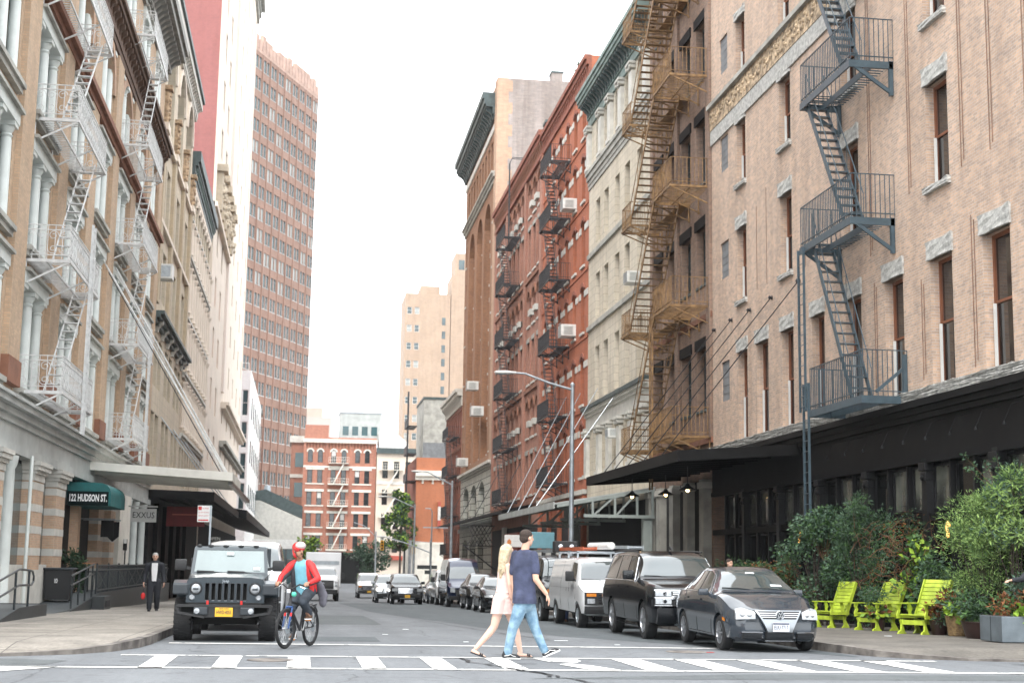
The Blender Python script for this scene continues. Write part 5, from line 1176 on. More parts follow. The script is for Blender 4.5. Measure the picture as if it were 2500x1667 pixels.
def wheel_meshes(r, rr_, w_, style):
    key = (r, rr_, w_, style)
    if key not in WHEELS:
        t = MB(); t.lathe([(rr_*.96,-w_/2+.01),(rr_*1.03,-w_/2),(r*.93,-w_/2+.005),(r,-w_/2+.035),(r,w_/2-.035),(r*.93,w_/2-.005),(rr_*1.03,w_/2),(rr_*.96,w_/2-.01),(rr_*.9,0)],(0,0,0),'x',36)
        if style == 'offroad':
            for i in range(30):
                a = 2*math.pi*i/30
                for x0 in (-w_*.36, w_*.36, 0):
                    a2 = a+(.1 if x0 else 0); p = (x0, r*math.cos(a2), r*math.sin(a2)); u = Vector((0, math.cos(a2), math.sin(a2))); v = Vector((0,-math.sin(a2), math.cos(a2)))
                    t.bar(Vector(p)-u*.01-v*.025, Vector(p)-u*.01+v*.025, w_*.26, .03, u)
        rim = MB(); ns = {'five':5,'ten':10,'six':6,'steel':8,'offroad':5}[style]
        for s_ in (-1, 1):
            e = s_*w_/2; rim.lathe([(rr_*.97,e*.98),(rr_*.9,e*.98),(rr_*.86,e*.6)],(0,0,0),'x',36); rim.lathe([(0,e*.86),(rr_*.2,e*.86),(rr_*.24,e*.6)],(0,0,0),'x',16)
            for i in range(ns):
                a = 2*math.pi*i/ns; c, q = math.cos(a), math.sin(a); 
                rim.bar((e*.76,rr_*.12*c,rr_*.12*q),(e*.84,rr_*.9*c,rr_*.9*q), rr_*(.26 if ns <= 6 else .14), .03,(1,0,0))
        hub = MB(); hub.lathe([(0,-w_*.28),(rr_*.92,-w_*.28),(rr_*.92,w_*.28),(0,w_*.28)],(0,0,0),'x',24)
        WHEELS[key] = (t.mesh('tyre', M['rubber'], 35), rim.mesh('rim', M['alloy'] if style != 'steel' else M['galv'], 30), hub.mesh('brake_disc', M['under']))
    return WHEELS[key]
def wheels(car, pts, r, rr_, w_, style):
    ty, ri, hb = wheel_meshes(r, rr_, w_, style)
    for (x, y) in pts:
        o = thing('wheel', None, None, (x, y, r)); o.parent = car
        link(ty, 'tyre', o); link(ri, 'rim', o); link(hb, 'brake_disc', o)
def boolean_cut(me, cutters):
    a = bpy.data.objects.new('a', me); COL.objects.link(a); tmp = [a]
    for c in cutters:
        b_ = bpy.data.objects.new('c', c); COL.objects.link(b_); tmp.append(b_)
        m = a.modifiers.new('b', 'BOOLEAN'); m.object = b_; m.operation = 'DIFFERENCE'; m.solver = 'EXACT'
    dg = bpy.context.evaluated_depsgraph_get(); dg.update()
    out_ = bpy.data.meshes.new_from_object(a.evaluated_get(dg))
    for t in tmp: bpy.data.objects.remove(t)
    return out_
class Car:
    def __init__(s, name, label, loc, rz=0., cat='car', L=4.5, K=None, bow=.15, rake=None, pm='carblack', group='parked and moving vehicles'):
        s.o = thing(name, label, cat, loc, rz, group); s.L = L; s.K = K; s.bow = bow; s.rake = rake or [(0,0),(3,0)]; s.pm = pm
    def k(s, n, y): return pchip(s.K[n], y)
    def outline(s, y):
        hw, hs, ht = s.k('hw',y), s.k('hs',y), s.k('ht',y); zb, zs, zt = s.k('zb',y), s.k('zs',y), s.k('zt',y)
        zm = zb+(zs-zb)*.42
        return [(0,zb),(hw*.82,zb),(hw*.965,zb+.07),(hw,zm),(hw*.995,zb+(zs-zb)*.75),(hs,zs),(ht+(hs-ht)*.12,zs+(zt-zs)*.80),(ht*.9,zt-(zt-zs)*.055-.006),(ht*.55,zt-.008),(0,zt)]
    def pt(s, y, t):
        """t in 0..9 along the half outline (5 = shoulder, 6 = rail, 9 = centre top)"""
        P = s.outline(y); i = min(int(t), 8); f = t-i; a, b = P[i], P[i+1]
        p0 = P[max(0,i-1)]; p3 = P[min(9,i+2)]
        if i in (3,6,7): # light smoothing
            q = lambda k: .5*((2*a[k])+(-p0[k]+b[k])*f+(2*p0[k]-5*a[k]+4*b[k]-p3[k])*f*f+(-p0[k]+3*a[k]-3*b[k]+p3[k])*f**3)
            return q(0), q(1)
        return a[0]+(b[0]-a[0])*f, a[1]+(b[1]-a[1])*f
    def F(s, x, z, y=0):
        w_ = max(0, 1-y/1.1); w_ = w_*w_*(3-2*w_)
        hw = s.K['hw'][3][1] if len(s.K['hw']) > 3 else .9
        return w_*(s.bow*(abs(x)/hw)**2.2+pchip(s.rake, z))
    def S(s, y, t, sx=1, off=0.):
        x, z = s.pt(y, t); p = Vector((sx*x, y+s.F(x, z, y), z))
        if off:
            e = .02; xa, za = s.pt(y, min(9,t+e)); xb, zb = s.pt(y, max(0,t-e)); tv = Vector((sx*(xa-xb), 0, za-zb))
            x2, z2 = s.pt(y+.03, t); x1, z1 = s.pt(y-.03, t); yv = Vector((sx*(x2-x1), .06, z2-z1)); n = yv.cross(tv)*sx
            if n.length > 1e-9:
                n.normalize()
                c = Vector((p.x, 0, p.z-.9))
                if n.dot(c) < 0: n = -n
                p += n*off
        return p
    def body(s, wheels_=(), r=.36, name='body'):
        ys = sorted({*[i*s.L/56 for i in range(57)], .02, .05, .1, s.L-.02, s.L-.06, *[k[0] for v in s.K.values() for k in v if 0 <= k[0] <= s.L]})
        ts = [0,1,2,2.5,3,3.5,4,4.5,5,5.5,6,6.5,7,7.5,8,9]; m = MB(); nT = len(ts)
        ring = [(t,1) for t in ts]+[(t,-1) for t in reversed(ts[1:-1])]; n = len(ring)
        for y in ys: m.v += [tuple(s.S(y,t,sx)) for t, sx in ring]
        for j in range(len(ys)-1):
            for i in range(n): m.f.append((j*n+i, j*n+(i+1) % n, (j+1)*n+(i+1) % n, (j+1)*n+i)); m.m.append(0)
        # end caps as rows across
        for j, flip in ((0, False), (len(ys)-1, True)):
            for i in range(nT-1):
                a, b = j*n+i, j*n+i+1; c = j*n+((n-i-1) % n if i+1 < nT-0 else 0); c = j*n+(n-(i+1)) % n if i+1 < nT-1 else j*n+nT-1; d = j*n+(n-i) % n
                f = [a, b, c, d]; f = [q for k_, q in enumerate(f) if q not in f[:k_]]
                if len(f) > 2: m.f.append(tuple(f if flip else f[::-1])); m.m.append(0)
        me = m.mesh('body', M[s.pm], fixn=True)
        cut = []
        for (yy, rc) in wheels_:
            c = MB(); c.tube((-1.4,yy,rc-.02),(1.4,yy,rc-.02),rc+.055,40); cm = c.mesh('c', M['under'], fixn=True); cut.append(cm)
        if cut: me = boolean_cut(me, cut)
        me.name = 'body'
        me.polygons.foreach_set('use_smooth', [True]*len(me.polygons))
        try: me.set_sharp_from_angle(angle=R(32))
        except Exception: pass
        o = link(me, 'body', s.o); s.b = o; return o
    def sidepanel(s, name, m, y0, y1, t0, t1, dy0=0, dy1=0, off=.006, nu=10, nv=5, sides=(1,-1), parent=None):
        """glass or trim following the side between rails t0..t1; dy shifts the top edge ends"""
        for sx in sides:
            def fn(u, v):
                y = (y0+(y1-y0)*u)*(1-v)+((y0+dy0)+(y1+dy1-y0-dy0)*u)*v
                return tuple(s.S(y, t0+(t1-t0)*v, sx, off))
            MB().grid(fn, nu, nv).build(name, M[m], parent or s.o, smooth=True)
    def crosspanel(s, name, m, y0, y1, t_in, off=.006, nu=14, nv=8, inset_top=0, parent=None):
        """glass across the car (windshield, back window): y0..y1, from side rail t_in over the centre"""
        def fn(u, v):
            a = u*2-1; ti = t_in+inset_top*v; t = 9-abs(a)*(9-ti); return tuple(s.S(y0+(y1-y0)*v, t, 1 if a >= 0 else -1, off))
        return MB().grid(fn, nu, nv).build(name, M[m], parent or s.o, smooth=True)
    def front(s, name, m, x0, x1, z0, z1, off=.01, nu=8, nv=4, th=.02, skew=0, parent=None, curve=None, y=0):
        """plate following the front face"""
        k = MB()
        def fn(o):
            def g(u, v):
                x = x0+(x1-x0)*u; zz0 = z0+(skew*u if skew > 0 else -skew*(1-u)); z = zz0+(z1-zz0)*v
                if curve: x, z = curve(u, v)
                return (x, y+s.F(x, z, y)-o, z)
            return g
        k.grid(fn(off+th), nu, nv)
        e = 1e-9
        for (ua, va, ub, vb) in ((0,0,1,0),(1,0,1,1),(1,1,0,1),(0,1,0,0)):
            n = nu if va == vb else nv
            for i in range(n):
                p, q = i/n, (i+1)/n; A = (ua+(ub-ua)*p, va+(vb-va)*p); B = (ua+(ub-ua)*q, va+(vb-va)*q)
                k.quad(fn(off+th)(*A), fn(off+th)(*B), fn(-.05)(*B), fn(-.05)(*A))
        return k.build(name, M[m] if isinstance(m, str) else m, parent or s.o, smooth=50)
    def seam(s, pts, m='plastic', r=.006, name='door_seam', sides=(1,-1), off=.001):
        for sx in sides: MB().path([s.S(y, t, sx, off) for y, t in pts], r, 4).build(name, M[m], s.o)
    def mirror(s, y, x, z, m, w_=.22, h=.15, glass=True):
        for sx in (1, -1):
            k = MB(); k.bbox(sx*x, sx*(x+w_), y, y+.1, z, z+h, .035); k.bar((sx*(x-.12), y+.06, z+.02), (sx*(x+.05), y+.05, z+.05), .06, .05)
            k.build('mirror', M[m], s.o, smooth=50)
    def plate(s, txt, x, z, ym='plate', top=None, off=.05):
        y = s.F(x, z)-off
        MB().bbox(x-.155,x+.155,y-.012,y,z-.08,z+.08,.006).build('licence_plate', M[ym], s.o)
        text_on(txt, .105, M['ink'], s.o, (x,y-.016,z-.008), width=.26, depth=.004)
        if ym == 'plate': MB().box(x-.15,x+.15,y-.0145,y-.012,z+.048,z+.074).build('plate_band', M['ink'], s.o)
    def wipers(s, y, t, n=2, span=.5):
        for k in range(n):
            x0 = (-.55+k*.62)*(s.k('ht', y+.3)/.62); a = s.S(y-.04, 8.6, 1, .02)
            MB().path([(x0+.42,y-.02+.02,a.z+.005),(x0+.2,y+.02,a.z+.03),(x0-.12,y+.03,a.z+.035)],.009,5).build('wiper', M['plastic'], s.o)

# ---- grey sedan, front right
SED = dict(hw=[(0,.62),(.06,.74),(.2,.84),(.6,.885),(2.2,.89),(3.9,.88),(4.35,.80),(4.55,.66)], hs=[(0,.56),(.06,.66),(.2,.76),(.6,.82),(1.25,.835),(2.2,.84),(3.9,.80),(4.35,.72),(4.55,.58)],
    ht=[(0,.42),(.2,.56),(.6,.66),(1.28,.72),(1.95,.56),(2.6,.57),(3.3,.55),(4.0,.62),(4.4,.60),(4.55,.5)], zb=[(0,.26),(.1,.2),(.3,.18),(4.2,.2),(4.55,.3)],
    zs=[(0,.63),(.1,.73),(.4,.86),(.8,.94),(1.25,1.0),(2.2,1.02),(3.9,1.05),(4.4,1.02),(4.55,.91)], zt=[(0,.70),(.1,.80),(.4,.93),(.8,1.01),(1.28,1.07),(1.5,1.2),(1.95,1.465),(2.3,1.54),(2.8,1.54),(3.3,1.45),(3.85,1.17),(4.05,1.12),(4.4,1.09),(4.55,.98)])
SRAKE = [(.18,.09),(.3,.02),(.42,0),(.60,.02),(.72,.06),(.86,.2),(1.0,.3)]
def sedan(name, label, loc, pm='carblack', K=SED, simple=False, plate=None, rz=0, rim='ten', rake=SRAKE, L=4.55):
    c = Car(name, label, loc, rz, L=L, K=K, bow=.24, rake=rake, pm=pm)
    c.body([(.93,.325),(3.52,.325)])
    wheels(c.o, [(-.77,.93),(.77,.93),(-.77,3.52),(.77,3.52)], .325, .215, .2, rim)
    c.crosspanel('windshield', 'wind', 1.36, 1.97, 6.25, inset_top=.35)
    c.crosspanel('rear_window', 'carglass', 3.36, 3.86, 6.3)
    c.sidepanel('side_window', 'carglass', 1.72, 2.42, 5.1, 6.0, dy0=.42, dy1=0); c.sidepanel('side_window', 'carglass', 2.5, 3.25, 5.1, 6.0, dy0=0, dy1=-.12)
    c.sidepanel('quarter_window', 'carglass', 3.3, 3.62, 5.15, 5.85, dy0=0, dy1=-.28)
    c.seam([(1.42,4.9),(1.42,3),(1.5,2.1)]); c.seam([(2.46,5.0),(2.46,3),(2.46,2.1)]); c.seam([(3.42,5.0),(3.42,4.2),(3.2,3.4),(3.1,2.4)]); c.seam([(1.42,2.1),(3.1,2.15)], r=.008)
    for y in (2.2, 3.2): c.sidepanel('door_handle', 'cargrey' if pm == 'cargrey' else pm, y, y+.17, 4.35, 4.5, off=.03, nu=3, nv=1)
    c.mirror(1.72, .84, .98, pm if pm != 'carblack' else 'plastic', w_=.2, h=.13)
    c.wipers(1.36, 8, 2)
    return c
c = sedan('parked_sedan', 'charcoal grey sedan parked nose-on at the right curb, nearest the lime green chairs', (8.62,25.9,0), 'cargrey')
# chrome window line, roof seam
for sx in (1,-1): MB().path([c.S(1.66+.4*0,5.06,sx,.012)]+[c.S(y,5.04,sx,.012) for y in (2,2.4,2.9,3.3,3.6)]+[c.S(3.5,5.6,sx,.012),c.S(3.25,6.04,sx,.012)]+[c.S(y,6.06,sx,.012) for y in (3.0,2.6,2.3)]+[c.S(2.05,5.95,sx,.012),c.S(1.7,5.1,sx,.012)],.009,5).build('window_trim', M['chrome'], c.o)
# V-shaped chrome nose shield, grille
def shield(u, v):
    z = .37+(.755-.37)*v; hw_ = .23+.21*v**1.2; return (-hw_+2*hw_*u, z)
M['satin'] = mat('satin_silver', (.32,.34,.36), .3, metal=.8, var=.1)
c.front('grille_surround', 'satin', 0,0,0,0, off=.008, th=.02, curve=shield, nu=16, nv=8)
def gr(zlo, zhi):
    def f(u, v):
        z = zlo+(zhi-zlo)*v; hw_ = .23+.21*((z-.37)/.385)**1.2-.035; return (-hw_+2*hw_*u, z)
    return f
g = c.front('upper_grille', 'plastic', 0,0,0,0, off=.03, th=.004, curve=gr(.60,.74), nu=14, nv=2)
for z in (.63,.665,.70): c.front('grille_bar', 'chrome', 0,0,0,0, off=.036, th=.008, curve=gr(z,z+.011), nu=14, nv=1, parent=g)
def lowg(u, v): z = .225+.14*v; hw_ = .245+.02*v; return (-hw_+2*hw_*u, z)
g = c.front('lower_grille', 'plastic', 0,0,0,0, off=.03, th=.004, curve=lowg, nu=10, nv=2)
for i in range(5): c.front('grille_bar', 'jeeptrim', -.24,.24,.24+i*.024,.249+i*.024, off=.034, th=.008, nu=8, nv=1, parent=g)
c.front('chrome_lip', 'chrome', -.27,.27,.205,.222, off=.02, th=.02, nu=10, nv=1)
for sx in (1,-1):
    def sg(u, v, sx=sx): z = .245+.105*v; xi = .33; xo = .66; return (sx*(xi+(xo-xi)*u), z)
    g = c.front('side_grille', 'plastic', 0,0,0,0, off=.012, th=.004, curve=sg, nu=8, nv=2)
    for i in range(3): c.front('grille_bar', 'jeeptrim', *sorted((sx*.34,sx*.64)),.262+i*.03,.272+i*.03, off=.016, th=.006, nu=6, nv=1, parent=g)
    c.front('chrome_strip', 'chrome', *sorted((sx*.32,sx*.68)),.352,.37, off=.014, th=.012, nu=6, nv=1)
    def hl(u, v, sx=sx):
        x = .44+.33*u; zlo = .60-.015*u; zhi = .72+.075*min(1,u*1.6)-.03*max(0,u-.7)/.3
        z = zlo+(zhi-zlo)*v; return (sx*x, z)
    h = c.front('headlight', 'lens', 0,0,0,0, off=.006, th=.012, curve=hl, nu=12, nv=6)
    for (dx, rr_) in ((.53,.05),(.65,.048)): y = c.F(dx,.67)-.022; MB().lathe([(0,-.012),(rr_*.6,-.014),(rr_,-.004),(rr_*1.1,.01)],(sx*dx,y,.675),'y',18).build('lamp_bowl', M['chrome'], h, smooth=40)
    c.sidepanel('side_marker', 'amber', .34,.5, 3.35,3.6, off=.012, nu=3, nv=1, sides=(sx,))
y = c.F(0,.67)-.055
k = MB(); k.lathe([(.062,0),(.074,-.012),(.084,0)],(0,y,.67),'y',28)
for pts in (((-.035,.05),(0,.004),(.035,.05)),((-.052,.02),(-.028,-.055),(0,-.008),(.028,-.055),(.052,.02))):
    for a, b_ in zip(pts, pts[1:]): k.bar((a[0],y-.01,.67+a[1]),(b_[0],y-.01,.67+b_[1]),.012,.013,(0,1,0))
k.build('emblem', M['chrome'], c.o, smooth=40); MB().lathe([(0,-.004),(.066,-.004),(.07,.01)],(0,y,.67),'y',24).build('emblem_disc', M['jeeptrim'], c.o)
c.plate('EUU·7717', .0, .46, off=.05)
c.crosspanel('mirror_sticker', 'sticker', 1.8, 1.84, 8.72, off=.012, nu=4, nv=1)
s1 = MB(); s1.grid(lambda u, v: tuple(c.S(1.45+.05*v, 7.5+.7*u, 1, .012)), 4, 1); s1.build('sticker', M['sticker'], c.o)
k = MB(); k.path([(.42+.16*math.cos(a),1.85,.98+.14*math.sin(a)) for a in [i*.5 for i in range(13)]],.016,6); k.build('steering_wheel', M['plastic'], c.o)

# ---- black full-size SUV behind it
SUV = dict(hw=[(0,.80),(.05,.88),(.2,.97),(.7,1.02),(3,1.02),(5.2,1.01),(5.6,.97),(5.7,.9)], hs=[(0,.78),(.05,.84),(.2,.92),(.7,.97),(3,.98),(5.2,.96),(5.7,.86)],
    ht=[(0,.72),(.2,.84),(.9,.9),(1.55,.92),(2.05,.76),(3,.77),(5.0,.75),(5.5,.72),(5.7,.7)], zb=[(0,.34),(.2,.3),(5.3,.34),(5.7,.42)],
    zs=[(0,.98),(.05,1.02),(.3,1.08),(1.5,1.17),(3,1.2),(5.4,1.2),(5.7,1.1)], zt=[(0,1.02),(.06,1.10),(.3,1.17),(.9,1.22),(1.5,1.26),(1.75,1.44),(2.15,1.76),(2.6,1.87),(4.2,1.89),(5.3,1.86),(5.5,1.75),(5.7,1.25)])
c = Car('parked_suv', 'glossy black full-size suv with chrome front parked behind the charcoal sedan', (8.5,30.95,gz(33)), cat='suv', L=5.7, K=SUV, bow=.16, rake=[(.3,.12),(.5,0),(.75,0),(1.0,.02),(1.1,.1),(1.3,.2)], pm='carblack')
c.o.scale = (1,1,1.04); c.body([(1.02,.405),(4.32,.405)]); wheels(c.o, [(-.87,1.02),(.87,1.02),(-.87,4.32),(.87,4.32)], .405, .27, .26, 'six')
c.crosspanel('windshield', 'wind', 1.62, 2.2, 6.2, inset_top=.3); c.crosspanel('rear_window', 'carglass', 5.42, 5.62, 6.4)
c.sidepanel('side_window', 'carglass', 2.0, 2.85, 5.1, 6.05, dy0=.28); c.sidepanel('side_window', 'carglass', 2.95, 3.85, 5.1, 6.05); c.sidepanel('side_window', 'carglass', 3.97, 5.25, 5.1, 6.05, dy1=-.15)
for sx in (1,-1):
    MB().path([c.S(y,5.05,sx,.012) for y in (1.9,2.5,3.2,4,4.6,5.25)]+[c.S(5.15,6.08,sx,.012)]+[c.S(y,6.1,sx,.012) for y in (4.6,4,3.2,2.5,2.3)]+[c.S(1.92,5.1,sx,.012)],.013,5).build('window_trim', M['chrome'], c.o)
    MB().path([c.S(y,6.6,sx,.05) for y in (2.5,3.2,4,4.8,5.2)],.02,6).build('roof_rail', M['plastic'], c.o)
    def hl(u, v, sx=sx): return (sx*(.60+.34*u), (.80 if 1 else 0)+(.22)*v)
    for (z0, z1) in ((.92,1.03),(.76,.88)):
        def q(u, v, sx=sx, z0=z0, z1=z1): return (sx*(.60+.33*u), z0+(z1-z0)*v)
        h = c.front('headlight', 'lens', 0,0,0,0, off=.01, th=.02, curve=q, nu=8, nv=3)
        yy = c.F(.74,z0)-.045; MB().lathe([(0,-.01),(.035,-.012),(.045,0)],(sx*.74,yy,(z0+z1)/2),'y',14).build('lamp_bowl', M['chrome'], h)
    for z in (1.045,.895,.735): c.front('headlight_trim', 'chrome', *sorted((sx*.58,sx*.95)), z-.012, z+.008, off=.012, th=.02, nu=6, nv=1)
    c.front('fog_recess', 'plastic', *sorted((sx*.55,sx*.88)), .46,.54, off=.004, th=.01)
    c.sidepanel('running_board', 'plastic', 1.6, 3.8, 1.55, 1.9, off=.09, nu=3, nv=1, sides=(sx,))
    for y in (2.62,3.62): c.sidepanel('door_handle', 'carblack', y, y+.2, 4.4, 4.52, off=.035, nu=3, nv=1, sides=(sx,))
c.seam([(1.6,4.9),(1.6,3),(1.62,2.1)]); c.seam([(2.9,5.0),(2.9,3),(2.9,2.1)]); c.seam([(3.9,5.0),(3.9,3.4),(3.75,2.4)])
g = c.front('grille', 'plastic', -.58,.58,.72,1.03, off=.0, th=.02)
for z in (.76,.80,.955,.99): c.front('grille_bar', 'chrome', -.57,.57,z,z+.014, off=.022, th=.01, parent=g)
c.front('chrome_bar', 'chrome', -.60,.60,.86,.93, off=.03, th=.03); c.front('chrome_hood_strip', 'chrome', -.60,.60,1.03,1.055, off=.02, th=.03)
k = MB(); y = c.F(0,.9)-.075; k.box(-.13,.13,y,y+.02,.875,.915); k.box(-.05,.05,y-.002,y+.02,.85,.94); k.build('emblem', M['amber'], c.o)
c.front('bumper', 'carblack', -.9,.9,.36,.68, off=.04, th=.05); c.front('lower_grille', 'plastic', -.5,.5,.40,.56, off=.092, th=.005); c.front('silver_skid_plate', 'galv', -.5,.5,.33,.37, off=.09, th=.02)
c.mirror(1.95, .98, 1.24, 'carblack', w_=.26, h=.2); c.wipers(1.6, 8)
k = MB(); k.prism([(2.3,1.9),(2.5,1.98),(2.62,1.9)],'x',-.02,.02); k.build('roof_antenna', M['plastic'], c.o, fixn=True)

# ---- vans
VAN = dict(hw=[(0,.86),(.05,.93),(.2,.98),(.6,1.0),(3,1.0),(5.4,.99),(5.5,.95)], hs=[(0,.84),(.05,.90),(.2,.95),(.6,.97),(3,.985),(5.4,.97),(5.5,.93)],
    ht=[(0,.76),(.3,.84),(.75,.90),(1.35,.80),(2.0,.84),(5.3,.83),(5.5,.8)], zb=[(0,.42),(.2,.38),(5.5,.42)],
    zs=[(0,1.02),(.05,1.06),(.3,1.16),(.75,1.28),(1.5,1.32),(5.5,1.32)], zt=[(0,1.06),(.06,1.13),(.3,1.23),(.72,1.33),(.9,1.48),(1.35,1.93),(1.75,2.06),(2.4,2.1),(5.3,2.1),(5.5,2.02)])
VRAKE = [(.4,.03),(.6,0),(1.1,0),(1.2,.06),(1.4,.1)]
def van(label, loc, pm='carwhite', glass=False, rz=0, grille=True):
    c = Car('parked_van', label, loc, rz, cat='van', L=5.5, K=VAN, bow=.1, rake=VRAKE, pm=pm)
    c.body([(.82,.375),(4.3,.375)]); wheels(c.o, [(-.86,.82),(.86,.82),(-.86,4.3),(.86,4.3)], .375, .225, .25, 'steel')
    c.crosspanel('windshield', 'wind', .84, 1.42, 6.2, inset_top=.25)
    c.sidepanel('side_window', 'carglass', 1.18, 2.0, 5.1, 6.0, dy0=.38)
    if glass: c.sidepanel('side_window', 'carglass', 2.2, 3.6, 5.1, 6.0); c.sidepanel('side_window', 'carglass', 3.75, 5.2, 5.1, 6.0)
    c.seam([(1.12,4.9),(1.12,3.2)]); c.seam([(2.12,6.0),(2.12,5),(2.12,3),(2.12,2.1)]); c.seam([(3.4,6.1),(3.4,5),(3.4,3),(3.4,2.1)]); c.seam([(1.2,4.3),(3.4,4.3),(5.4,4.3)], r=.004)
    for y in (1.9, 2.3): c.sidepanel('door_handle', 'plastic', y, y+.06, 3.9, 4.35, off=.03, nu=2, nv=2)
    for sx in (1,-1):
        c.front('lamp_housing', 'plastic', *sorted((sx*.60,sx*.92)), .70,1.06, off=.005, th=.02)
        c.front('turn_signal', 'amber', *sorted((sx*.63,sx*.88)), .94,1.03, off=.028, th=.02); h = c.front('headlight', 'lens', *sorted((sx*.66,sx*.86)), .74,.88, off=.028, th=.02)
    g = c.front('grille', 'plastic', -.6,.6,.70,1.06, off=.012, th=.02)
    for z in (.76,.83,.90,.97): c.front('grille_bar', 'chrome' if pm == 'carwhite' else 'galv', -.56,.56,z,z+.02, off=.034, th=.012, parent=g)
    c.front('bumper', 'plastic', -.92,.92,.44,.66, off=.05, th=.08)
    c.mirror(1.28, .99, 1.36, 'plastic', w_=.24, h=.3); c.wipers(.84, 8)
    return c
c = van('white cargo van with ladders and pipes on its roof rack, behind the black suv', (8.42,38.6,gz(41)))
vw = c.o; vw.scale = (1,1,.915)
for i, t_ in enumerate((.0,.12,.24,.36)): 
    k = MB(); k.grid(lambda u, v: tuple(c.S(1.35+.45*u, 4.75-t_*1.6-.12*v, -1, .004)), 6, 1); k.build('faded_lettering', M['galv'], c.o)
for y in (1.9,3.3,4.8): k = MB(); k.bar((-.8,y,2.24),(.8,y,2.24),.05,.05); [k.bar((x,y,2.06),(x,y,2.24),.05,.05,(0,1,0)) for x in (-.78,.78)]; k.build('roof_rack_bar', M['galv'], c.o)
def ladder_thing(name, label, loc, L, w_, rz=0, tilt=0, m='galv', n=12):
    o = thing(name, label, 'ladder', loc, rz); k = MB()
    for x in (-w_/2, w_/2): k.bar((x,0,0),(x,L,tilt),.03,.09)
    k.build('rails', M[m], o); k = MB(); [k.tube((-w_/2,L*(i+.5)/n,tilt*(i+.5)/n),(w_/2,L*(i+.5)/n,tilt*(i+.5)/n),.016,6) for i in range(n)]; k.build('rung', M[m], o); return o
zz = gz(41)-.18
M['ladorange'] = mat('orange_fibreglass', (.5,.12,.05), .5, var=.2)
ladder_thing('extension_ladder', 'long aluminium ladder on the white cargo van roof, side nearest the sidewalk', (9.0,39.2,zz+2.36), 3.9, .42, 0, .05); ladder_thing('extension_ladder', 'reddish fibreglass ladder on the white cargo van roof', (7.95,40.3,zz+2.33), 4.0, .38, .02, .0, 'ladorange')
o = thing('pipe_bundle', 'white plastic pipe lying between the ladders on the van roof', 'pipe', (8.5,40.0,zz+2.4)); MB().tube((0,0,0),(0,3,.03),.1,16).build('tube', M['white'], o, smooth=40); k = MB(); k.lathe([(0,-.03),(.08,-.02),(.105,.02)],(0,0,0),'y',16); k.build('cap', M['whitesh'], o)
o = thing('work_light_box', 'boxy black and steel tool case on the rear of the white van roof', 'tool case', (7.9,43.7,zz+2.24)); MB().bbox(-.35,.35,0,.5,0,.34,.03).build('case', M['plastic'], o); k = MB(); [k.lathe([(0,-.02),(.07,-.01),(.08,.02)],(x,-.01,.17),'y',12) for x in (-.18,.16)]; k.build('lamp', M['chrome'], o)
c = van('black passenger van with a ladder rack, behind the white cargo van', (8.5,45.4,gz(48)), 'carblack', True)
ladder_thing('extension_ladder', 'silver ladder on the roof of the black passenger van', (8.1,45.9,gz(48)+2.24), 4.4, .45, .01); 
c = van('white work van parked beyond the dark vans on the right', (8.95,87.0,gz(89)), 'carwhite')
c = van('white van parked directly behind the grey off-roader', (-1.35,34.3,gz(36)), 'carwhite')
c = van('white van with amber lamps driving far down the street', (5.7,124,gz(126)), 'carwhite'); c.plate('T12·845C', 0, .56, 'plateY', off=.15)
# ---- high-roof van
HR = dict(hw=[(0,.82),(.06,.92),(.3,.99),(.8,1.01),(5.6,1.0),(5.7,.98)], hs=[(0,.78),(.06,.86),(.3,.94),(.9,.97),(5.7,.97)], ht=[(0,.66),(.4,.78),(.8,.84),(1.5,.78),(2.1,.80),(5.7,.8)], zb=[(0,.4),(5.7,.42)],
    zs=[(0,1.0),(.3,1.15),(.8,1.35),(1.6,1.42),(5.7,1.42)], zt=[(0,1.05),(.3,1.24),(.65,1.42),(1.3,2.05),(1.9,2.5),(2.5,2.62),(5.5,2.62),(5.7,2.5)])
c = Car('parked_van', 'tall dark navy high-roof van parked past the small sedans', (8.75,78.2,gz(80)), cat='van', L=5.7, K=HR, bow=.14, rake=VRAKE, pm='carnavy')
c.body([(.95,.36),(4.6,.36)]); wheels(c.o, [(-.87,.95),(.87,.95),(-.87,4.6),(.87,4.6)], .36, .23, .24, 'steel'); c.crosspanel('windshield', 'wind', .78, 1.42, 6.2); c.sidepanel('side_window', 'carglass', 1.35, 2.2, 5.1, 5.8, dy0=.3)
for sx in (1,-1): c.front('headlight', 'lens', *sorted((sx*.6,sx*.85)), .8,1.05, off=.005, th=.02)
c.front('grille', 'plastic', -.55,.55,.66,.95, off=.01, th=.02); c.mirror(1.3, 1.0, 1.4, 'plastic', w_=.26, h=.34); c.front('bumper', 'plastic', -.9,.9,.42,.62, off=.03, th=.04)
# ---- small sedans
def frontkit(c, pl=None):
    for sx in (1,-1):
        def hl(u, v, sx=sx): return (sx*(.44+.34*u), .64+.02*u+(.11-.03*u)*v)
        c.front('headlight', 'lens', 0,0,0,0, off=.006, th=.014, curve=hl)
        c.front('fog_recess', 'plastic', *sorted((sx*.45,sx*.7)), .28,.36, off=.006, th=.01)
    c.front('grille', 'plastic', -.36,.36,.48,.70, off=.01, th=.012); c.front('grille_trim', 'chrome', -.37,.37,.695,.72, off=.01, th=.02); c.front('lower_grille', 'plastic', -.38,.38,.25,.36, off=.01, th=.012)
    if pl: c.plate(*pl)
c = sedan('parked_sedan', 'small black sedan parked beside the woman in the dress', (8.5,61.9,gz(63.5)), 'carblack', rim='five'); frontkit(c, ('JKD·2204',0,.42,'plate'))
CR = {k: ([(a,b*1.03) for a,b in v] if k[0] == 'h' else [(a,b*1.13) for a,b in v]) for k, v in SED.items()}
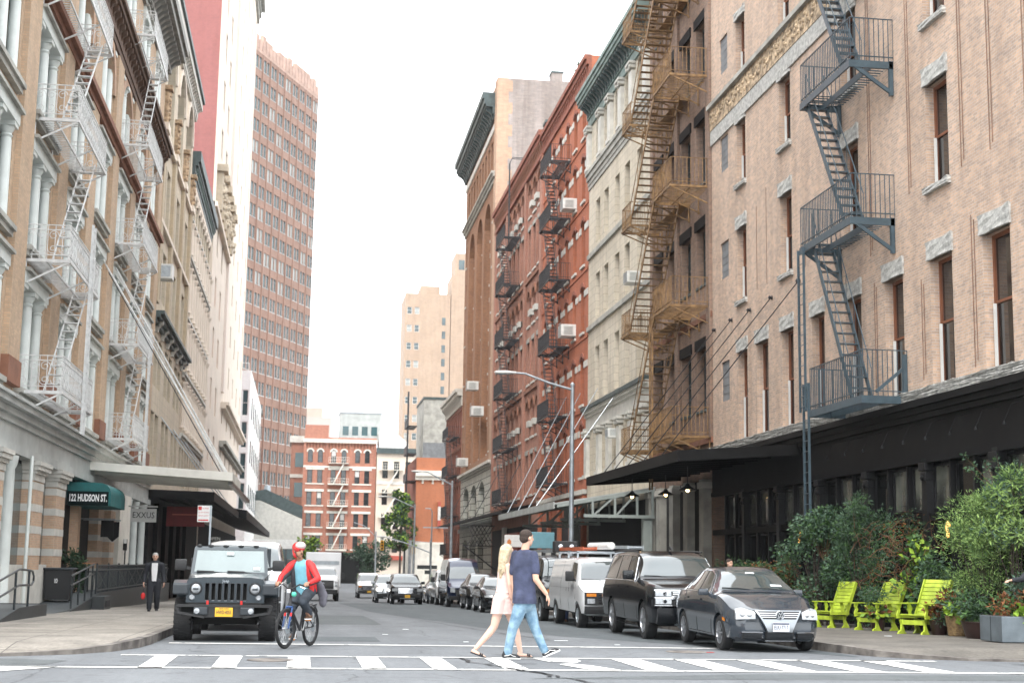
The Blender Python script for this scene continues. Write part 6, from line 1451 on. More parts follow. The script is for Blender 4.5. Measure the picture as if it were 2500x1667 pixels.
c = sedan('parked_hatchback', 'black crossover parked between the small sedan and the navy van', (8.75,69.3,gz(71)), 'carblack', K=CR, rim='five'); frontkit(c)
c = sedan('parked_sedan', 'dark sedan farthest along the right curb, half hidden by the moving suv', (8.9,94,gz(96)), 'cargrey', rim='five'); frontkit(c)
c = sedan('parked_sedan', 'grey sedan crossing sideways at the far end of the street', (3.4,150,gz(150)), 'carsilver', rz=R(82), rim='five')
# ---- black suv driving, silver suv behind
SU2 = {k: [(a*.9,(b*.98 if k[0] == 'h' else b*.97)) for a, b in v] for k, v in SUV.items()}
def suv2(name, label, loc, pm, lit=False, plate=None):
    c = Car(name, label, loc, cat='suv', L=5.1, K=SU2, bow=.16, rake=[(.3,.12),(.5,0),(.95,.02),(1.1,.1),(1.3,.2)], pm=pm)
    c.body([(.92,.39),(3.9,.39)]); wheels(c.o, [(-.84,.92),(.84,.92),(-.84,3.9),(.84,3.9)], .39, .26, .25, 'five')
    c.crosspanel('windshield', 'wind', 1.46, 1.98, 6.2, inset_top=.3); c.sidepanel('side_window', 'carglass', 1.85, 2.6, 5.1, 6.0, dy0=.25); c.sidepanel('side_window', 'carglass', 2.7, 3.5, 5.1, 6.0); c.sidepanel('side_window', 'carglass', 3.6, 4.7, 5.1, 6.0, dy1=-.15)
    g = c.front('grille', 'chrome', -.55,.55,.68,.98, off=.01, th=.03)
    for z in (.71,.77,.83,.89): c.front('grille_slot', 'plastic', -.52,.52,z,z+.028, off=.038, th=.006, parent=g)
    for sx in (1,-1):
        def hl(u, v, sx=sx): return (sx*(.57+.34*u), .80+.17*v)
        c.front('headlight', 'lamp_on' if lit and sx < 0 else 'lens', 0,0,0,0, off=.01, th=.02, curve=hl)
        c.front('fog_trim', 'galv', *sorted((sx*.45,sx*.85)), .50,.54, off=.02, th=.03)
    c.front('bumper', 'plastic', -.86,.86,.34,.62, off=.03, th=.04); c.front('silver_skid_plate', 'galv', -.45,.45,.36,.42, off=.07, th=.02)
    c.mirror(1.75, .94, 1.2, pm, w_=.24, h=.17)
    if plate: c.plate(plate, 0, .5, 'plateY', off=.1)
    return c
c = suv2('moving_suv', 'black suv with chrome grille and yellow plate driving toward the crossing', (6.35,88.4,gz(90)), 'carblack', plate='T70·661C')
c = suv2('moving_suv', 'grey suv with one lit headlamp peeking out behind the black suv', (5.75,95.2,gz(97)), 'carsilver', lit=True)
# taxi roof ornaments far away are skipped; orange marker lights of a distant truck
# ---- box truck
c = Car('box_truck', 'white box truck with a black grille driving down the middle of the street', (1.55,102.5,gz(104)), cat='truck', L=2.6, bow=.1, rake=VRAKE, pm='carwhite',
    K=dict(hw=[(0,.95),(.1,1.05),(.4,1.1),(.8,1.12),(2.6,1.12)], hs=[(0,.9),(.1,1.0),(.4,1.03),(2.6,1.05)], ht=[(0,.8),(.4,.9),(1.0,.95),(1.6,.82),(2.6,.84)], zb=[(0,.5),(2.6,.6)], zs=[(0,1.35),(.2,1.5),(1.0,1.62),(2.6,1.66)], zt=[(0,1.45),(.2,1.6),(.95,1.72),(1.5,2.2),(1.8,2.32),(2.6,2.34)]))
c.body([(.9,.48)]); wheels(c.o, [(-.95,.9),(.95,.9),(-.95,5.6),(.95,5.6)], .48, .28, .3, 'steel')
c.crosspanel('windshield', 'wind', 1.05, 1.55, 6.2); g = c.front('grille', 'plastic', -.72,.72,.86,1.42, off=.01, th=.03); k = MB(); k.lathe([(0,0),(.1,-.01),(.11,.01)],(0,c.F(0,1.2)-.05,1.2),'y',16); k.build('badge', M['chrome'], c.o)
for sx in (1,-1): c.front('headlight', 'lens', *sorted((sx*.78,sx*1.0)), 1.0,1.35, off=.01, th=.02); MB().bbox(*sorted((sx*1.2,sx*1.45)),1.1,1.2,1.5,1.95,.03).build('mirror', M['plastic'], c.o)
c.front('bumper', 'plastic', -1.0,1.0,.5,.8, off=.1, th=.1); c.plate('48192·MJ', 0, .62, 'plateY', off=.22)
MB().bbox(-1.24,1.24,2.3,7.6,.95,3.35,.05).build('cargo_box', M['carwhite'], c.o); MB().box(-1.1,1.1,2.26,2.3,2.5,2.75).build('faded_lettering', M['galv'], c.o); MB().box(-.5,.5,2.4,7.4,.55,.95).build('chassis', M['under'], c.o)

# ---- grey off-roader, front left
o = thing('parked_off_roader', 'matt grey boxy off-roader with round headlights and yellow plate parked at the left curb', 'off-roader', (-1.41,28.35,gz(29.5)), 0, 'parked and moving vehicles')
J, JT = M['jeepgrey'], M['jeeptrim']
def jb(name, m, *a, b=.03, parent=None): return MB().bbox(*a, b).build(name, m, parent or o, smooth=50)
# grille panel with rounded top corners and seven slots
k = MB(); W2, zt_, zb_ = .735, 1.20, .735
def rect(x0,x1,z0,z1): k.box(x0,x1,.34,.42,z0,z1)
slots = [(-.365+i*.118-.0, -.365+i*.118+.07) for i in range(7)]; slots = [(a+-.025, b_-.025+0) for a, b_ in slots]; slots = [(a+.01, b_+.01) for a, b_ in slots]
xs = [-W2]+[v for s_ in slots for v in s_]+[W2]
for i in range(0, len(xs), 2): rect(xs[i], xs[i+1], .79, 1.10)
prof = [(-W2,.735),(W2,.735),(W2,.79),(-W2,.79)]; k.prism(prof,'y',.34,.42)
arc = [(-W2,1.10)]+[(W2,1.10)]+[(W2-.13+.13*math.cos(a*math.pi/12), 1.10+.1*math.sin(a*math.pi/12)) for a in range(1,7)]+[(-W2+.13-.13*math.cos((6-a)*math.pi/12), 1.10+.1*math.sin((6-a)*math.pi/12)) for a in range(0,6)]
k.prism(arc,'y',.34,.42); gpan = k.build('grille_panel', J, o, fixn=True)
k = MB()
for a, b_ in slots:
    for i in range(9):
        t0, t1 = i/9, (i+1)/9
    k.box(a-.012,a,.333,.345,.79,1.10); k.box(b_,b_+.012,.333,.345,.79,1.10); k.box(a-.012,b_+.012,.333,.345,.778,.79); k.box(a-.012,b_+.012,.333,.345,1.10,1.112)
k.build('slot_trim', JT, gpan); MB().box(-.6,.6,.44,.5,.75,1.15).build('radiator', M['under'], o)
k = MB(); [k.box(a+.01,b_-.01,.335,.36,.772,.784) for a, b_ in slots]; k.build('slot_foot', M['galv'], gpan)
for sx in (1,-1):
    h = MB().lathe([(.118,-.012),(.108,-.03),(.096,-.03),(.092,0)],(sx*.555,.34,1.0),'y',28).build('headlight', M['plastic'], o, smooth=40)
    MB().lathe([(0,-.045),(.05,-.042),(.085,-.028),(.096,-.01)],(sx*.555,.34,1.0),'y',28).build('lens', M['lens'], h, smooth=40); k = MB(); k.bbox(sx*.555-.05,sx*.555+.05,.288,.3,.975,1.01,.01); k.build('reflector', M['jeeptrim'], h)
    h = MB().lathe([(0,-.03),(.035,-.03),(.05,-.015),(.055,0)],(sx*.625,.34,.83),'y',20).build('turn_lamp', M['lens'], o, smooth=40)
    # fenders: flat topped flares
    k = MB(); x0, x1 = sorted((sx*.70, sx*.98))
    k.prism([(.30,.92),(.34,1.10),(.62,1.155),(1.15,1.155),(1.45,1.02),(1.5,.8),(1.42,.8),(1.36,.98),(1.1,1.06),(.66,1.06),(.40,1.0),(.36,.90)],'x',x0,x1); k.build('fender', J, o, fixn=True)
    k = MB(); k.bbox(*sorted((sx*.70,sx*.985)),.285,.345,.885,1.085,.03); k.build('fender_front', JT, o)
    k = MB(); k.prism([(3.0,.8),(3.1,1.02),(3.35,1.12),(3.9,1.12),(4.15,.98),(4.2,.8),(4.1,.8),(4.05,.93),(3.85,1.02),(3.4,1.02),(3.2,.96),(3.1,.8)],'x',x0,x1); k.build('fender', J, o, fixn=True)
    k = MB(); k.lathe([(.04,0),(.05,.02),(.045,.05)],(sx*.57,.25,.66),'z',10); k.lathe([(.0,.06),(.03,.045),(.034,.0)],(sx*.34,.16,.745),'z',10); 
    MB().tube((sx*.315,.14,.70),(sx*.315,.14,.78),.024,10).build('tow_hook', M['red'], o)
    # bumper wing lamp pods
    k = MB(); k.bbox(*sorted((sx*.30,sx*.56)),.02,.12,.52,.66,.02); k.build('lamp_pod', JT, o); MB().lathe([(0,-.02),(.05,-.015),(.06,.01)],(sx*.50,.02,.59),'y',16).build('fog_lamp', M['lens'], o)
    # hood latches, mirrors, door sides
    jb('hood_latch', M['plastic'], *sorted((sx*.70,sx*.745)),.95,1.1,1.13,1.2, b=.01)
    k = MB(); k.bbox(*sorted((sx*.84,sx*1.08)),1.62,1.72,1.33,1.55,.04); k.bar((sx*.74,1.68,1.36),(sx*.9,1.67,1.4),.05,.06); k.build('mirror', M['plastic'], o, smooth=50)
# bumper
k = MB(); prof = [(-.86,.70),(.86,.70),(.90,.665),(.88,.56),(.62,.50),(.40,.46),(-.40,.46),(-.62,.50),(-.88,.56),(-.90,.665)]
hole = None
k.prism([(-.86,.71),(.86,.71),(.9,.685),(.86,.66),(-.86,.66),(-.9,.685)],'y',.06,.26)
for sx in (1,-1): k.bar((sx*.88,.14,.68),(sx*.84,.14,.56),.12,.05,(1,0,0)); k.bar((sx*.85,.13,.56),(sx*.36,.1,.475),.14,.045)
k.box(-.40,.40,.08,.2,.47,.665); k.build('bumper', M['plastic'], o, fixn=True)
MB().box(-.8,.8,.2,.26,.5,.68).build('bumper_shadow_plate', M['under'], o)
MB().box(-.68,.68,.3,.6,.66,.74).build('frame_cover', M['under'], o)
k = MB(); k.bbox(-.165,.165,.055,.07,.485,.655,.01); k.build('licence_plate', M['plateY'], o); text_on('HWD·4055', .1, M['ink'], o, (0,.05,.565), width=.27, depth=.004); text_on('NEW YORK', .035, M['ink'], o, (0,.05,.635), width=.18, depth=.003)
text_on('Jeep', .075, M['galv'], o, (.0,.33,1.145), width=.13, depth=.008)
# hood: crowned, sloping
k = MB(); k.grid(lambda u, v: ((u*2-1)*(.70+.06*v), .36+1.18*v, 1.185+.075*v+.035*(1-(u*2-1)**4)), 16, 8)
k.grid(lambda u, v: ((u*2-1)*.70, .36-.0, 1.10+(.085+.035*(1-(u*2-1)**4))*v), 16, 1)
for sx in (1,-1): k.quad((sx*.70,.36,1.0),(sx*.76,1.54,1.0),(sx*.76,1.54,1.26),(sx*.70,.36,1.185))
k.build('hood', J, o, smooth=40, fixn=False)
MB().bbox(-.76,.76,1.5,4.1,.55,1.26,.03).build('body', J, o)
for sx in (1,-1): MB().box(*sorted((sx*.757,sx*.768)),1.75,2.75,.62,1.24).build('door', J, o); MB().bbox(*sorted((sx*.765,sx*.79)),2.5,2.66,1.08,1.12,.01).build('door_handle', M['plastic'], o)
# windshield frame, glass, roof
k = MB(); A = lambda x, z: (x, 1.56+(z-1.24)*.42, z)
def wf(pts): k.add([A(x,z) for x,z in pts]+[(x,A(x,z)[1]+.05,z) for x,z in pts],[(0,1,2,3),(7,6,5,4),(0,4,5,1),(1,5,6,2),(2,6,7,3),(3,7,4,0)])
wf([(-.76,1.24),(.76,1.24),(.755,1.31),(-.755,1.31)]); wf([(-.755,1.31),(-.69,1.31),(-.655,1.74),(-.715,1.74)]); wf([(.69,1.31),(.755,1.31),(.715,1.74),(.655,1.74)]); wf([(-.72,1.74),(.72,1.74),(.70,1.81),(-.70,1.81)])
k.build('windshield_frame', J, o, fixn=True)
M['jwind'] = mat('grey_green_windshield', (.16,.21,.21), .06, var=.25, vs=1.2, spec=1., coat=1.)
k = MB(); k.quad((-.69,A(0,1.31)[1]+.012,1.31),(.69,A(0,1.31)[1]+.012,1.31),(.657,A(0,1.74)[1]+.012,1.74),(-.657,A(0,1.74)[1]+.012,1.74)); k.build('windshield', M['jwind'], o)
MB().box(-.07,.07,1.70,1.715,1.64,1.70).build('toll_tag', M['sticker'], o); MB().box(.47,.60,1.59,1.6,1.35,1.41).build('sticker', M['sticker'], o)
for sx in (1,-1): k = MB(); k.add([(sx*.757,1.66,1.27),(sx*.757,4.05,1.27),(sx*.70,3.98,1.76),(sx*.705,1.86,1.76)],[(0,1,2,3)]); k.build('side_window', M['carglass'], o)
k = MB(); k.grid(lambda u, v: ((u*2-1)*.71, 1.80+2.25*v, 1.80+.045*(1-(u*2-1)**2)), 10, 4); k.box(-.71,.71,1.8,4.05,1.755,1.80); k.build('roof', J, o)
k = MB(); [k.lathe([(0,.03),(.05,.02),(.06,-.01)],(x,1.82,1.82),'z',8) for x in (-.62,-.4,-.1,.2,.5)]; k.build('roof_bolt', M['plastic'], o)
MB().box(-.755,.755,4.04,4.12,.9,1.8).build('tailgate', J, o)
for k_, x0 in enumerate((-.5,.1)): MB().path([(x0+.45,1.53,1.265),(x0+.25,1.56,1.30),(x0-.08,1.565,1.315)],.012,5).build('wiper', M['plastic'], o); MB().bar((x0+.2,1.555,1.31),(x0-.14,1.56,1.32),.015,.03).build('wiper', M['plastic'], o)
wheels(o, [(-.80,.93),(.80,.93),(-.80,3.58),(.80,3.58)], .41, .22, .33, 'offroad')
MB().box(-.6,.6,.7,4.0,.32,.5).build('chassis', M['under'], o); MB().tube((-.75,.93,.41),(.75,.93,.41),.05).build('axle', M['under'], o); MB().lathe([(0,-.12),(.11,-.06),(.11,.06),(0,.12)],(-.15,.93,.40),'x',12).build('differential', M['under'], o); MB().tube((-.75,3.58,.41),(.75,3.58,.41),.05).build('axle', M['under'], o)
# ================================================================ people
M['skin'] = mat('skin', (.60,.36,.26), .55, var=.12, vs=9); M['skinpale'] = mat('fair_skin', (.70,.46,.36), .55, var=.1, vs=9); M['skintan'] = mat('tan_skin', (.36,.19,.12), .55, var=.12, vs=9)
M['navytee'] = mat('navy_tshirt', (.055,.065,.12), .9, var=.45, vs=5, bump=1., bs=9); M['jeans'] = mat('washed_denim', (.25,.37,.46), .9, vs=7, col2=(.10,.19,.28), bump=1., bs=14)
M['dress'] = mat('pale_pink_knit', (.70,.51,.47), .9, var=.12, vs=8, bump=.5, bs=12); M['blond'] = mat('blond_hair', (.60,.49,.34), .55, vs=22, col2=(.40,.31,.19), bump=.8, bs=60); M['brownhair'] = mat('dark_brown_hair', (.045,.028,.02), .8, var=.4, vs=40, bump=.8, bs=70)
M['suit'] = mat('charcoal_suit', (.016,.018,.024), .8, var=.2, vs=6); M['shirtw'] = mat('white_shirt', (.75,.74,.74), .8, var=.08, vs=8); M['greyhair'] = mat('grey_hair', (.45,.44,.43), .8, var=.3, vs=40)
M['ltblue'] = mat('light_blue_tshirt', (.20,.46,.56), .85, var=.2, vs=7, bump=.5, bs=12); M['redjk'] = mat('red_jacket', (.62,.02,.02), .6, var=.25, vs=8, bump=.4, bs=14); M['greyjk'] = mat('dark_grey_jacket', (.035,.035,.042), .7, var=.25, vs=8)
M['pants'] = mat('grey_blue_trousers', (.04,.05,.065), .85, var=.35, vs=9, bump=.5, bs=14); M['bag'] = mat('grey_nylon_bag', (.13,.125,.15), .7, var=.3, vs=7, bump=.6, bs=9); M['shoe'] = mat('black_canvas_shoe', (.012,.012,.016), .7, var=.2); M['boot'] = mat('brown_boot', (.12,.06,.03), .7, var=.3)
M['indigo'] = mat('indigo_jeans', (.03,.05,.12), .85, var=.3, vs=9); M['eye'] = mat('eye', (.02,.015,.012), .2, var=0)
def sph(mb, c, r, rot=None, n=14):
    """ellipsoid; r = radius or (rx,ry,rz)"""
    r = (r, r, r) if not isinstance(r, tuple) else r; m = rot.to_matrix() if rot else None; vs = []; c = Vector(c)
    for j in range(1, n):
        a = math.pi*j/n
        for i in range(n):
            b_ = 2*math.pi*i/n; p = Vector((r[0]*math.sin(a)*math.cos(b_), r[1]*math.sin(a)*math.sin(b_), r[2]*math.cos(a))); vs.append(c+(m @ p if m else p))
    top = len(vs); vs.append(c+(m @ Vector((0,0,r[2])) if m else Vector((0,0,r[2])))); vs.append(c+(m @ Vector((0,0,-r[2])) if m else Vector((0,0,-r[2]))))
    fs = [(j*n+i, (j+1)*n+i, (j+1)*n+(i+1) % n, j*n+(i+1) % n) for j in range(n-2) for i in range(n)]+[(top, i, (i+1) % n) for i in range(n)]+[(top+1, (n-2)*n+(i+1) % n, (n-2)*n+i) for i in range(n)]
    mb.add(vs, fs)
def cap(mb, p0, r0, p1, r1, flat=1., wd=None, n=14):
    """tapered capsule; flat <1 squeezes it across the direction wd"""
    p0, p1 = Vector(p0), Vector(p1); d = p1-p0; L = d.length
    if L < 1e-5: return sph(mb, p0, r0)
    a = d/L; w_ = Vector(wd) if wd is not None else a.orthogonal(); w_ = (w_-a*w_.dot(a)).normalized(); u = a.cross(w_); vs = []; rings = []
    for k in range(4, -1, -1): q = math.pi/2*k/4.6; rings.append((-r0*math.sin(q), r0*math.cos(q)))
    rings += [(L*.33, r0+(r1-r0)*.33), (L*.66, r0+(r1-r0)*.66)]
    for k in range(0, 5): q = math.pi/2*k/4.6; rings.append((L+r1*math.sin(q), r1*math.cos(q)))
    for h, r in rings:
        for i in range(n): t = 2*math.pi*i/n; vs.append(p0+a*h+w_*(r*flat*math.cos(t))+u*(r*math.sin(t)))
    m = len(rings); fs = [(j*n+i, j*n+(i+1) % n, (j+1)*n+(i+1) % n, (j+1)*n+i) for j in range(m-1) for i in range(n)]+[tuple(range(n-1,-1,-1)), tuple(range((m-1)*n, m*n))]
    mb.add(vs, fs)
def fuse(mb, name, m, parent, vox=.012, smooth=4, fac=.5, cut=None):
    """melt overlapping capsules into one continuous skin"""
    me = mb.mesh(name, m); o = bpy.data.objects.new('t', me); COL.objects.link(o)
    r = o.modifiers.new('r', 'REMESH'); r.mode = 'VOXEL'; r.voxel_size = vox
    s = o.modifiers.new('s', 'SMOOTH'); s.iterations = smooth; s.factor = fac
    dg = bpy.context.evaluated_depsgraph_get(); dg.update(); me2 = bpy.data.meshes.new_from_object(o.evaluated_get(dg)); bpy.data.objects.remove(o)
    if cut is not None:
        bm = bmesh.new(); bm.from_mesh(me2); c0, n0 = cut; bmesh.ops.bisect_plane(bm, geom=bm.verts[:]+bm.edges[:]+bm.faces[:], plane_co=c0, plane_no=n0, clear_outer=True); bm.to_mesh(me2); bm.free()
    me2.name = name; me2.polygons.foreach_set('use_smooth', [True]*len(me2.polygons))
    if not me2.materials: me2.materials.append(m)
    return link(me2, name, parent)
def limb(mb, pts, rs, flat=1., wd=None):
    for (a, b_), (r0, r1) in zip(zip(pts, pts[1:]), zip(rs, rs[1:])): cap(mb, a, r0, b_, r1, flat, wd)
def hand(mb, wrist, d, palmn, s=1., curl=.5, side=1):
    """palm and five bent fingers; d = pointing direction, palmn = palm normal, thumb on side"""
    wv, d, n = Vector(wrist), Vector(d).normalized(), Vector(palmn); n = (n-d*n.dot(d)).normalized(); u = d.cross(n)*side
    cap(mb, wv, .026*s, wv+d*.035*s, .03*s, .6, n); cap(mb, wv+d*.03*s+u*.012*s, .024*s, wv+d*.085*s+u*.016*s, .022*s, .7, n); cap(mb, wv+d*.03*s-u*.014*s, .024*s, wv+d*.08*s-u*.02*s, .022*s, .7, n)
    for i, (off, ln_) in enumerate(((.033,.072),(.011,.08),(-.012,.075),(-.034,.058))):
        p = wv+d*(.088-.006*abs(i-1))*s+u*off*s; a = curl*(.5+.12*i); dr = d
        for k, f in enumerate((.45,.32,.23)):
            dr = (dr*math.cos(a)+n*math.sin(a)).normalized(); q = p+dr*ln_*f*s; cap(mb, p, (.0095-.0008*k)*s, q, (.0088-.0008*k)*s, n=8); p = q; n2 = n
    p = wv+d*.025*s+u*.03*s; dr = (d*.6+u*.75+n*.35).normalized(); q = p+dr*.038*s; cap(mb, p, .0125*s, q, .0105*s, n=8); cap(mb, q, .0105*s, q+(d*.9+n*.35+u*.15).normalized()*.032*s, .009*s, n=8)
def head(mb, c, f, s=1., up=(0,0,1)):
    """skull, jaw, nose, ears; f = direction the face looks"""
    c, f = Vector(c), Vector(f).normalized(); up = Vector(up); r = f.cross(up).normalized(); q = f.to_track_quat('Y', 'Z')
    sph(mb, c+up*.02*s-f*.012*s, (.076*s,.096*s,.098*s), q); sph(mb, c+f*.02*s-up*.05*s, (.062*s,.07*s,.07*s), q); cap(mb, c+f*.045*s-up*.085*s, .034*s, c+f*.05*s-up*.092*s, .03*s)
    cap(mb, c+f*.088*s+up*.012*s, .011*s, c+f*.108*s-up*.028*s, .014*s, n=8); sph(mb, c+f*.082*s-up*.06*s, (.026*s,.012*s,.009*s), q, 8); sph(mb, c+f*.078*s+up*.032*s, (.05*s,.014*s,.01*s), q, 8)
    for s_ in (1,-1): sph(mb, c+r*s_*.078*s-f*.005*s-up*.01*s, (.012*s,.02*s,.032*s), q, 8)
    return r, q
def eyes(parent, c, f, s=1.):
    c, f = Vector(c), Vector(f).normalized(); r = f.cross(Vector((0,0,1))).normalized()
    for s_ in (1,-1): k = MB(); sph(k, c+f*.082*s+r*s_*.031*s+Vector((0,0,.008*s)), .0125*s, n=8); k.build('eye', M['eye'], parent, smooth=True)
    k = MB(); q = f.to_track_quat('Y','Z'); sph(k, c+f*.095*s-Vector((0,0,.06*s)), (.024*s,.006*s,.005*s), q, 8); k.build('mouth', M['boot'], parent, smooth=True)
def shoe(o, heel, toe, m, sole='white', s=1., nm='shoe', stripe=False, w_=.045):
    heel, toe = Vector(heel), Vector(toe); d = (toe-heel).normalized(); up = Vector((0,0,1)); sd_ = d.cross(up).normalized(); up = sd_.cross(d)
    k = MB(); cap(k, heel+d*.05+up*.045, .04*s, toe-d*.07+up*.035, .036*s, 1.0); cap(k, heel+d*.045+up*.05, .038*s, heel+d*.07+up*.10, .04*s); cap(k, toe-d*.10+up*.033, w_*s, toe-d*.045+up*.028, .036*s, .7, up)
    sh = fuse(k, nm, m, o, .009, 3); k = MB(); prof = []
    for i in range(20):
        a = 2*math.pi*i/20; L = (toe-heel).length; x = L/2+L/2*math.cos(a); y = (w_*1.02 if math.cos(a) > -.2 else w_*.8)*math.sin(a)*s; prof.append((x, y))
    vs = [heel+d*x+sd_*y-up*.0 for x, y in prof]+[heel+d*x+sd_*y+up*.022 for x, y in prof]
    k.add(vs, [tuple(range(20)), tuple(range(39,19,-1))]+[(i,(i+1)%20,(i+1)%20+20,i+20) for i in range(20)]); k.build('sole', M[sole], sh)
    if stripe:
        for s_ in (1,-1):
            k = MB(); P = lambda x, z: heel+d*x+sd_*(s_*.043*s)+up*z
            k.path([P(.05,.05),P(.11,.055),P(.15,.072),P(.19,.05),P(.23,.04)],.005,5); k.build('side_stripe', M['white'], sh)
    return sh
RZ = R(-8)
# ---- man crossing
o = thing('person', 'tall man in navy t-shirt and washed jeans walking over the crossing, head turned away', 'person', (3.59,23.55,0), RZ)
J = dict(head=(.015,0,1.93), neck=(-.012,-.005,1.76), ls=(-.165,.13,1.66), rs=(.125,-.115,1.655), chest=(-.02,0,1.5), waist=(-.02,0,1.18), pel=(-.015,0,1.0))
k = MB(); head(k, J['head'], (.80,.60,.02), 1.14); limb(k, [(.005,-.01,1.86),(-.02,0,1.70)], [.06,.07])
cap(k, (-.15,.12,1.60), .075, (.11,-.10,1.60), .075); limb(k, [(-.02,0,1.55),(-.02,0,1.2),(-.015,0,1.0)], [.15,.13,.15], .75, (.6,.8,0))
limb(k, [J['rs'],(.165,-.17,1.27),(.335,-.16,1.045)], [.06,.05,.033]); hand(k, (.342,-.16,1.03), (.45,.05,-1), (-.9,.2,-.3), 1.08, .55, -1)
limb(k, [J['ls'],(-.20,.21,1.25),(-.165,.19,.99)], [.06,.05,.033]); hand(k, (-.165,.19,.98), (.1,0,-1), (.9,.2,0), 1.05, .7, 1)
limb(k, [(-.05,-.06,.93),(-.19,-.07,.50),(-.275,-.06,.10)], [.085,.065,.045]); limb(k, [(.04,.06,.93),(.155,.06,.52),(.335,.05,.13)], [.1,.065,.045])
bd = fuse(k, 'body', M['skin'], o, .007, 3)
k = MB(); cap(k, (-.145,.12,1.615), .088, (.105,-.10,1.612), .088, .95); cap(k, (-.10,.06,1.68), .055, (.07,-.05,1.68), .055); limb(k, [(-.02,0,1.54),(-.022,.0,1.38),(-.02,0,1.15),(-.015,0,.99),(-.01,0,.83)], [.22,.21,.20,.215,.225], .72, (.62,.78,0))
limb(k, [J['rs'],(.15,-.145,1.50),(.158,-.155,1.40)], [.074,.074,.074]); limb(k, [J['ls'],(-.185,.165,1.48),(-.195,.18,1.39)], [.074,.074,.074]); cap(k, (-.055,-.06,.98), .14, (-.07,-.065,.80), .14); cap(k, (.045,.06,.98), .14, (.055,.06,.80), .14)
for i in range(5): cap(k, (-.16+.03*i,-.09+.01*i,.95+.07*i), .02, (.08,-.13,1.02+.09*i), .012)
fuse(k, 'tshirt', M['navytee'], bd, .010, 5, cut=((0,0,.885),(0,0,-1)))
k = MB(); limb(k, [(-.015,0,1.02),(-.015,0,.90)], [.175,.175], .85, (.62,.78,0)); limb(k, [(-.055,-.06,.92),(-.12,-.075,.70),(-.195,-.07,.49),(-.235,-.065,.30),(-.268,-.06,.115)], [.118,.105,.082,.073,.068]); limb(k, [(.045,.07,.90),(.10,.065,.70),(.158,.06,.51),(.24,.055,.32),(.318,.05,.155)], [.115,.102,.08,.071,.066])
rr = random.Random(2)
for i in range(26):
    t = rr.random(); lg = rr.random() < .5; a, b_, c_ = ((-.05,-.07,.9),(-.19,-.07,.5),(-.27,-.06,.12)) if lg else ((.04,.07,.9),(.155,.06,.52),(.33,.05,.14)); a, b_, c_ = map(Vector, (a, b_, c_)); p = a.lerp(b_, t*2) if t < .5 else b_.lerp(c_, t*2-1); w_ = .085-.03*t
    cap(k, p+Vector((-w_*.8,-w_*.5,-.02)), .011, p+Vector((w_*.7,-w_*.75,.02)), .009, n=8)
fuse(k, 'jeans', M['jeans'], bd, .009, 3)
k = MB(); hd = Vector(J['head']); q = Vector((.8,.6,0)).to_track_quat('Y','Z'); sph(k, hd+Vector((-.02,-.018,.05)), (.096,.112,.088), q); sph(k, hd+Vector((-.045,-.035,-.005)), (.085,.078,.085), q); fuse(k, 'hair', M['brownhair'], bd, .009, 2)
shoe(bd, (-.37,-.06,.012), (-.055,-.075,.012), M['shoe'], stripe=True, s=1.1); shoe(bd, (.30,.05,.03), (.575,.04,.15), M['shoe'], stripe=True, s=1.1)
# ---- woman crossing
o = thing('person', 'blond woman in a short pale pink dress and black sandals walking beside the tall man', 'person', (3.28,23.98,0), RZ)
k = MB(); head(k, (.075,.02,1.71), (.85,.52,0), 1.02); limb(k, [(.07,.02,1.66),(.05,.0,1.53)], [.05,.055]); cap(k, (.0,.10,1.475), .055, (.075,-.10,1.475), .055); limb(k, [(.03,0,1.42),(.015,0,1.2),(.01,0,1.0),(.01,0,.86)], [.115,.095,.13,.125], .8, (.5,.86,0))
limb(k, [(.085,-.125,1.47),(.115,-.16,1.18),(.15,-.08,.96)], [.05,.04,.028]); hand(k, (.155,-.075,.95), (.25,.2,-1), (.2,1,0), .92, .6, -1); limb(k, [(-.01,.13,1.47),(-.02,.17,1.2),(.05,.17,.98)], [.05,.04,.028]); hand(k, (.055,.17,.97), (.2,0,-1), (.2,-1,0), .92, .5, 1)
limb(k, [(-.04,-.05,.86),(-.13,-.045,.50),(-.20,-.045,.40),(-.42,-.04,.15)], [.098,.062,.062,.036]); limb(k, [(.06,.05,.86),(.215,.05,.48),(.245,.05,.36),(.305,.045,.10)], [.095,.06,.06,.036])
cap(k, (-.46,-.04,.10), .038, (-.40,-.04,.07), .034); cap(k, (-.42,-.04,.075), .032, (-.305,-.04,.032), .026, .8); cap(k, (.29,.045,.07), .038, (.31,.045,.05), .036); cap(k, (.32,.045,.045), .034, (.455,.04,.035), .028, .8)
for i in range(5): cap(k, (-.30,-.065+.012*i,.03), .011, (-.268+.004*(2-abs(i-1)),-.066+.012*i,.022), .009, n=8); cap(k, (.46,.015+.012*i,.032), .011, (.495-.004*i,.015+.012*i,.03), .009, n=8)
bd = fuse(k, 'body', M['skinpale'], o, .007, 3)
k = MB(); limb(k, [(.035,0,1.40),(.02,0,1.28),(.012,0,1.15),(.008,-.0,1.0),(.005,0,.90),(.01,0,.80),(.02,0,.62)], [.128,.12,.115,.142,.158,.165,.175], .82, (.5,.86,0)); cap(k, (.03,-.07,1.42), .04, (.055,-.085,1.50), .03); cap(k, (.0,.07,1.42), .04, (.0,.08,1.50), .03)
for i in range(4): cap(k, (-.10,-.07,.88+.06*i), .014, (.10,-.12,.84+.07*i), .01, n=8)
cap(k, (-.04,-.05,.92), .125, (-.09,-.05,.60), .118); cap(k, (.06,.05,.90), .12, (.14,.05,.60), .112)
fuse(k, 'dress', M['dress'], bd, .010, 4, cut=((0,0,.705),(0,0,-1)))
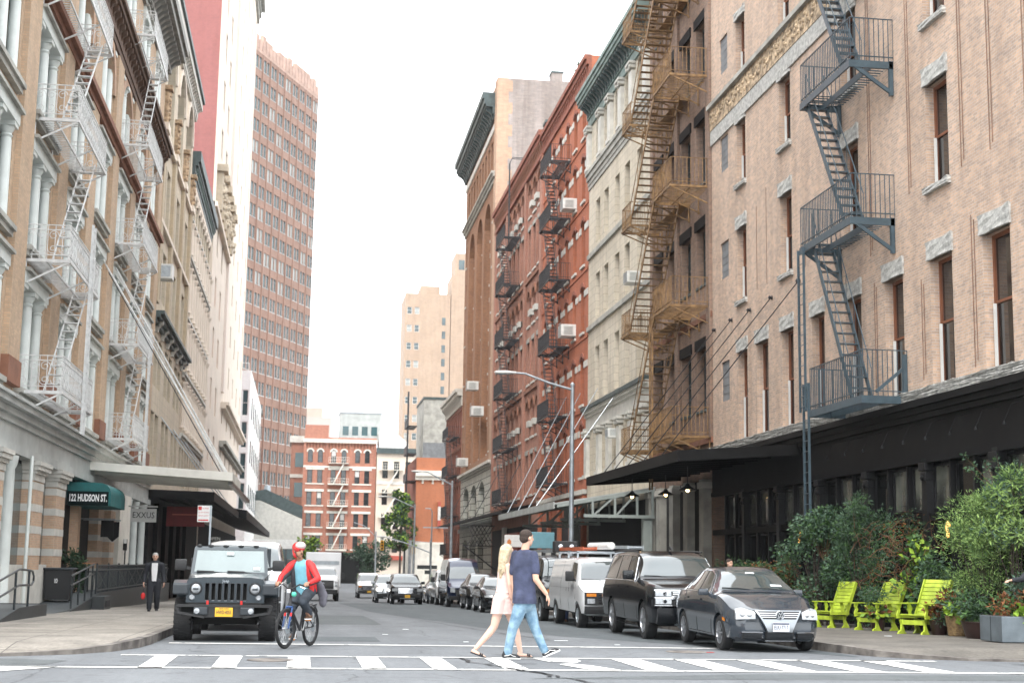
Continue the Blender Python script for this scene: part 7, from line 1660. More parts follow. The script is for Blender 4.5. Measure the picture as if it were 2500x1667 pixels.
k = MB(); sph(k, (.055,.0,1.735), (.095,.105,.105)); limb(k, [(.02,-.03,1.74),(.0,-.05,1.60),(-.01,-.065,1.45),(-.035,-.07,1.30)], [.085,.085,.07,.03], .8, (.5,.86,0)); limb(k, [(.06,-.09,1.70),(.04,-.105,1.55),(.01,-.10,1.42)], [.05,.045,.02]); rr = random.Random(3)
for i in range(16): x = rr.uniform(-.06,.07); cap(k, (x+.02,-.10-.02*rr.random(),1.74), .012, (x-.03,-.125,rr.uniform(1.30,1.5)), .008, n=6)
fuse(k, 'hair', M['blond'], bd, .009, 3)
for (h_, t_, st) in (((-.505,-.04,.085),(-.255,-.04,.005),(-.345,-.04,.05)),((.25,.045,.012),(.515,.045,.01),(.425,.043,.05))):
    h_, t_ = Vector(h_), Vector(t_); k = MB(); k.bar(h_, t_, .085, .022, (0,0,1)); sl = k.build('sandal', M['shoe'], bd); c_ = Vector(st)
    k = MB(); k.path([c_+Vector((0,.05*math.cos(a),.03*math.sin(a)-.012)) for a in [math.pi*i/8 for i in range(9)]], .014, 6); k.path([c_+Vector((.03,.05*math.cos(a),.026*math.sin(a)-.018)) for a in [math.pi*i/8 for i in range(9)]], .014, 6); k.build('strap', M['shoe'], sl)
# ---- cyclist
fd = Vector((-.40,-.915,0)).normalized(); sd_ = Vector((fd.y,-fd.x,0))     # bicycle heading and its right-hand side
bo = thing('bicycle', 'dark mountain bicycle with blue fork ridden by the man in the red helmet', 'bicycle', (.0,26.6,0))
def BP(f, s_, z): return fd*f+sd_*s_+Vector((0,0,z))
fwd2 = Vector((-.46,-.89,0)).normalized()
def bwheel(c, ax, R_=.345):
    wo = thing('wheel', None, None); wo.parent = bo; u = Vector((0,0,1)); v = ax.cross(u).normalized(); k = MB()
    k.path([c+v*(R_-.025)*math.cos(a)+u*(R_-.025)*math.sin(a) for a in [2*math.pi*i/40 for i in range(40)]], .027, 8, closed=True); k.build('tyre', M['rubber'], wo, smooth=40)
    k = MB(); k.path([c+v*(R_-.06)*math.cos(a)+u*(R_-.06)*math.sin(a) for a in [2*math.pi*i/40 for i in range(40)]], .012, 6, closed=True); k.build('rim', M['feblack'], wo)
    k = MB()
    for i in range(28): a = 2*math.pi*i/28; s_ = .03*(1 if i % 2 else -1); k.tube(c+ax*s_, c+v*(R_-.06)*math.cos(a+.3*s_/.03)+u*(R_-.06)*math.sin(a+.3*s_/.03), .0022, 4)
    k.tube(c-ax*.05, c+ax*.05, .025, 10); k.build('spokes', M['steel'], wo); k = MB(); k.tube(c-ax*.045, c-ax*.04, .09, 20); k.build('brake_rotor', M['galv'], wo)
ax2 = Vector((fwd2.y,-fwd2.x,0))
bwheel(BP(.58,0,.345), ax2); bwheel(BP(-.52,0,.345), sd_)
k = MB(); ht = BP(.40,0,.86); hb = BP(.42,0,.72); bb = BP(-.05,0,.30); st = BP(-.22,0,.82); ra = BP(-.52,0,.345)
k.tube(ht, hb, .026); k.tube(hb, bb, .027); k.tube(BP(.40,0,.80), BP(-.19,0,.72), .022); k.tube(bb, st, .02)
for s_ in (.05,-.05): k.tube(bb, ra+sd_*s_, .012); k.tube(BP(-.18,0,.70), ra+sd_*s_, .010)
k.build('frame', M['feblack'], bo, smooth=40)
k = MB(); [k.tube(BP(.44,s_,.70), BP(.58,0,.345)+ax2*s_, .017) for s_ in (.055,-.055)]; k.tube(BP(.44,-.06,.71), BP(.44,.06,.71), .02); k.build('fork', mat('blue_fork', (.01,.05,.17), .35), bo); k = MB(); [k.tube(BP(.475,s_,.61), BP(.50,s_,.55), .0185) for s_ in (.055,-.055)]; k.build('fork_band', M['redjk'], bo)
k = MB(); k.path([BP(.36,-.31,1.06),BP(.40,-.16,1.10),BP(.43,-.05,1.03),BP(.43,.05,1.03),BP(.40,.16,1.10),BP(.36,.31,1.06)],.014,8); k.tube(ht, BP(.42,0,1.03), .018); k.build('handlebar', M['plastic'], bo, smooth=40)
for s_ in (1,-1):
    MB().tube(BP(.375,.20*s_,1.085), BP(.355,.33*s_,1.055), .019).build('grip', M['rubber'], bo); k = MB(); k.path([BP(.41,.17*s_,1.09),BP(.47,.2*s_,1.06),BP(.46,.29*s_,1.03)],.007,5); k.build('brake_lever', M['chrome'], bo)
k = MB(); cap(k, BP(-.34,0,.86), .055, BP(-.12,0,.87), .03, .6, (0,0,1)); fuse(k, 'saddle', M['plastic'], bo, .01); k = MB(); k.tube(st, BP(-.235,0,.87), .016); k.build('seat_post', M['steel'], bo)
k = MB(); k.bar(BP(-.30,0,.70), BP(-.62,0,.74), .13, .02); [k.tube(BP(-.6,s_,.73), ra+sd_*s_, .006) for s_ in (.06,-.06)]; k.path([BP(-.52+.36*math.cos(a),0,.345+.39*math.sin(a)) for a in [.2+i*.28 for i in range(9)]],.022,6); k.build('rear_rack', M['feblack'], bo)
k = MB(); k.tube(bb-sd_*.06, bb+sd_*.06, .02); k.tube(bb+sd_*.06, BP(-.02,.08,.14), .011); k.tube(bb-sd_*.06, BP(-.08,-.08,.46), .011); k.lathe([(.08,0),(.09,0)],tuple(bb),'z',4); k.build('crank', M['steel'], bo)
for (a, z, s_) in ((-.02,.13,1),(-.08,.47,-1)): MB().bbox(-.05,.05,-.035,.035,-.012,.012,.005).xf(Matrix.Translation(BP(a,.13*s_,z))).build('pedal', M['amber'], bo)
MB().bbox(-.035,.035,-.03,.03,-.035,.035,.01).xf(Matrix.Translation(BP(.50,.0,.98))).build('front_lamp', M['chrome'], bo); k = MB(); sph(k, BP(.47,-.09,.93), .045); k.build('green_sticker_light', mat('mint_plastic', (.08,.5,.35), .5), bo, smooth=True)
o = thing('person', 'cyclist in red and white helmet and red and black jacket over a light blue shirt', 'person', (.0,26.6,0))
def CP(f, s_, z): return BP(f, s_, z)
pel = CP(-.24,0,.98); nk = CP(-.02,.02,1.50); hd = CP(.06,.03,1.69)
k = MB(); gz_ = Vector((.55,-.83,-.05)); head(k, hd, gz_, 1.06); cap(k, hd-Vector((0,0,.08)), .05, nk, .06); cap(k, CP(-.03,.16,1.44), .06, CP(-.03,-.16,1.44), .06); limb(k, [CP(-.05,0,1.38), CP(-.15,0,1.15), pel], [.13,.12,.13], .8, fd)
lh, rh = CP(.335,-.28,1.105), CP(.335,.28,1.105)
limb(k, [CP(-.02,.19,1.44), CP(.08,.34,1.22), rh+Vector((0,0,.02))-fd*.05], [.05,.042,.028]); limb(k, [CP(-.02,-.19,1.44), CP(.06,-.36,1.20), lh+Vector((0,0,.02))-fd*.05], [.05,.042,.028])
hand(k, rh-fd*.055+Vector((0,0,.025)), fd+Vector((0,0,-.05)), (0,0,-1), 1.0, 1.35, 1); hand(k, lh-fd*.055+Vector((0,0,.025)), fd+Vector((0,0,-.05)), (0,0,-1), 1.0, 1.35, -1)
rk, rf = CP(.14,.14,.60), CP(-.06,.13,.17); lk, lf = CP(.20,-.15,.80), CP(-.12,-.13,.50)
limb(k, [pel+sd_*.09, rk, rf+Vector((0,0,.05))], [.08,.055,.04]); limb(k, [pel-sd_*.09, lk, lf+Vector((0,0,.05))], [.08,.055,.04])
bd = fuse(k, 'body', M['skintan'], o, .008, 3); eyes(bd, hd, gz_, 1.06)
k = MB(); sph(k, hd+gz_*.085-Vector((0,0,.05)), (.03,.02,.012), gz_.to_track_quat('Y','Z'), 8); fuse(k, 'moustache', M['brownhair'], bd, .006, 2)
k = MB(); limb(k, [CP(-.045,0,1.40), CP(-.10,0,1.22), CP(-.17,0,1.03), CP(-.19,0,.95)], [.148,.15,.155,.15], .78, fd); cap(k, CP(-.03,.09,1.46), .05, CP(-.03,-.09,1.46), .05); fuse(k, 'tshirt', M['ltblue'], bd, .012, 4)
for s_, el, hn in ((1, CP(.08,.34,1.22), rh), (-1, CP(.06,-.36,1.20), lh)):
    k = MB(); limb(k, [CP(-.03,.13*s_,1.47), CP(-.01,.20*s_,1.42), el, el.lerp(hn, .75)], [.066,.07,.056,.043]); fuse(k, 'jacket_sleeve', M['redjk'], bd, .011, 3)
    k = MB(); limb(k, [CP(-.05,.17*s_,1.40), el+Vector((0,0,-.03))-sd_*.02*s_, el.lerp(hn, .72)+Vector((0,0,-.015))], [.064,.053,.041]); fuse(k, 'sleeve_panel', M['greyjk'], bd, .011, 3)
    k = MB(); limb(k, [CP(.0,.115*s_,1.45), CP(-.03,.155*s_,1.25), CP(-.12,.17*s_,1.0)], [.05,.055,.05], .7, fd); limb(k, [CP(-.1,.12*s_,1.42), CP(-.18,.13*s_,1.2), CP(-.27,.13*s_,1.0)], [.09,.08,.08], .8, fd); fuse(k, 'jacket_front', M['greyjk'] if s_ == 1 else M['redjk'], bd, .012, 3)
k = MB(); sph(k, hd+Vector((0,0,.055))-gz_*.01, (.115,.125,.10), gz_.to_track_quat('Y','Z')); cap(k, hd-gz_*.05+Vector((0,0,-.01)), .095, hd-gz_*.045+Vector((0,0,-.06)), .085); h_ = fuse(k, 'helmet', mat('red_helmet', (.62,.03,.03), .25, coat=1.), bd, .01, 3)
k = MB(); sph(k, hd+Vector((0,0,.09))+gz_*.055, (.105,.085,.068), gz_.to_track_quat('Y','Z')); fuse(k, 'visor', mat('pale_visor', (.62,.5,.48), .15, coat=1.), h_, .01, 2)
k = MB(); r_ = gz_.cross(Vector((0,0,1))).normalized(); [k.path([hd+r_*.085*s2+Vector((0,0,.02)), hd+r_*.07*s2+gz_*.03-Vector((0,0,.08)), hd+gz_*.05-Vector((0,0,.13))],.008,5) for s2 in (1,-1)]; k.build('chin_strap', M['plastic'], h_)
k = MB(); limb(k, [pel+Vector((0,0,.03)), pel-Vector((0,0,.03))], [.145,.14], .9, fd); limb(k, [pel+sd_*.09, rk, rf+Vector((0,0,.10))], [.115,.085,.066]); limb(k, [pel-sd_*.09, lk, lf+Vector((0,0,.10))], [.115,.085,.066]); rr = random.Random(6)
for i in range(12): t = rr.random(); p = (pel+sd_*.09).lerp(rk, t) if i % 2 else rk.lerp(rf, t*.8); cap(k, p-sd_*.08+Vector((0,-.05,-.02)), .011, p+sd_*.08+Vector((0,-.05,.015)), .009, n=8)
fuse(k, 'trousers', M['pants'], bd, .011, 3)
shoe(bd, rf-fd*.12+Vector((0,0,-.03)), rf+fd*.16+Vector((0,0,-.035)), M['boot']); shoe(bd, lf-fd*.12+Vector((0,0,-.02)), lf+fd*.16+Vector((0,0,-.02)), M['boot'])
t = thing('delivery_bag', 'slumped grey nylon bag slung at the hip of the cyclist in the red helmet', 'bag', (.0,26.6,0)); k = MB(); limb(k, [CP(-.22,-.20,1.24), CP(-.30,-.25,1.05), CP(-.36,-.29,.90), CP(-.36,-.29,.76)], [.045,.085,.09,.07], .6, fd); fuse(k, 'sack', M['bag'], t, .012, 4); k = MB(); k.path([CP(-.05,.05,1.52),CP(-.02,-.16,1.46),CP(-.25,-.22,1.25)],.014,5); k.build('strap', M['bag'], t)
# ---- standing people
def stander(label, loc, rz, coat, legs, hair, skin='skin', shirt=None, h=1.78, walk_=0., look=(0,-1,0), shoes='shoe', arm=None):
    o = thing('person', label, 'person', loc, rz); s = h/1.8; k = MB(); V = lambda x, y, z: (x*s, y*s, z*s)
    head(k, V(0,-.02,1.69), look, s); cap(k, V(0,0,1.60), .05*s, V(0,0,1.5), .06*s); cap(k, V(-.15,0,1.43), .06*s, V(.15,0,1.43), .06*s); limb(k, [V(0,0,1.38),V(0,0,1.1),V(0,0,.95)], [.14*s,.12*s,.13*s], .75, (0,1,0))
    ra = [V(-.2,0,1.43),V(-.255,.03,1.13),V(-.275,-.08,.88)]; la = [V(.2,0,1.43),V(.25,.03,1.13),V(.275,-.05,.88)]
    if arm: ra = [V(*p) for p in arm]
    limb(k, ra, [.05,.042,.028]); limb(k, la, [.05,.042,.028]); hand(k, ra[-1], Vector(ra[-1])-Vector(ra[-2]), (.9,.1,0) if not arm else (0,0,-1), 1., .6, -1); hand(k, la[-1], (0,-.1,-1), (-.9,.1,0), 1., .5, 1)
    fr_ = [V(-.09,0,.93),V(-.10,-.02-walk_*.5,.5),V(-.10,-walk_,.07)]; fl = [V(.09,0,.93),V(.10,-.02+walk_*.3,.5),V(.10,walk_,.08)]
    limb(k, fr_, [.09,.06,.04]); limb(k, fl, [.09,.06,.04]); bd = fuse(k, 'body', M[skin], o, .009, 3); eyes(bd, V(0,-.02,1.69), look, s)
    k = MB(); limb(k, [V(0,0,1.42),V(0,.0,1.2),V(0,0,1.0),V(0,0,.76)], [.168*s,.15*s,.155*s,.165*s], .66, (0,1,0)); cap(k, V(-.15,0,1.455), .065*s, V(.15,0,1.455), .065*s); limb(k, ra[:2]+[tuple(Vector(ra[1]).lerp(Vector(ra[2]),.85))], [.075,.062,.05]); limb(k, la[:2]+[tuple(Vector(la[1]).lerp(Vector(la[2]),.85))], [.075,.062,.05]); fuse(k, 'jacket', M[coat], bd, .012, 3, cut=((0,0,.80*s),(0,0,-1)))
    if shirt: k = MB(); k.grid(lambda u, v: V((u*2-1)*(.07-.02*abs(v-.6)+.02*v), -.118-.018*math.cos((u*2-1)*1.2)-.0*v, .93+.56*v), 6, 8); k.build('shirt_front', M[shirt], bd, smooth=True)
    k = MB(); limb(k, [V(0,0,.97),V(0,0,.9)], [.15,.145], .8, (0,1,0)); limb(k, [fr_[0],fr_[1],tuple(Vector(fr_[2])+Vector((0,0,.03)))], [.115,.088,.07]); limb(k, [fl[0],fl[1],tuple(Vector(fl[2])+Vector((0,0,.03)))], [.115,.088,.07]); fuse(k, 'trousers', M[legs], bd, .012, 3)
    k = MB(); q = Vector(look).to_track_quat('Y','Z'); lk = Vector(look).normalized(); sph(k, Vector(V(0,-.02,1.735))-lk*.022, (.083*s,.10*s,.08*s), q); sph(k, Vector(V(0,-.02,1.70))-lk*.05, (.076*s,.07*s,.085*s), q); fuse(k, 'hair', M[hair], bd, .01, 2)
    for f_ in (fr_, fl): p = Vector(f_[2]); shoe(bd, p+Vector((0,.09,-.06)), p+Vector((0,-.20,-.06)), M[shoes], sole=shoes)
    return o
stander('grey-haired man in a dark suit and white shirt walking on the left sidewalk', (-4.55,47.5,gz(47.5)+.15), R(4), 'suit', 'suit', 'greyhair', shirt='shirtw', h=1.80, walk_=.13).scale = (1.12,1.1,1)
t = thing('carrier_bag', 'small bright red object carried low by the man in the suit', 'bag', (-4.86,47.42,gz(47.5)+.62)); k = MB(); sph(k, (0,0,0), (.07,.05,.11)); k.build('sack', M['redjk'], t, smooth=True); MB().tube((0,0,.1),(0,0,.22),.006).build('handle', M['plastic'], t)
stander('person with dark hair standing on the right sidewalk behind the black suv', (11.35,38.3,gz(38)+.15), R(30), 'suit', 'indigo', 'brownhair', h=1.72)
stander('person in indigo jeans and brown boots standing between the two vans', (8.0,44.75,gz(44.7)), R(160), 'suit', 'indigo', 'brownhair', h=1.74, shoes='boot')
stander('person in a dark jacket at the right edge reaching out over the plants', (14.75,28.0,.15), R(0), 'suit', 'suit', 'brownhair', h=1.74, arm=[(-.2,0,1.43),(-.42,-.06,1.26),(-.66,-.1,1.24)])
# ================================================================ plants
def leafmat(name, a, b): return mat(name, [x*.9 for x in a], .6, vs=2.5, col2=[x*.8 for x in b], spec=.3)
M['lf_dark'] = leafmat('dark_green_leaf', (.045,.085,.04), (.02,.045,.022)); M['lf_grey'] = leafmat('grey_green_leaf', (.10,.17,.105), (.05,.10,.065)); M['lf_mid'] = leafmat('mid_green_leaf', (.085,.17,.05), (.04,.09,.03))
M['lf_lt'] = leafmat('feathery_light_green_leaf', (.32,.46,.14), (.16,.27,.08)); M['lf_yel'] = leafmat('yellow_green_leaf', (.33,.48,.05), (.18,.32,.04)); M['lf_rust'] = leafmat('rusty_leaf', (.26,.10,.03), (.12,.045,.02)); M['twig'] = mat('red_brown_twig', (.17,.075,.035), .8, var=.4, vs=4)
M['bark'] = mat('bark', (.06,.045,.035), .9, var=.4, vs=6)
def foliage(clumps, n, size, mats, narrow=.5, rs=1, droop=.2, up=0.):
    """many leaf-sized faces gathered in clumps; clumps = [(centre, radius)]"""
    rr = random.Random(rs); k = MB()
    for _ in range(n):
        c, r = clumps[int(rr.random()*len(clumps))]; v = Vector((rr.gauss(0,1), rr.gauss(0,1), rr.gauss(0,1))).normalized()*r*(rr.random()**.45)
        p = Vector(c)+Vector((v.x, v.y, v.z*.85)); d = (v.normalized()*.7+Vector((rr.uniform(-1,1), rr.uniform(-1,1), rr.uniform(-.6,.8)-droop+up))).normalized(); s = size*rr.uniform(.6,1.35)
        u = d.cross(Vector((rr.uniform(-1,1), rr.uniform(-1,1), rr.uniform(-1,1)))).normalized()*s*narrow; nn = d.cross(u).normalized()*s*.12
        k.cm = min(len(mats)-1, int(rr.random()*len(mats))); k.add([p-u*.15, p+d*s*.45-u*.5+nn, p+d*s, p+d*s*.45+u*.5+nn], [(0,1,2,3)])
    return k, [M[m] for m in mats]
def stems(base, tips, r=.012, rs=1, bend=.15):
    rr = random.Random(rs); k = MB()
    for t in tips:
        b_ = Vector(base)+Vector((rr.uniform(-.2,.2), rr.uniform(-.2,.2), 0)); t = Vector(t); m = b_.lerp(t,.5)+Vector((rr.uniform(-bend,bend), rr.uniform(-bend,bend), 0)); k.path([b_, b_.lerp(m,.6), m, t], [r,r*.85,r*.6,r*.3], 5)
    return k
def bush(name, label, base, rad, h, ncl, n, size, mats, cat='bush', narrow=.5, rs=1, cr=.4, top=1., extra=None, stem='bark', group=None, shape=.6, up=0., zlo=.12):
    o = thing(name, label, cat, base, 0, group); rr = random.Random(rs); cl = []
    for i in range(ncl):
        a = rr.uniform(0,6.283); f = rr.random()**.8; z = h*(zlo+(.97-zlo)*f); rmax = math.sqrt(max(.02, 1-((f-.42)/.62)**2)); q = rad*rmax*rr.uniform(.35,1)
        cl.append(((q*math.cos(a), q*math.sin(a)*shape*1.3, z), cr*rr.uniform(.55,1.2)))
    k, ms = foliage(cl, n, size, mats, narrow, rs, up=up); k.build('foliage', ms, o); stems((0,0,0), [c for c, r in cl[:int(ncl*.8)]], .016, rs).build('stem', M[stem], o)
    return o
GB = 'shrubs in front of the black shopfront'
bush('bush', 'grey-green leafy bush beside the sedan, tallest at the left of the planting', (13.95,38.4,.0), 1.1, 3.05, 40, 7500, .095, ['lf_grey','lf_dark','lf_grey','lf_mid'], rs=11, cr=.42, group=GB, narrow=.6)
bush('bush', 'dark low bush in the shade behind the black suv', (13.2,43.0,-.05), 1.6, 1.7, 34, 4200, .09, ['lf_dark','lf_dark','lf_mid'], rs=12, cr=.4, group=GB)
bush('bush', 'dark bush behind the rear of the sedan, below the glowing lamp', (13.4,40.8,.0), 1.0, 1.8, 26, 3600, .09, ['lf_dark','lf_mid','lf_rust'], rs=13, cr=.38, group=GB)
bush('bush', 'tall soft green bush behind the lime chairs, under the blue fire escape', (14.6,37.0,.05), .75, 3.5, 34, 7500, .10, ['lf_mid','lf_grey','lf_dark'], rs=14, cr=.42, narrow=.3, group=GB)
o = bush('bush', 'rust-brown twiggy shrub in the middle of the planting', (14.95,35.2,.1), .8, 2.75, 26, 2200, .08, ['lf_rust','lf_mid','lf_grey','lf_mid'], rs=15, cr=.4, narrow=.3, group=GB)
rr = random.Random(9); k = MB()
for i in range(170):
    a = Vector((rr.uniform(-1,1.0), rr.uniform(-1.4,1.2), rr.uniform(.9,2.5))); d = Vector((rr.uniform(-.5,.5), rr.uniform(-.5,.5), rr.uniform(-.3,.5))); k.path([a, a+d*.5+Vector((0,0,.08)), a+d], [.008,.006,.003], 4)
k.build('twigs', M['twig'], o)
bush('bush', 'big feathery light green bush at the right edge behind the metal planter', (14.95,30.6,.1), 1.15, 3.1, 50, 19000, .095, ['lf_lt','lf_lt','lf_mid'], rs=16, cr=.46, narrow=.17, group=GB, up=.3, zlo=.34)
bush('bush', 'upper spray of silvery stems rising behind the feathery bush', (15.15,29.4,.1), .8, 3.5, 22, 3600, .12, ['lf_grey','lf_lt','lf_lt'], rs=17, cr=.34, narrow=.3, group=GB, up=.3, zlo=.45)
bush('bush', 'olive shrub low behind the right-hand lime chair', (15.15,33.6,.1), .6, 1.7, 20, 2600, .10, ['lf_mid','lf_dark','lf_grey'], rs=18, cr=.34, group=GB)
bush('bush', 'leafy climber with heart-shaped light leaves beside the rightmost lime chair', (15.0,34.4,.1), .4, 2.2, 14, 420, .17, ['lf_yel','lf_mid','lf_mid'], rs=19, cr=.28, narrow=.9, group=GB)
# arching stems poking out of the tops
for (x, y, z, lb, s_) in ((14.0,38.3,2.35,'arching twig at the top of the grey-green bush',1),(14.9,29.6,3.4,'tall arching sprig above the feathery bush',2)):
    rr = random.Random(s_); o = thing('sprig', lb, 'plant', (x,y,z-.6)); k = MB(); cl = []
    for i in range(9):
        d = Vector((rr.uniform(-.9,.7), rr.uniform(-.4,.4), rr.uniform(.7,1.35))); k.path([(0,0,0), d*.5+Vector((0,0,.12)), d], [.006,.005,.002], 4); cl += [(tuple(d*f+Vector((0,0,.1*(1-f)))), .07) for f in (.5,.65,.8,.92,1.)]
    k.build('stem', M['twig'], o); q, ms = foliage(cl, 560, .075, ['lf_grey','lf_mid'], .45, s_); q.build('foliage', ms, o)
# pots and planters
def pot(name, label, x, y, r, h, m, fol, rib=False, cat='plant pot', group=None):
    z = gz(y)+.15; o = thing(name, label, cat, (x,y,z), 0, group); k = MB(); k.lathe([(r*.72,0),(r*.78,.02),(r,h*.95),(r*1.06,h*.96),(r*1.06,h),(r*.96,h),(r*.9,h*.88),(0,h*.88)],(0,0,0),'z',22)
    if rib:
        for j in range(9): q = h*(.08+.1*j); rr_ = r*(.74+.26*(q/h)); k.path([(rr_*1.01*math.cos(a)*(1+.02*((i+j)%2)), rr_*1.01*math.sin(a)*(1+.02*((i+j)%2)), q+.01*((i+j)%2)) for i, a in enumerate([2*math.pi*i/26 for i in range(26)])], .011, 4, closed=True)
    k.build('pot', M[m], o, smooth=50)
    for j, (c, rd, n, sz, ms, nar) in enumerate(fol): q, mm = foliage([((c[0]+math.cos(t)*rd*.5, c[1]+math.sin(t)*rd*.5, h+c[2]+.06*(t%2)), rd*.6) for t in range(6)], n, sz, ms, nar, j+int(x*10)); q.build('foliage', mm, o)
    return o
M['potdk'] = mat('dark_glazed_pot', (.035,.016,.014), .3, var=.3, vs=5); M['wicker'] = mat('wicker', (.30,.20,.09), .8, vs=12, col2=(.16,.10,.05)); M['zinc'] = mat('zinc_planter', (.16,.19,.21), .5, metal=.35, vs=2.2, col2=(.10,.12,.135), detail=8)
pot('plant_pot', 'dark glazed pot of rust-coloured coleus beside the rightmost lime chair', 14.35,31.9,-.0+.22,.38,'potdk',[((0,0,.12),.28,340,.12,['lf_rust','lf_rust','lf_mid'],.6)])
pot('wicker_pot', 'woven wicker basket pot with bright yellow-green leaves', 14.45,31.2,.24,.44,'wicker',[((-.02,-.12,.08),.24,150,.13,['lf_yel'],.9),((.05,.2,.3),.4,360,.11,['lf_rust','lf_rust','lf_mid'],.6)], True)
pot('plant_pot', 'small dark pot with red and green leaves between the two right-hand lime chairs', 13.95,34.5,.19,.3,'potdk',[((0,0,.1),.3,260,.12,['lf_rust','lf_mid','lf_yel'],.7),((0,.15,.5),.34,420,.09,['lf_mid','lf_grey'],.3)])
pot('plant_pot', 'low wide dark bowl planter left of the metal planter', 14.35,29.8,.42,.36,'potdk',[((0,0,.1),.4,380,.12,['lf_dark','lf_mid'],.6),((0,.5,.35),.5,600,.10,['lf_grey','lf_mid'],.4)])
o = thing('planter_box', 'square zinc planter box with brown and yellow-green plants at the right edge', 'planter', (13.62,27.4,.15)); k = MB(); k.bbox(0,1.9,0,.95,0,.50,.015); k.build('box', M['zinc'], o); k = MB(); k.box(.02,1.88,.02,.93,.5,.505); k.build('soil', M['bark'], o); k = MB(); [k.box(x-.004,x+.004,-.006,.01,.01,.49) for x in (.62,1.25)]; k.box(-.006,.01,.47,.478,.01,.49); k.build('seam', M['blackp'], o)
k, ms = foliage([((.45,.3,.62),.3),((.75,.5,.7),.3),((.3,.6,.7),.25),((1.2,.5,.8),.3)], 700, .11, ['lf_rust','lf_mid','lf_rust'], .5, 3); k.build('foliage', ms, o); k, ms = foliage([((.62,.12,.60),.17),((.72,.05,.54),.13),((.5,.1,.57),.12)], 150, .15, ['lf_yel'], .9, 4); k.build('foliage', ms, o); k, ms = foliage([((.9,.7,1.0),.4),((1.4,.6,1.1),.4)], 900, .11, ['lf_dark','lf_grey'], .4, 5); k.build('foliage', ms, o)
# small tufts along the base of the planting
for i, (x, y, lb) in enumerate(((14.6,37.0,'low fern tuft behind the first lime chair'),(14.95,35.4,'low green tuft behind the second lime chair'),(12.2,38.9,'low leafy tuft by the rear wheel of the sedan'),(14.75,31.6,'low blue-green tuft behind the wicker pot'))):
    bush('groundcover_tuft', lb, (x,y,gz(y)+.15), .5, .7, 10, 700, .09, ['lf_mid','lf_dark','lf_grey'], cat='plant', rs=30+i, cr=.22)
# ---- lime chairs
M['lime_p'] = mat('lime_green_paint', (.46,.58,.05), .55, var=.35, vs=5, bump=.2, bs=20)
def chair(label, x, y, rz, high=True):
    o = thing('garden_chair', label, 'chair', (x,y,gz(y)+.15), rz, 'lime green garden chairs'); m = M['lime_p']; w_ = .31
    for i in range(6): k = MB(); y0 = -.30+i*.098; k.bbox(-w_+.03,w_-.03,y0,y0+.085,.40-i*.012,.425-i*.012,.006); k.build('seat_slat', m, o)
    Bk = lambda s_: (0, .27+s_*.44, .36+s_*.93)
    for i in range(9):
        s_ = .02+i*(.86/9); a = Vector(Bk(s_)); b_ = Vector(Bk(s_+.083)); MB().bar((0,a.y,a.z),(0,b_.y,b_.z),w_*2-.02,.022,(1,0,0) if 0 else (0,-1,.4)).build('back_slat', m, o)
    for sx in (1,-1):
        k = MB(); a, b_ = Vector(Bk(-.05)), Vector(Bk(.86)); k.bar((sx*w_,a.y,a.z),(sx*w_,b_.y,b_.z),.03,.10,(0,-1,.4)); k.build('back_post', m, o)
        MB().bbox(*sorted((sx*(w_-.04),sx*(w_+.08))),-.38,.36,.64,.665,.01).build('armrest', m, o)
        k = MB(); k.prism([(-.34,.64),(-.24,.64),(-.245,.60),(-.27,.55),(-.235,.50),(-.27,.43),(-.25,.38),(-.35,.38),(-.345,.43),(-.31,.50),(-.345,.56)],'x',*sorted((sx*w_,sx*(w_+.03)))); k.prism([(.02,.64),(.11,.64),(.16,.52),(.12,.46),(.17,.38),(.07,.38),(.05,.5)],'x',*sorted((sx*w_,sx*(w_+.03)))); k.build('arm_support', m, o, fixn=True)
        k = MB(); k.box(*sorted((sx*w_,sx*(w_+.03))),-.34,.34,.33,.40); k.build('side_rail', m, o)
        k = MB(); k.prism([(-.33,.30),(-.22,.31),(-.25,.2),(-.18,.04),(-.12,.0),(-.40,.0),(-.38,.05),(-.30,.08),(-.29,.2)],'x',*sorted((sx*(w_-.06),sx*(w_-.02)))); k.prism([(.16,.30),(.28,.31),(.26,.2),(.36,.05),(.40,.0),(.12,.0),(.2,.08),(.18,.2)],'x',*sorted((sx*(w_-.06),sx*(w_-.02)))); k.build('leg', m, o, fixn=True)
    MB().box(-w_+.02,w_-.02,-.28,-.24,.20,.30).build('stretcher', m, o); MB().box(-w_+.02,w_-.02,.2,.24,.20,.30).build('stretcher', m, o); MB().box(-.04,.04,-.26,.22,.22,.28).build('stretcher', m, o)
    return o
chair('lime green slatted garden chair nearest the sedan, its back hidden in the bush', 13.6,36.7,R(-70)).scale = (.95,.9,1.0); chair('lime green slatted garden chair in the middle of the three, seen side on', 14.0,34.7,R(-66)).scale = (1.1,1.12,1.0); chair('rightmost lime green slatted garden chair with its tall back by the pots', 14.1,32.3,R(-58)).scale = (1.15,1.15,1.05)
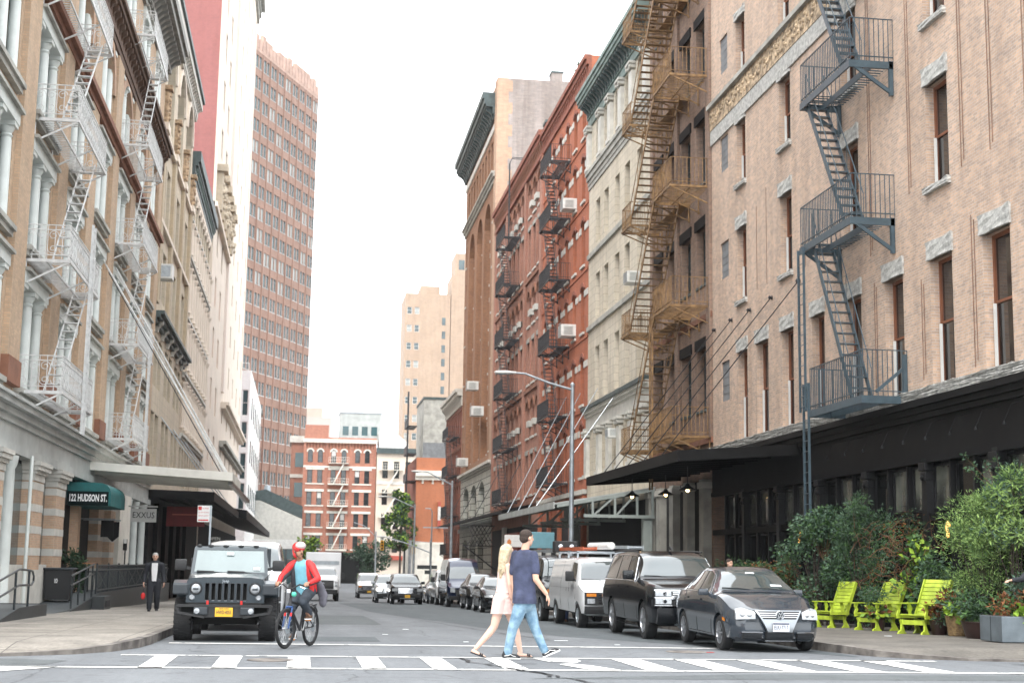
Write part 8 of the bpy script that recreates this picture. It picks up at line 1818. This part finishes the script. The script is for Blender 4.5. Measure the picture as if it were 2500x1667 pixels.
# ---- trees down the street
def tree(label, x, y, h, rad, n, size, mats, rs, tr=.18, low=.35):
    o = thing('tree', label, 'tree', (x,y,gz(y)), 0, 'street trees'); rr = random.Random(rs); cl = []
    for i in range(34):
        a = rr.uniform(0,6.283); f = rr.random(); z = h*(low+(1-low)*f); q = rad*math.sqrt(max(.03,1-((f-.45)/.6)**2))*rr.uniform(.2,1); cl.append(((q*math.cos(a), q*math.sin(a), z), rad*.3*rr.uniform(.6,1.2)))
    k, ms = foliage(cl, n, size, mats, .7, rs); k.build('crown', ms, o); k = MB(); k.path([(0,0,-.3),(.05,0,h*.25),(0,.05,h*.6),(.1,0,h*.85)],[tr,tr*.8,tr*.5,tr*.15],8)
    for c, r in cl[:14]: k.path([(0,.02,h*.4),tuple(Vector((0,0,h*.5)).lerp(Vector(c),.5)),c],[tr*.35,tr*.2,tr*.06],5)
    k.build('trunk', M['bark'], o); return o
tree('bright green tree in front of the white building at the street end', 12.4,188,12.3,1.9,2300,.4,['lf_dark','lf_mid','lf_mid','lf_yel'], 21, low=.42); tree('small dull green tree in front of the shop under the red corner building', 10.2,222,6.4,3.0,1900,.4,['lf_grey','lf_dark'], 22, low=.3); tree('low light green tree behind the cyclist, left of the box truck', .9,205,6.4,2.2,1700,.4,['lf_mid','lf_yel'], 23, low=.3)
o = bush('roof_shrub', 'green shrub on the edge of the red building roof', (16.7,85.5,29.2), .7, 3.2, 14, 1500, .22, ['lf_mid','lf_dark'], cat='plant', rs=24, cr=.6); 
# ================================================================ street furniture
def lamppost(label, x, y, ztop, tipx, tipz, s=1.):
    z0 = gz(y)+.15; o = thing('street_lamp', label, 'street lamp', (x,y,z0), 0, 'street lamps along the right curb'); H = ztop-z0; k = MB(); k.tube((0,0,0),(0,0,H),.11*s,14,.075*s); k.lathe([(.19,0),(.19,.3),(.14,.45),(.12,1.1),(.11,1.15)],(0,0,0),'z',14); k.lathe([(.09,0),(.09,.08),(0,.16)],(0,0,H),'z',12); k.build('pole', M['galv'], o, smooth=40)
    dx, dz = tipx-x, tipz-ztop; k = MB(); P = [(0,0,H-.15),(dx*.3,0,H-.15+dz*.55),(dx*.6,0,H+dz*.95),(dx*.8,0,H+dz*1.02)]; k.path([P[0],P[1],P[2],P[3]],[.05,.045,.04,.035],10); k.build('arm', M['galv'], o, smooth=40)
    k = MB(); sph(k, (dx*.86,0,H+dz*1.0), (.42,.13,.075)); cap(k, (dx*.72,0,H+dz*1.01), .05, (dx*.85,0,H+dz*1.0), .07); h_ = fuse(k, 'lamp_head', M['whitesh'], o, .02, 2); k = MB(); sph(k, (dx*.89,0,H+dz*1.0-.05), (.22,.09,.05)); k.build('lens', M['lens'], h_, smooth=True)
    return o
lamppost('tall grey street lamp with long arm beside the parked vans, nearest on the right', 10.3,56.0,8.5,7.15,8.95); lamppost('street lamp with long arm in front of the russet building', 10.3,102.3,7.2,7.4,7.95); lamppost('third street lamp, in front of the orange painted building', 10.3,136.5,6.9,6.7,7.7)
o = thing('lamp_post', 'slender pole with a crooked top and a dark street name sign', 'sign post', (10.3,118,gz(118)+.15)); k = MB(); k.tube((0,0,0),(0,0,5.6),.06,10); k.path([(0,0,5.6),(0,0,6.9),(-.15,0,7.1),(-.55,0,7.12)],.045,8); k.build('pole', M['galv'], o); k = MB(); k.box(-1.1,.5,-.03,0,2.3,2.6); k.box(-.5,-.05,-.04,-.01,1.9,2.2); k.build('name_plate', M['blackfr'], o); MB().box(-.7,1.3,-.03,.03,5.55,5.65).build('crossbar', M['galv'], o)
YEL = mat('traffic_signal_yellow', (.70,.38,.02), .45, var=.12, vs=5); M['yel'] = YEL
def signal(o, x, z, s=1., y=0, lit=None):
    k = MB(); k.bbox(x-.2*s,x+.2*s,y-.15,y+.2,z-.6*s,z+.6*s,.03); b_ = k.build('signal_head', YEL, o)
    for i in range(3): k = MB(); k.lathe([(.13*s,0),(.14*s,-.2)],(x,y-.15,z+(i-1)*.38*s),'y',14); k.build('hood', YEL, b_); MB().lathe([(0,-.01),(.12*s,-.01)],(x,y-.15,z+(i-1)*.38*s),'y',14).build('lens', M['blackfr'] if i != lit else mat('signal_green', (.05,.6,.35), .4, emit=(.1,1,.5), est=3), b_)
o = thing('traffic_signal', 'long grey mast arm reaching over the far intersection from a slender pole', 'traffic signal', (10.25,118.3,gz(118)+.15)); k = MB(); k.path([(0,0,3.6),(-1.9,0,4.3),(-3.7,0,4.8)],[.05,.045,.03],8); k.path([(0,0,4.4),(-1.9,0,4.55)],.02,6); k.tube((0,0,0),(0,0,4.6),.06,10); k.build('mast', M['galv'], o); k = MB(); k.bbox(-4.3,-3.6,-.15,.15,4.75,4.9,.06); k.build('lamp_head', M['whitesh'], o)
o = thing('traffic_signal', 'yellow signal box on the slim pole left of the bright green tree', 'traffic signal', (8.5,172,gz(172)+.15)); k = MB(); k.tube((0,0,0),(0,0,6.8),.1,12); k.path([(0,0,6.2),(-1.3,0,7.4),(-2.6,0,7.8)],[.05,.04,.03],8); k.build('pole', M['galv'], o); signal(o, .75, 5.2, .95)
o = thing('traffic_signal', 'thick grey pole with a small yellow signal beyond the far vans', 'traffic signal', (12.0,165,gz(165)+.15)); MB().tube((0,0,0),(0,0,5.7),.17,12).build('pole', M['galv'], o); signal(o, .45, 4.6, .7)
# bus / parking sign at left curb
z0 = gz(48)+.15; o = thing('parking_sign', 'white and red parking regulation sign on a steel post behind the grey off-roader', 'sign', (-2.93,48.0,z0)); MB().box(-.03,.03,-.02,.02,0,3.35).build('post', M['galv'], o); k = MB(); k.bbox(-.42,-.035,-.03,-.015,2.82,3.34,.01); k.build('panel', M['white'], o)
MB().box(-.40,-.29,-.034,-.03,3.2,3.31).build('red_symbol', M['red'], o); text_on('NO STANDING', .06, M['red'], o, (-.17,-.034,3.25), width=.19, name='lettering'); text_on('EXCEPT TRUCKS', .05, M['red'], o, (-.23,-.034,3.12), width=.32); text_on('8AM-6PM', .05, M['red'], o, (-.23,-.034,3.02), width=.3); MB().box(-.39,-.07,-.034,-.03,2.86,2.9).build('red_arrow', M['red'], o)
# ---- left: landing, ramp, rails
M['deck'] = mat('dark_checker_steel', (.075,.085,.09), .5, var=.25, vs=3, bump=.4, bs=30); M['skirt'] = mat('black_steel_skirt', (.03,.035,.037), .5, var=.3, vs=3); M['rail'] = mat('dark_steel_rail', (.02,.028,.032), .35, var=.2, vs=4)
o = thing('entrance_landing', 'low dark steel landing with steps against the striped brick piers', 'landing'); k = MB(); k.box(-8.15,-6.6,36.4,40.2,-.1,.30); k.prism([(33.4,.0),(36.4,.0),(36.4,.30),(33.4,.05)],'x',-8.15,-6.6); k.build('deck', M['deck'], o, fixn=True); k = MB(); k.prism([(33.6,-.05),(40.21,-.05),(40.21,.32),(36.4,.32),(33.6,.06)],'x',-6.6,-6.57); k.box(-8.15,-6.57,40.2,40.23,-.05,.32); k.build('skirt', M['skirt'], o, fixn=True)
k = MB(); [k.box(-8.1,-6.9,40.25+.28*i,40.53+.28*i,-.1,.22-.09*i) for i in range(3)]; k.build('step', M['deck'], o)
def railing(name, label, rails, posts, r=.028, loc=(0,0,0)):
    o = thing(name, label, 'railing', loc); k = MB(); [k.path(p, r, 8) for p in rails]; k.build('rails', M['rail'], o, smooth=40)
    for (a, b_) in posts: MB().tube(a, b_, r*1.05, 8).build('post', M['rail'], o, smooth=40)
    return o
x = -6.66; loop = lambda X, Y, z, s: [(X,Y,z),(X,Y+.35,z-.03),(X,Y+.55,z-.15*s),(X,Y+.55,z-.28*s),(X,Y+.3,z-.36*s),(X,Y,z-.36*s)]
railing('handrail', 'dark tubular handrail with rounded returns on the low landing at the left edge', [[(-8.0,34,1.22),(-8.0,39.8,1.24)]+loop(-8.0,40.0,1.23,1), [(-8.0,40.0,.87),(-8.0,34,.86)], [(x,33.8,.92),(x,36.6,1.22)]+loop(x,38.0,1.19,1), [(x,38.0,.83),(x,36.6,.84),(x,33.8,.55)]], [((-8.0,39.9,.3),(-8.0,39.9,1.24)),((x,37.9,.3),(x,37.9,1.2)),((x,36.2,.28),(x,36.2,1.18)),((x,34.2,.05),(x,34.2,.96)),((-8.0,36.5,.3),(-8.0,36.5,1.22))])
g0, g1 = gz(45.5)+.1, .34; o = thing('wheelchair_ramp', 'grey steel ramp rising beside the striped piers to the raised terrace', 'ramp'); k = MB(); k.prism([(40.9,-.3),(45.5,-.3),(52,-.5),(78,-1),(78,.34),(51.5,.34),(45.5,.0),(40.9,-.02)],'x',-8.15,-6.75); k.build('deck', M['deck'], o, fixn=True)
k = MB(); k.prism([(45.4,-.3),(52,-.5),(78,-1),(78,.38),(51.5,.38),(45.4,-.02)],'x',-6.75,-6.70); k.build('skirt', M['skirt'], o, fixn=True); MB().bbox(-6.70,-6.3,49.6,51.2,-.3,.30,.02).build('step_box', M['skirt'], o); MB().box(-6.31,-6.28,49.9,50.9,-.05,.15).build('vent_slot', M['dark'], o)
X = -6.78; railing('handrail', 'pair of sloping steel handrails at the foot of the grey ramp', [[(X,45.5,.98),(X,50.3,1.33)],[(X,45.5,.70),(X,50.3,1.03)]], [((X,y,gz(y)+.2+.04*(y-45.5)),(X,y,1.0+.073*(y-45.5))) for y in (45.7,47.1,48.5,50.0)])
o = thing('terrace_fence', 'black iron fence along the raised terrace behind the man in the suit', 'fence'); k = MB(); [k.box(X-.02,X+.02,51,77,z,z+.035) for z in (1.28,1.12,.45)]; y = 51.05
while y < 77: k.box(X-.008,X+.008,y-.008,y+.008,.36,1.3); y += .16
for y in range(51, 78, 3):
    if y < 76: k.bar((X,y+.1,.47),(X,y+2.9,1.12),.01,.02); k.bar((X,y+.1,1.12),(X,y+2.9,.47),.01,.02)
k.build('panel', M['rail'], o)
for y in range(51, 78, 3): MB().box(X-.03,X+.03,y-.03,y+.03,.34,1.36).build('post', M['rail'], o)
o = thing('wheeled_bin', 'big black wheeled rubbish bin on the ramp under the green awning', 'rubbish bin', (-7.55,48.3,.12)); k = MB(); k.prism([(-.36,.1),(.36,.1),(.44,1.02),(-.44,1.02)],'y',-.36,.36); b_ = k.build('body', M['plastic'], o, fixn=True); k = MB(); k.bbox(-.48,.48,-.42,.42,1.02,1.09,.03); k.build('lid', M['jeeptrim'], o); [MB().tube((sx*.3-.04,.33,.11),(sx*.3+.04,.33,.11),.11,16).build('wheel', M['rubber'], o) for sx in (1,-1)]
k = MB(); [k.box(-.1+.035*(i%3),-.08+.035*(i%3)+.015*(i%2),-.38,-.365,.72-.05*(i//3),.75-.05*(i//3)) for i in range(9)]; k.build('white_lettering', M['white'], o)
for i, (y, z) in enumerate(((53.2,.34),(55.0,.34))):
    o = thing('bar_stool', ('black metal bar stool nearest the bin','second black metal bar stool on the terrace')[i], 'stool', (-7.25,y,z)); MB().bbox(-.18,.18,-.18,.18,.70,.74,.01).build('seat', M['plastic'], o); [MB().tube((sx*.2,sy*.2,0),(sx*.15,sy*.15,.7),.014).build('leg', M['rail'], o) for sx in (1,-1) for sy in (1,-1)]
o = thing('table', 'narrow wooden-topped table on the raised terrace', 'table', (-7.6,54,.34)); MB().bbox(-.3,.3,-1.2,1.2,.98,1.03,.01).build('table_top', mat('warm_wood', (.38,.17,.07), .6, var=.3, vs=6), o); [MB().tube((0,sy,0),(0,sy,.98),.03).build('leg', M['rail'], o) for sy in (-.9,.9)]
bush('potted_shrub', 'dark leafy plant behind the wheeled bin', (-7.8,52.0,.36), .42, 1.45, 12, 600, .16, ['lf_dark'], cat='plant', rs=40, cr=.3)
o = thing('wall_lantern', 'slim black lantern on the pale pier past the green awning', 'lamp', (-7.7,66.2,1.9)); k = MB(); k.bbox(-.04,.12,-.1,.1,0,.5,.02); k.tube((.05,0,-.6),(.05,0,0),.03); k.build('body', M['plastic'], o); MB().bbox(-.03,.11,-.108,.108,.3,.5,.01).build('glass', M['white'], o)
# litter and painted marks on the road
for i, (x, y, m, a, b_) in enumerate(((7.2,25.9,'red',.18,.05),(1.9,33,'sticker',.06,.05),(3.3,29.4,'sticker',.05,.05),(5.4,30.4,'sticker',.14,.04),(6.2,28.6,'sticker',.05,.04),(12.6,30.6,'sticker',.07,.05),(2.6,36.5,'sticker',.07,.06),(9.3,21.0,'sticker',.05,.03))):
    z = gz(y)+(.15 if x > 10 else 0)+.006; tag(MB().box(x-a,x+a,y-b_,y+b_,z,z+.008).build('litter' if m == 'sticker' else 'paint_dash', M[m]), ('scrap of white paper on the asphalt left of the couple' if x < 3 else 'scrap of white paper on the road'), 'litter', 'scraps of litter') if m == 'sticker' else tag(MB().box(x-a,x+a,y-b_,y+b_,z,z+.003).build('road_mark', M[m]), kind='structure')
# ================================================================ thin city haze
hz_ = MB().box(-905, 905, -65, 2505, -2.8, 106); hm = bpy.data.materials.new('thin_haze'); hm.use_nodes = True; n = hm.node_tree; n.nodes.clear()
mo = n.nodes.new('ShaderNodeOutputMaterial'); pv = n.nodes.new('ShaderNodeVolumePrincipled'); pv.inputs['Color'].default_value = (.9,.93,.96,1); pv.inputs['Density'].default_value = .00014; pv.inputs['Anisotropy'].default_value = .2
n.links.new(pv.outputs[0], mo.inputs['Volume']); tag(hz_.build('haze', hm), kind='stuff')
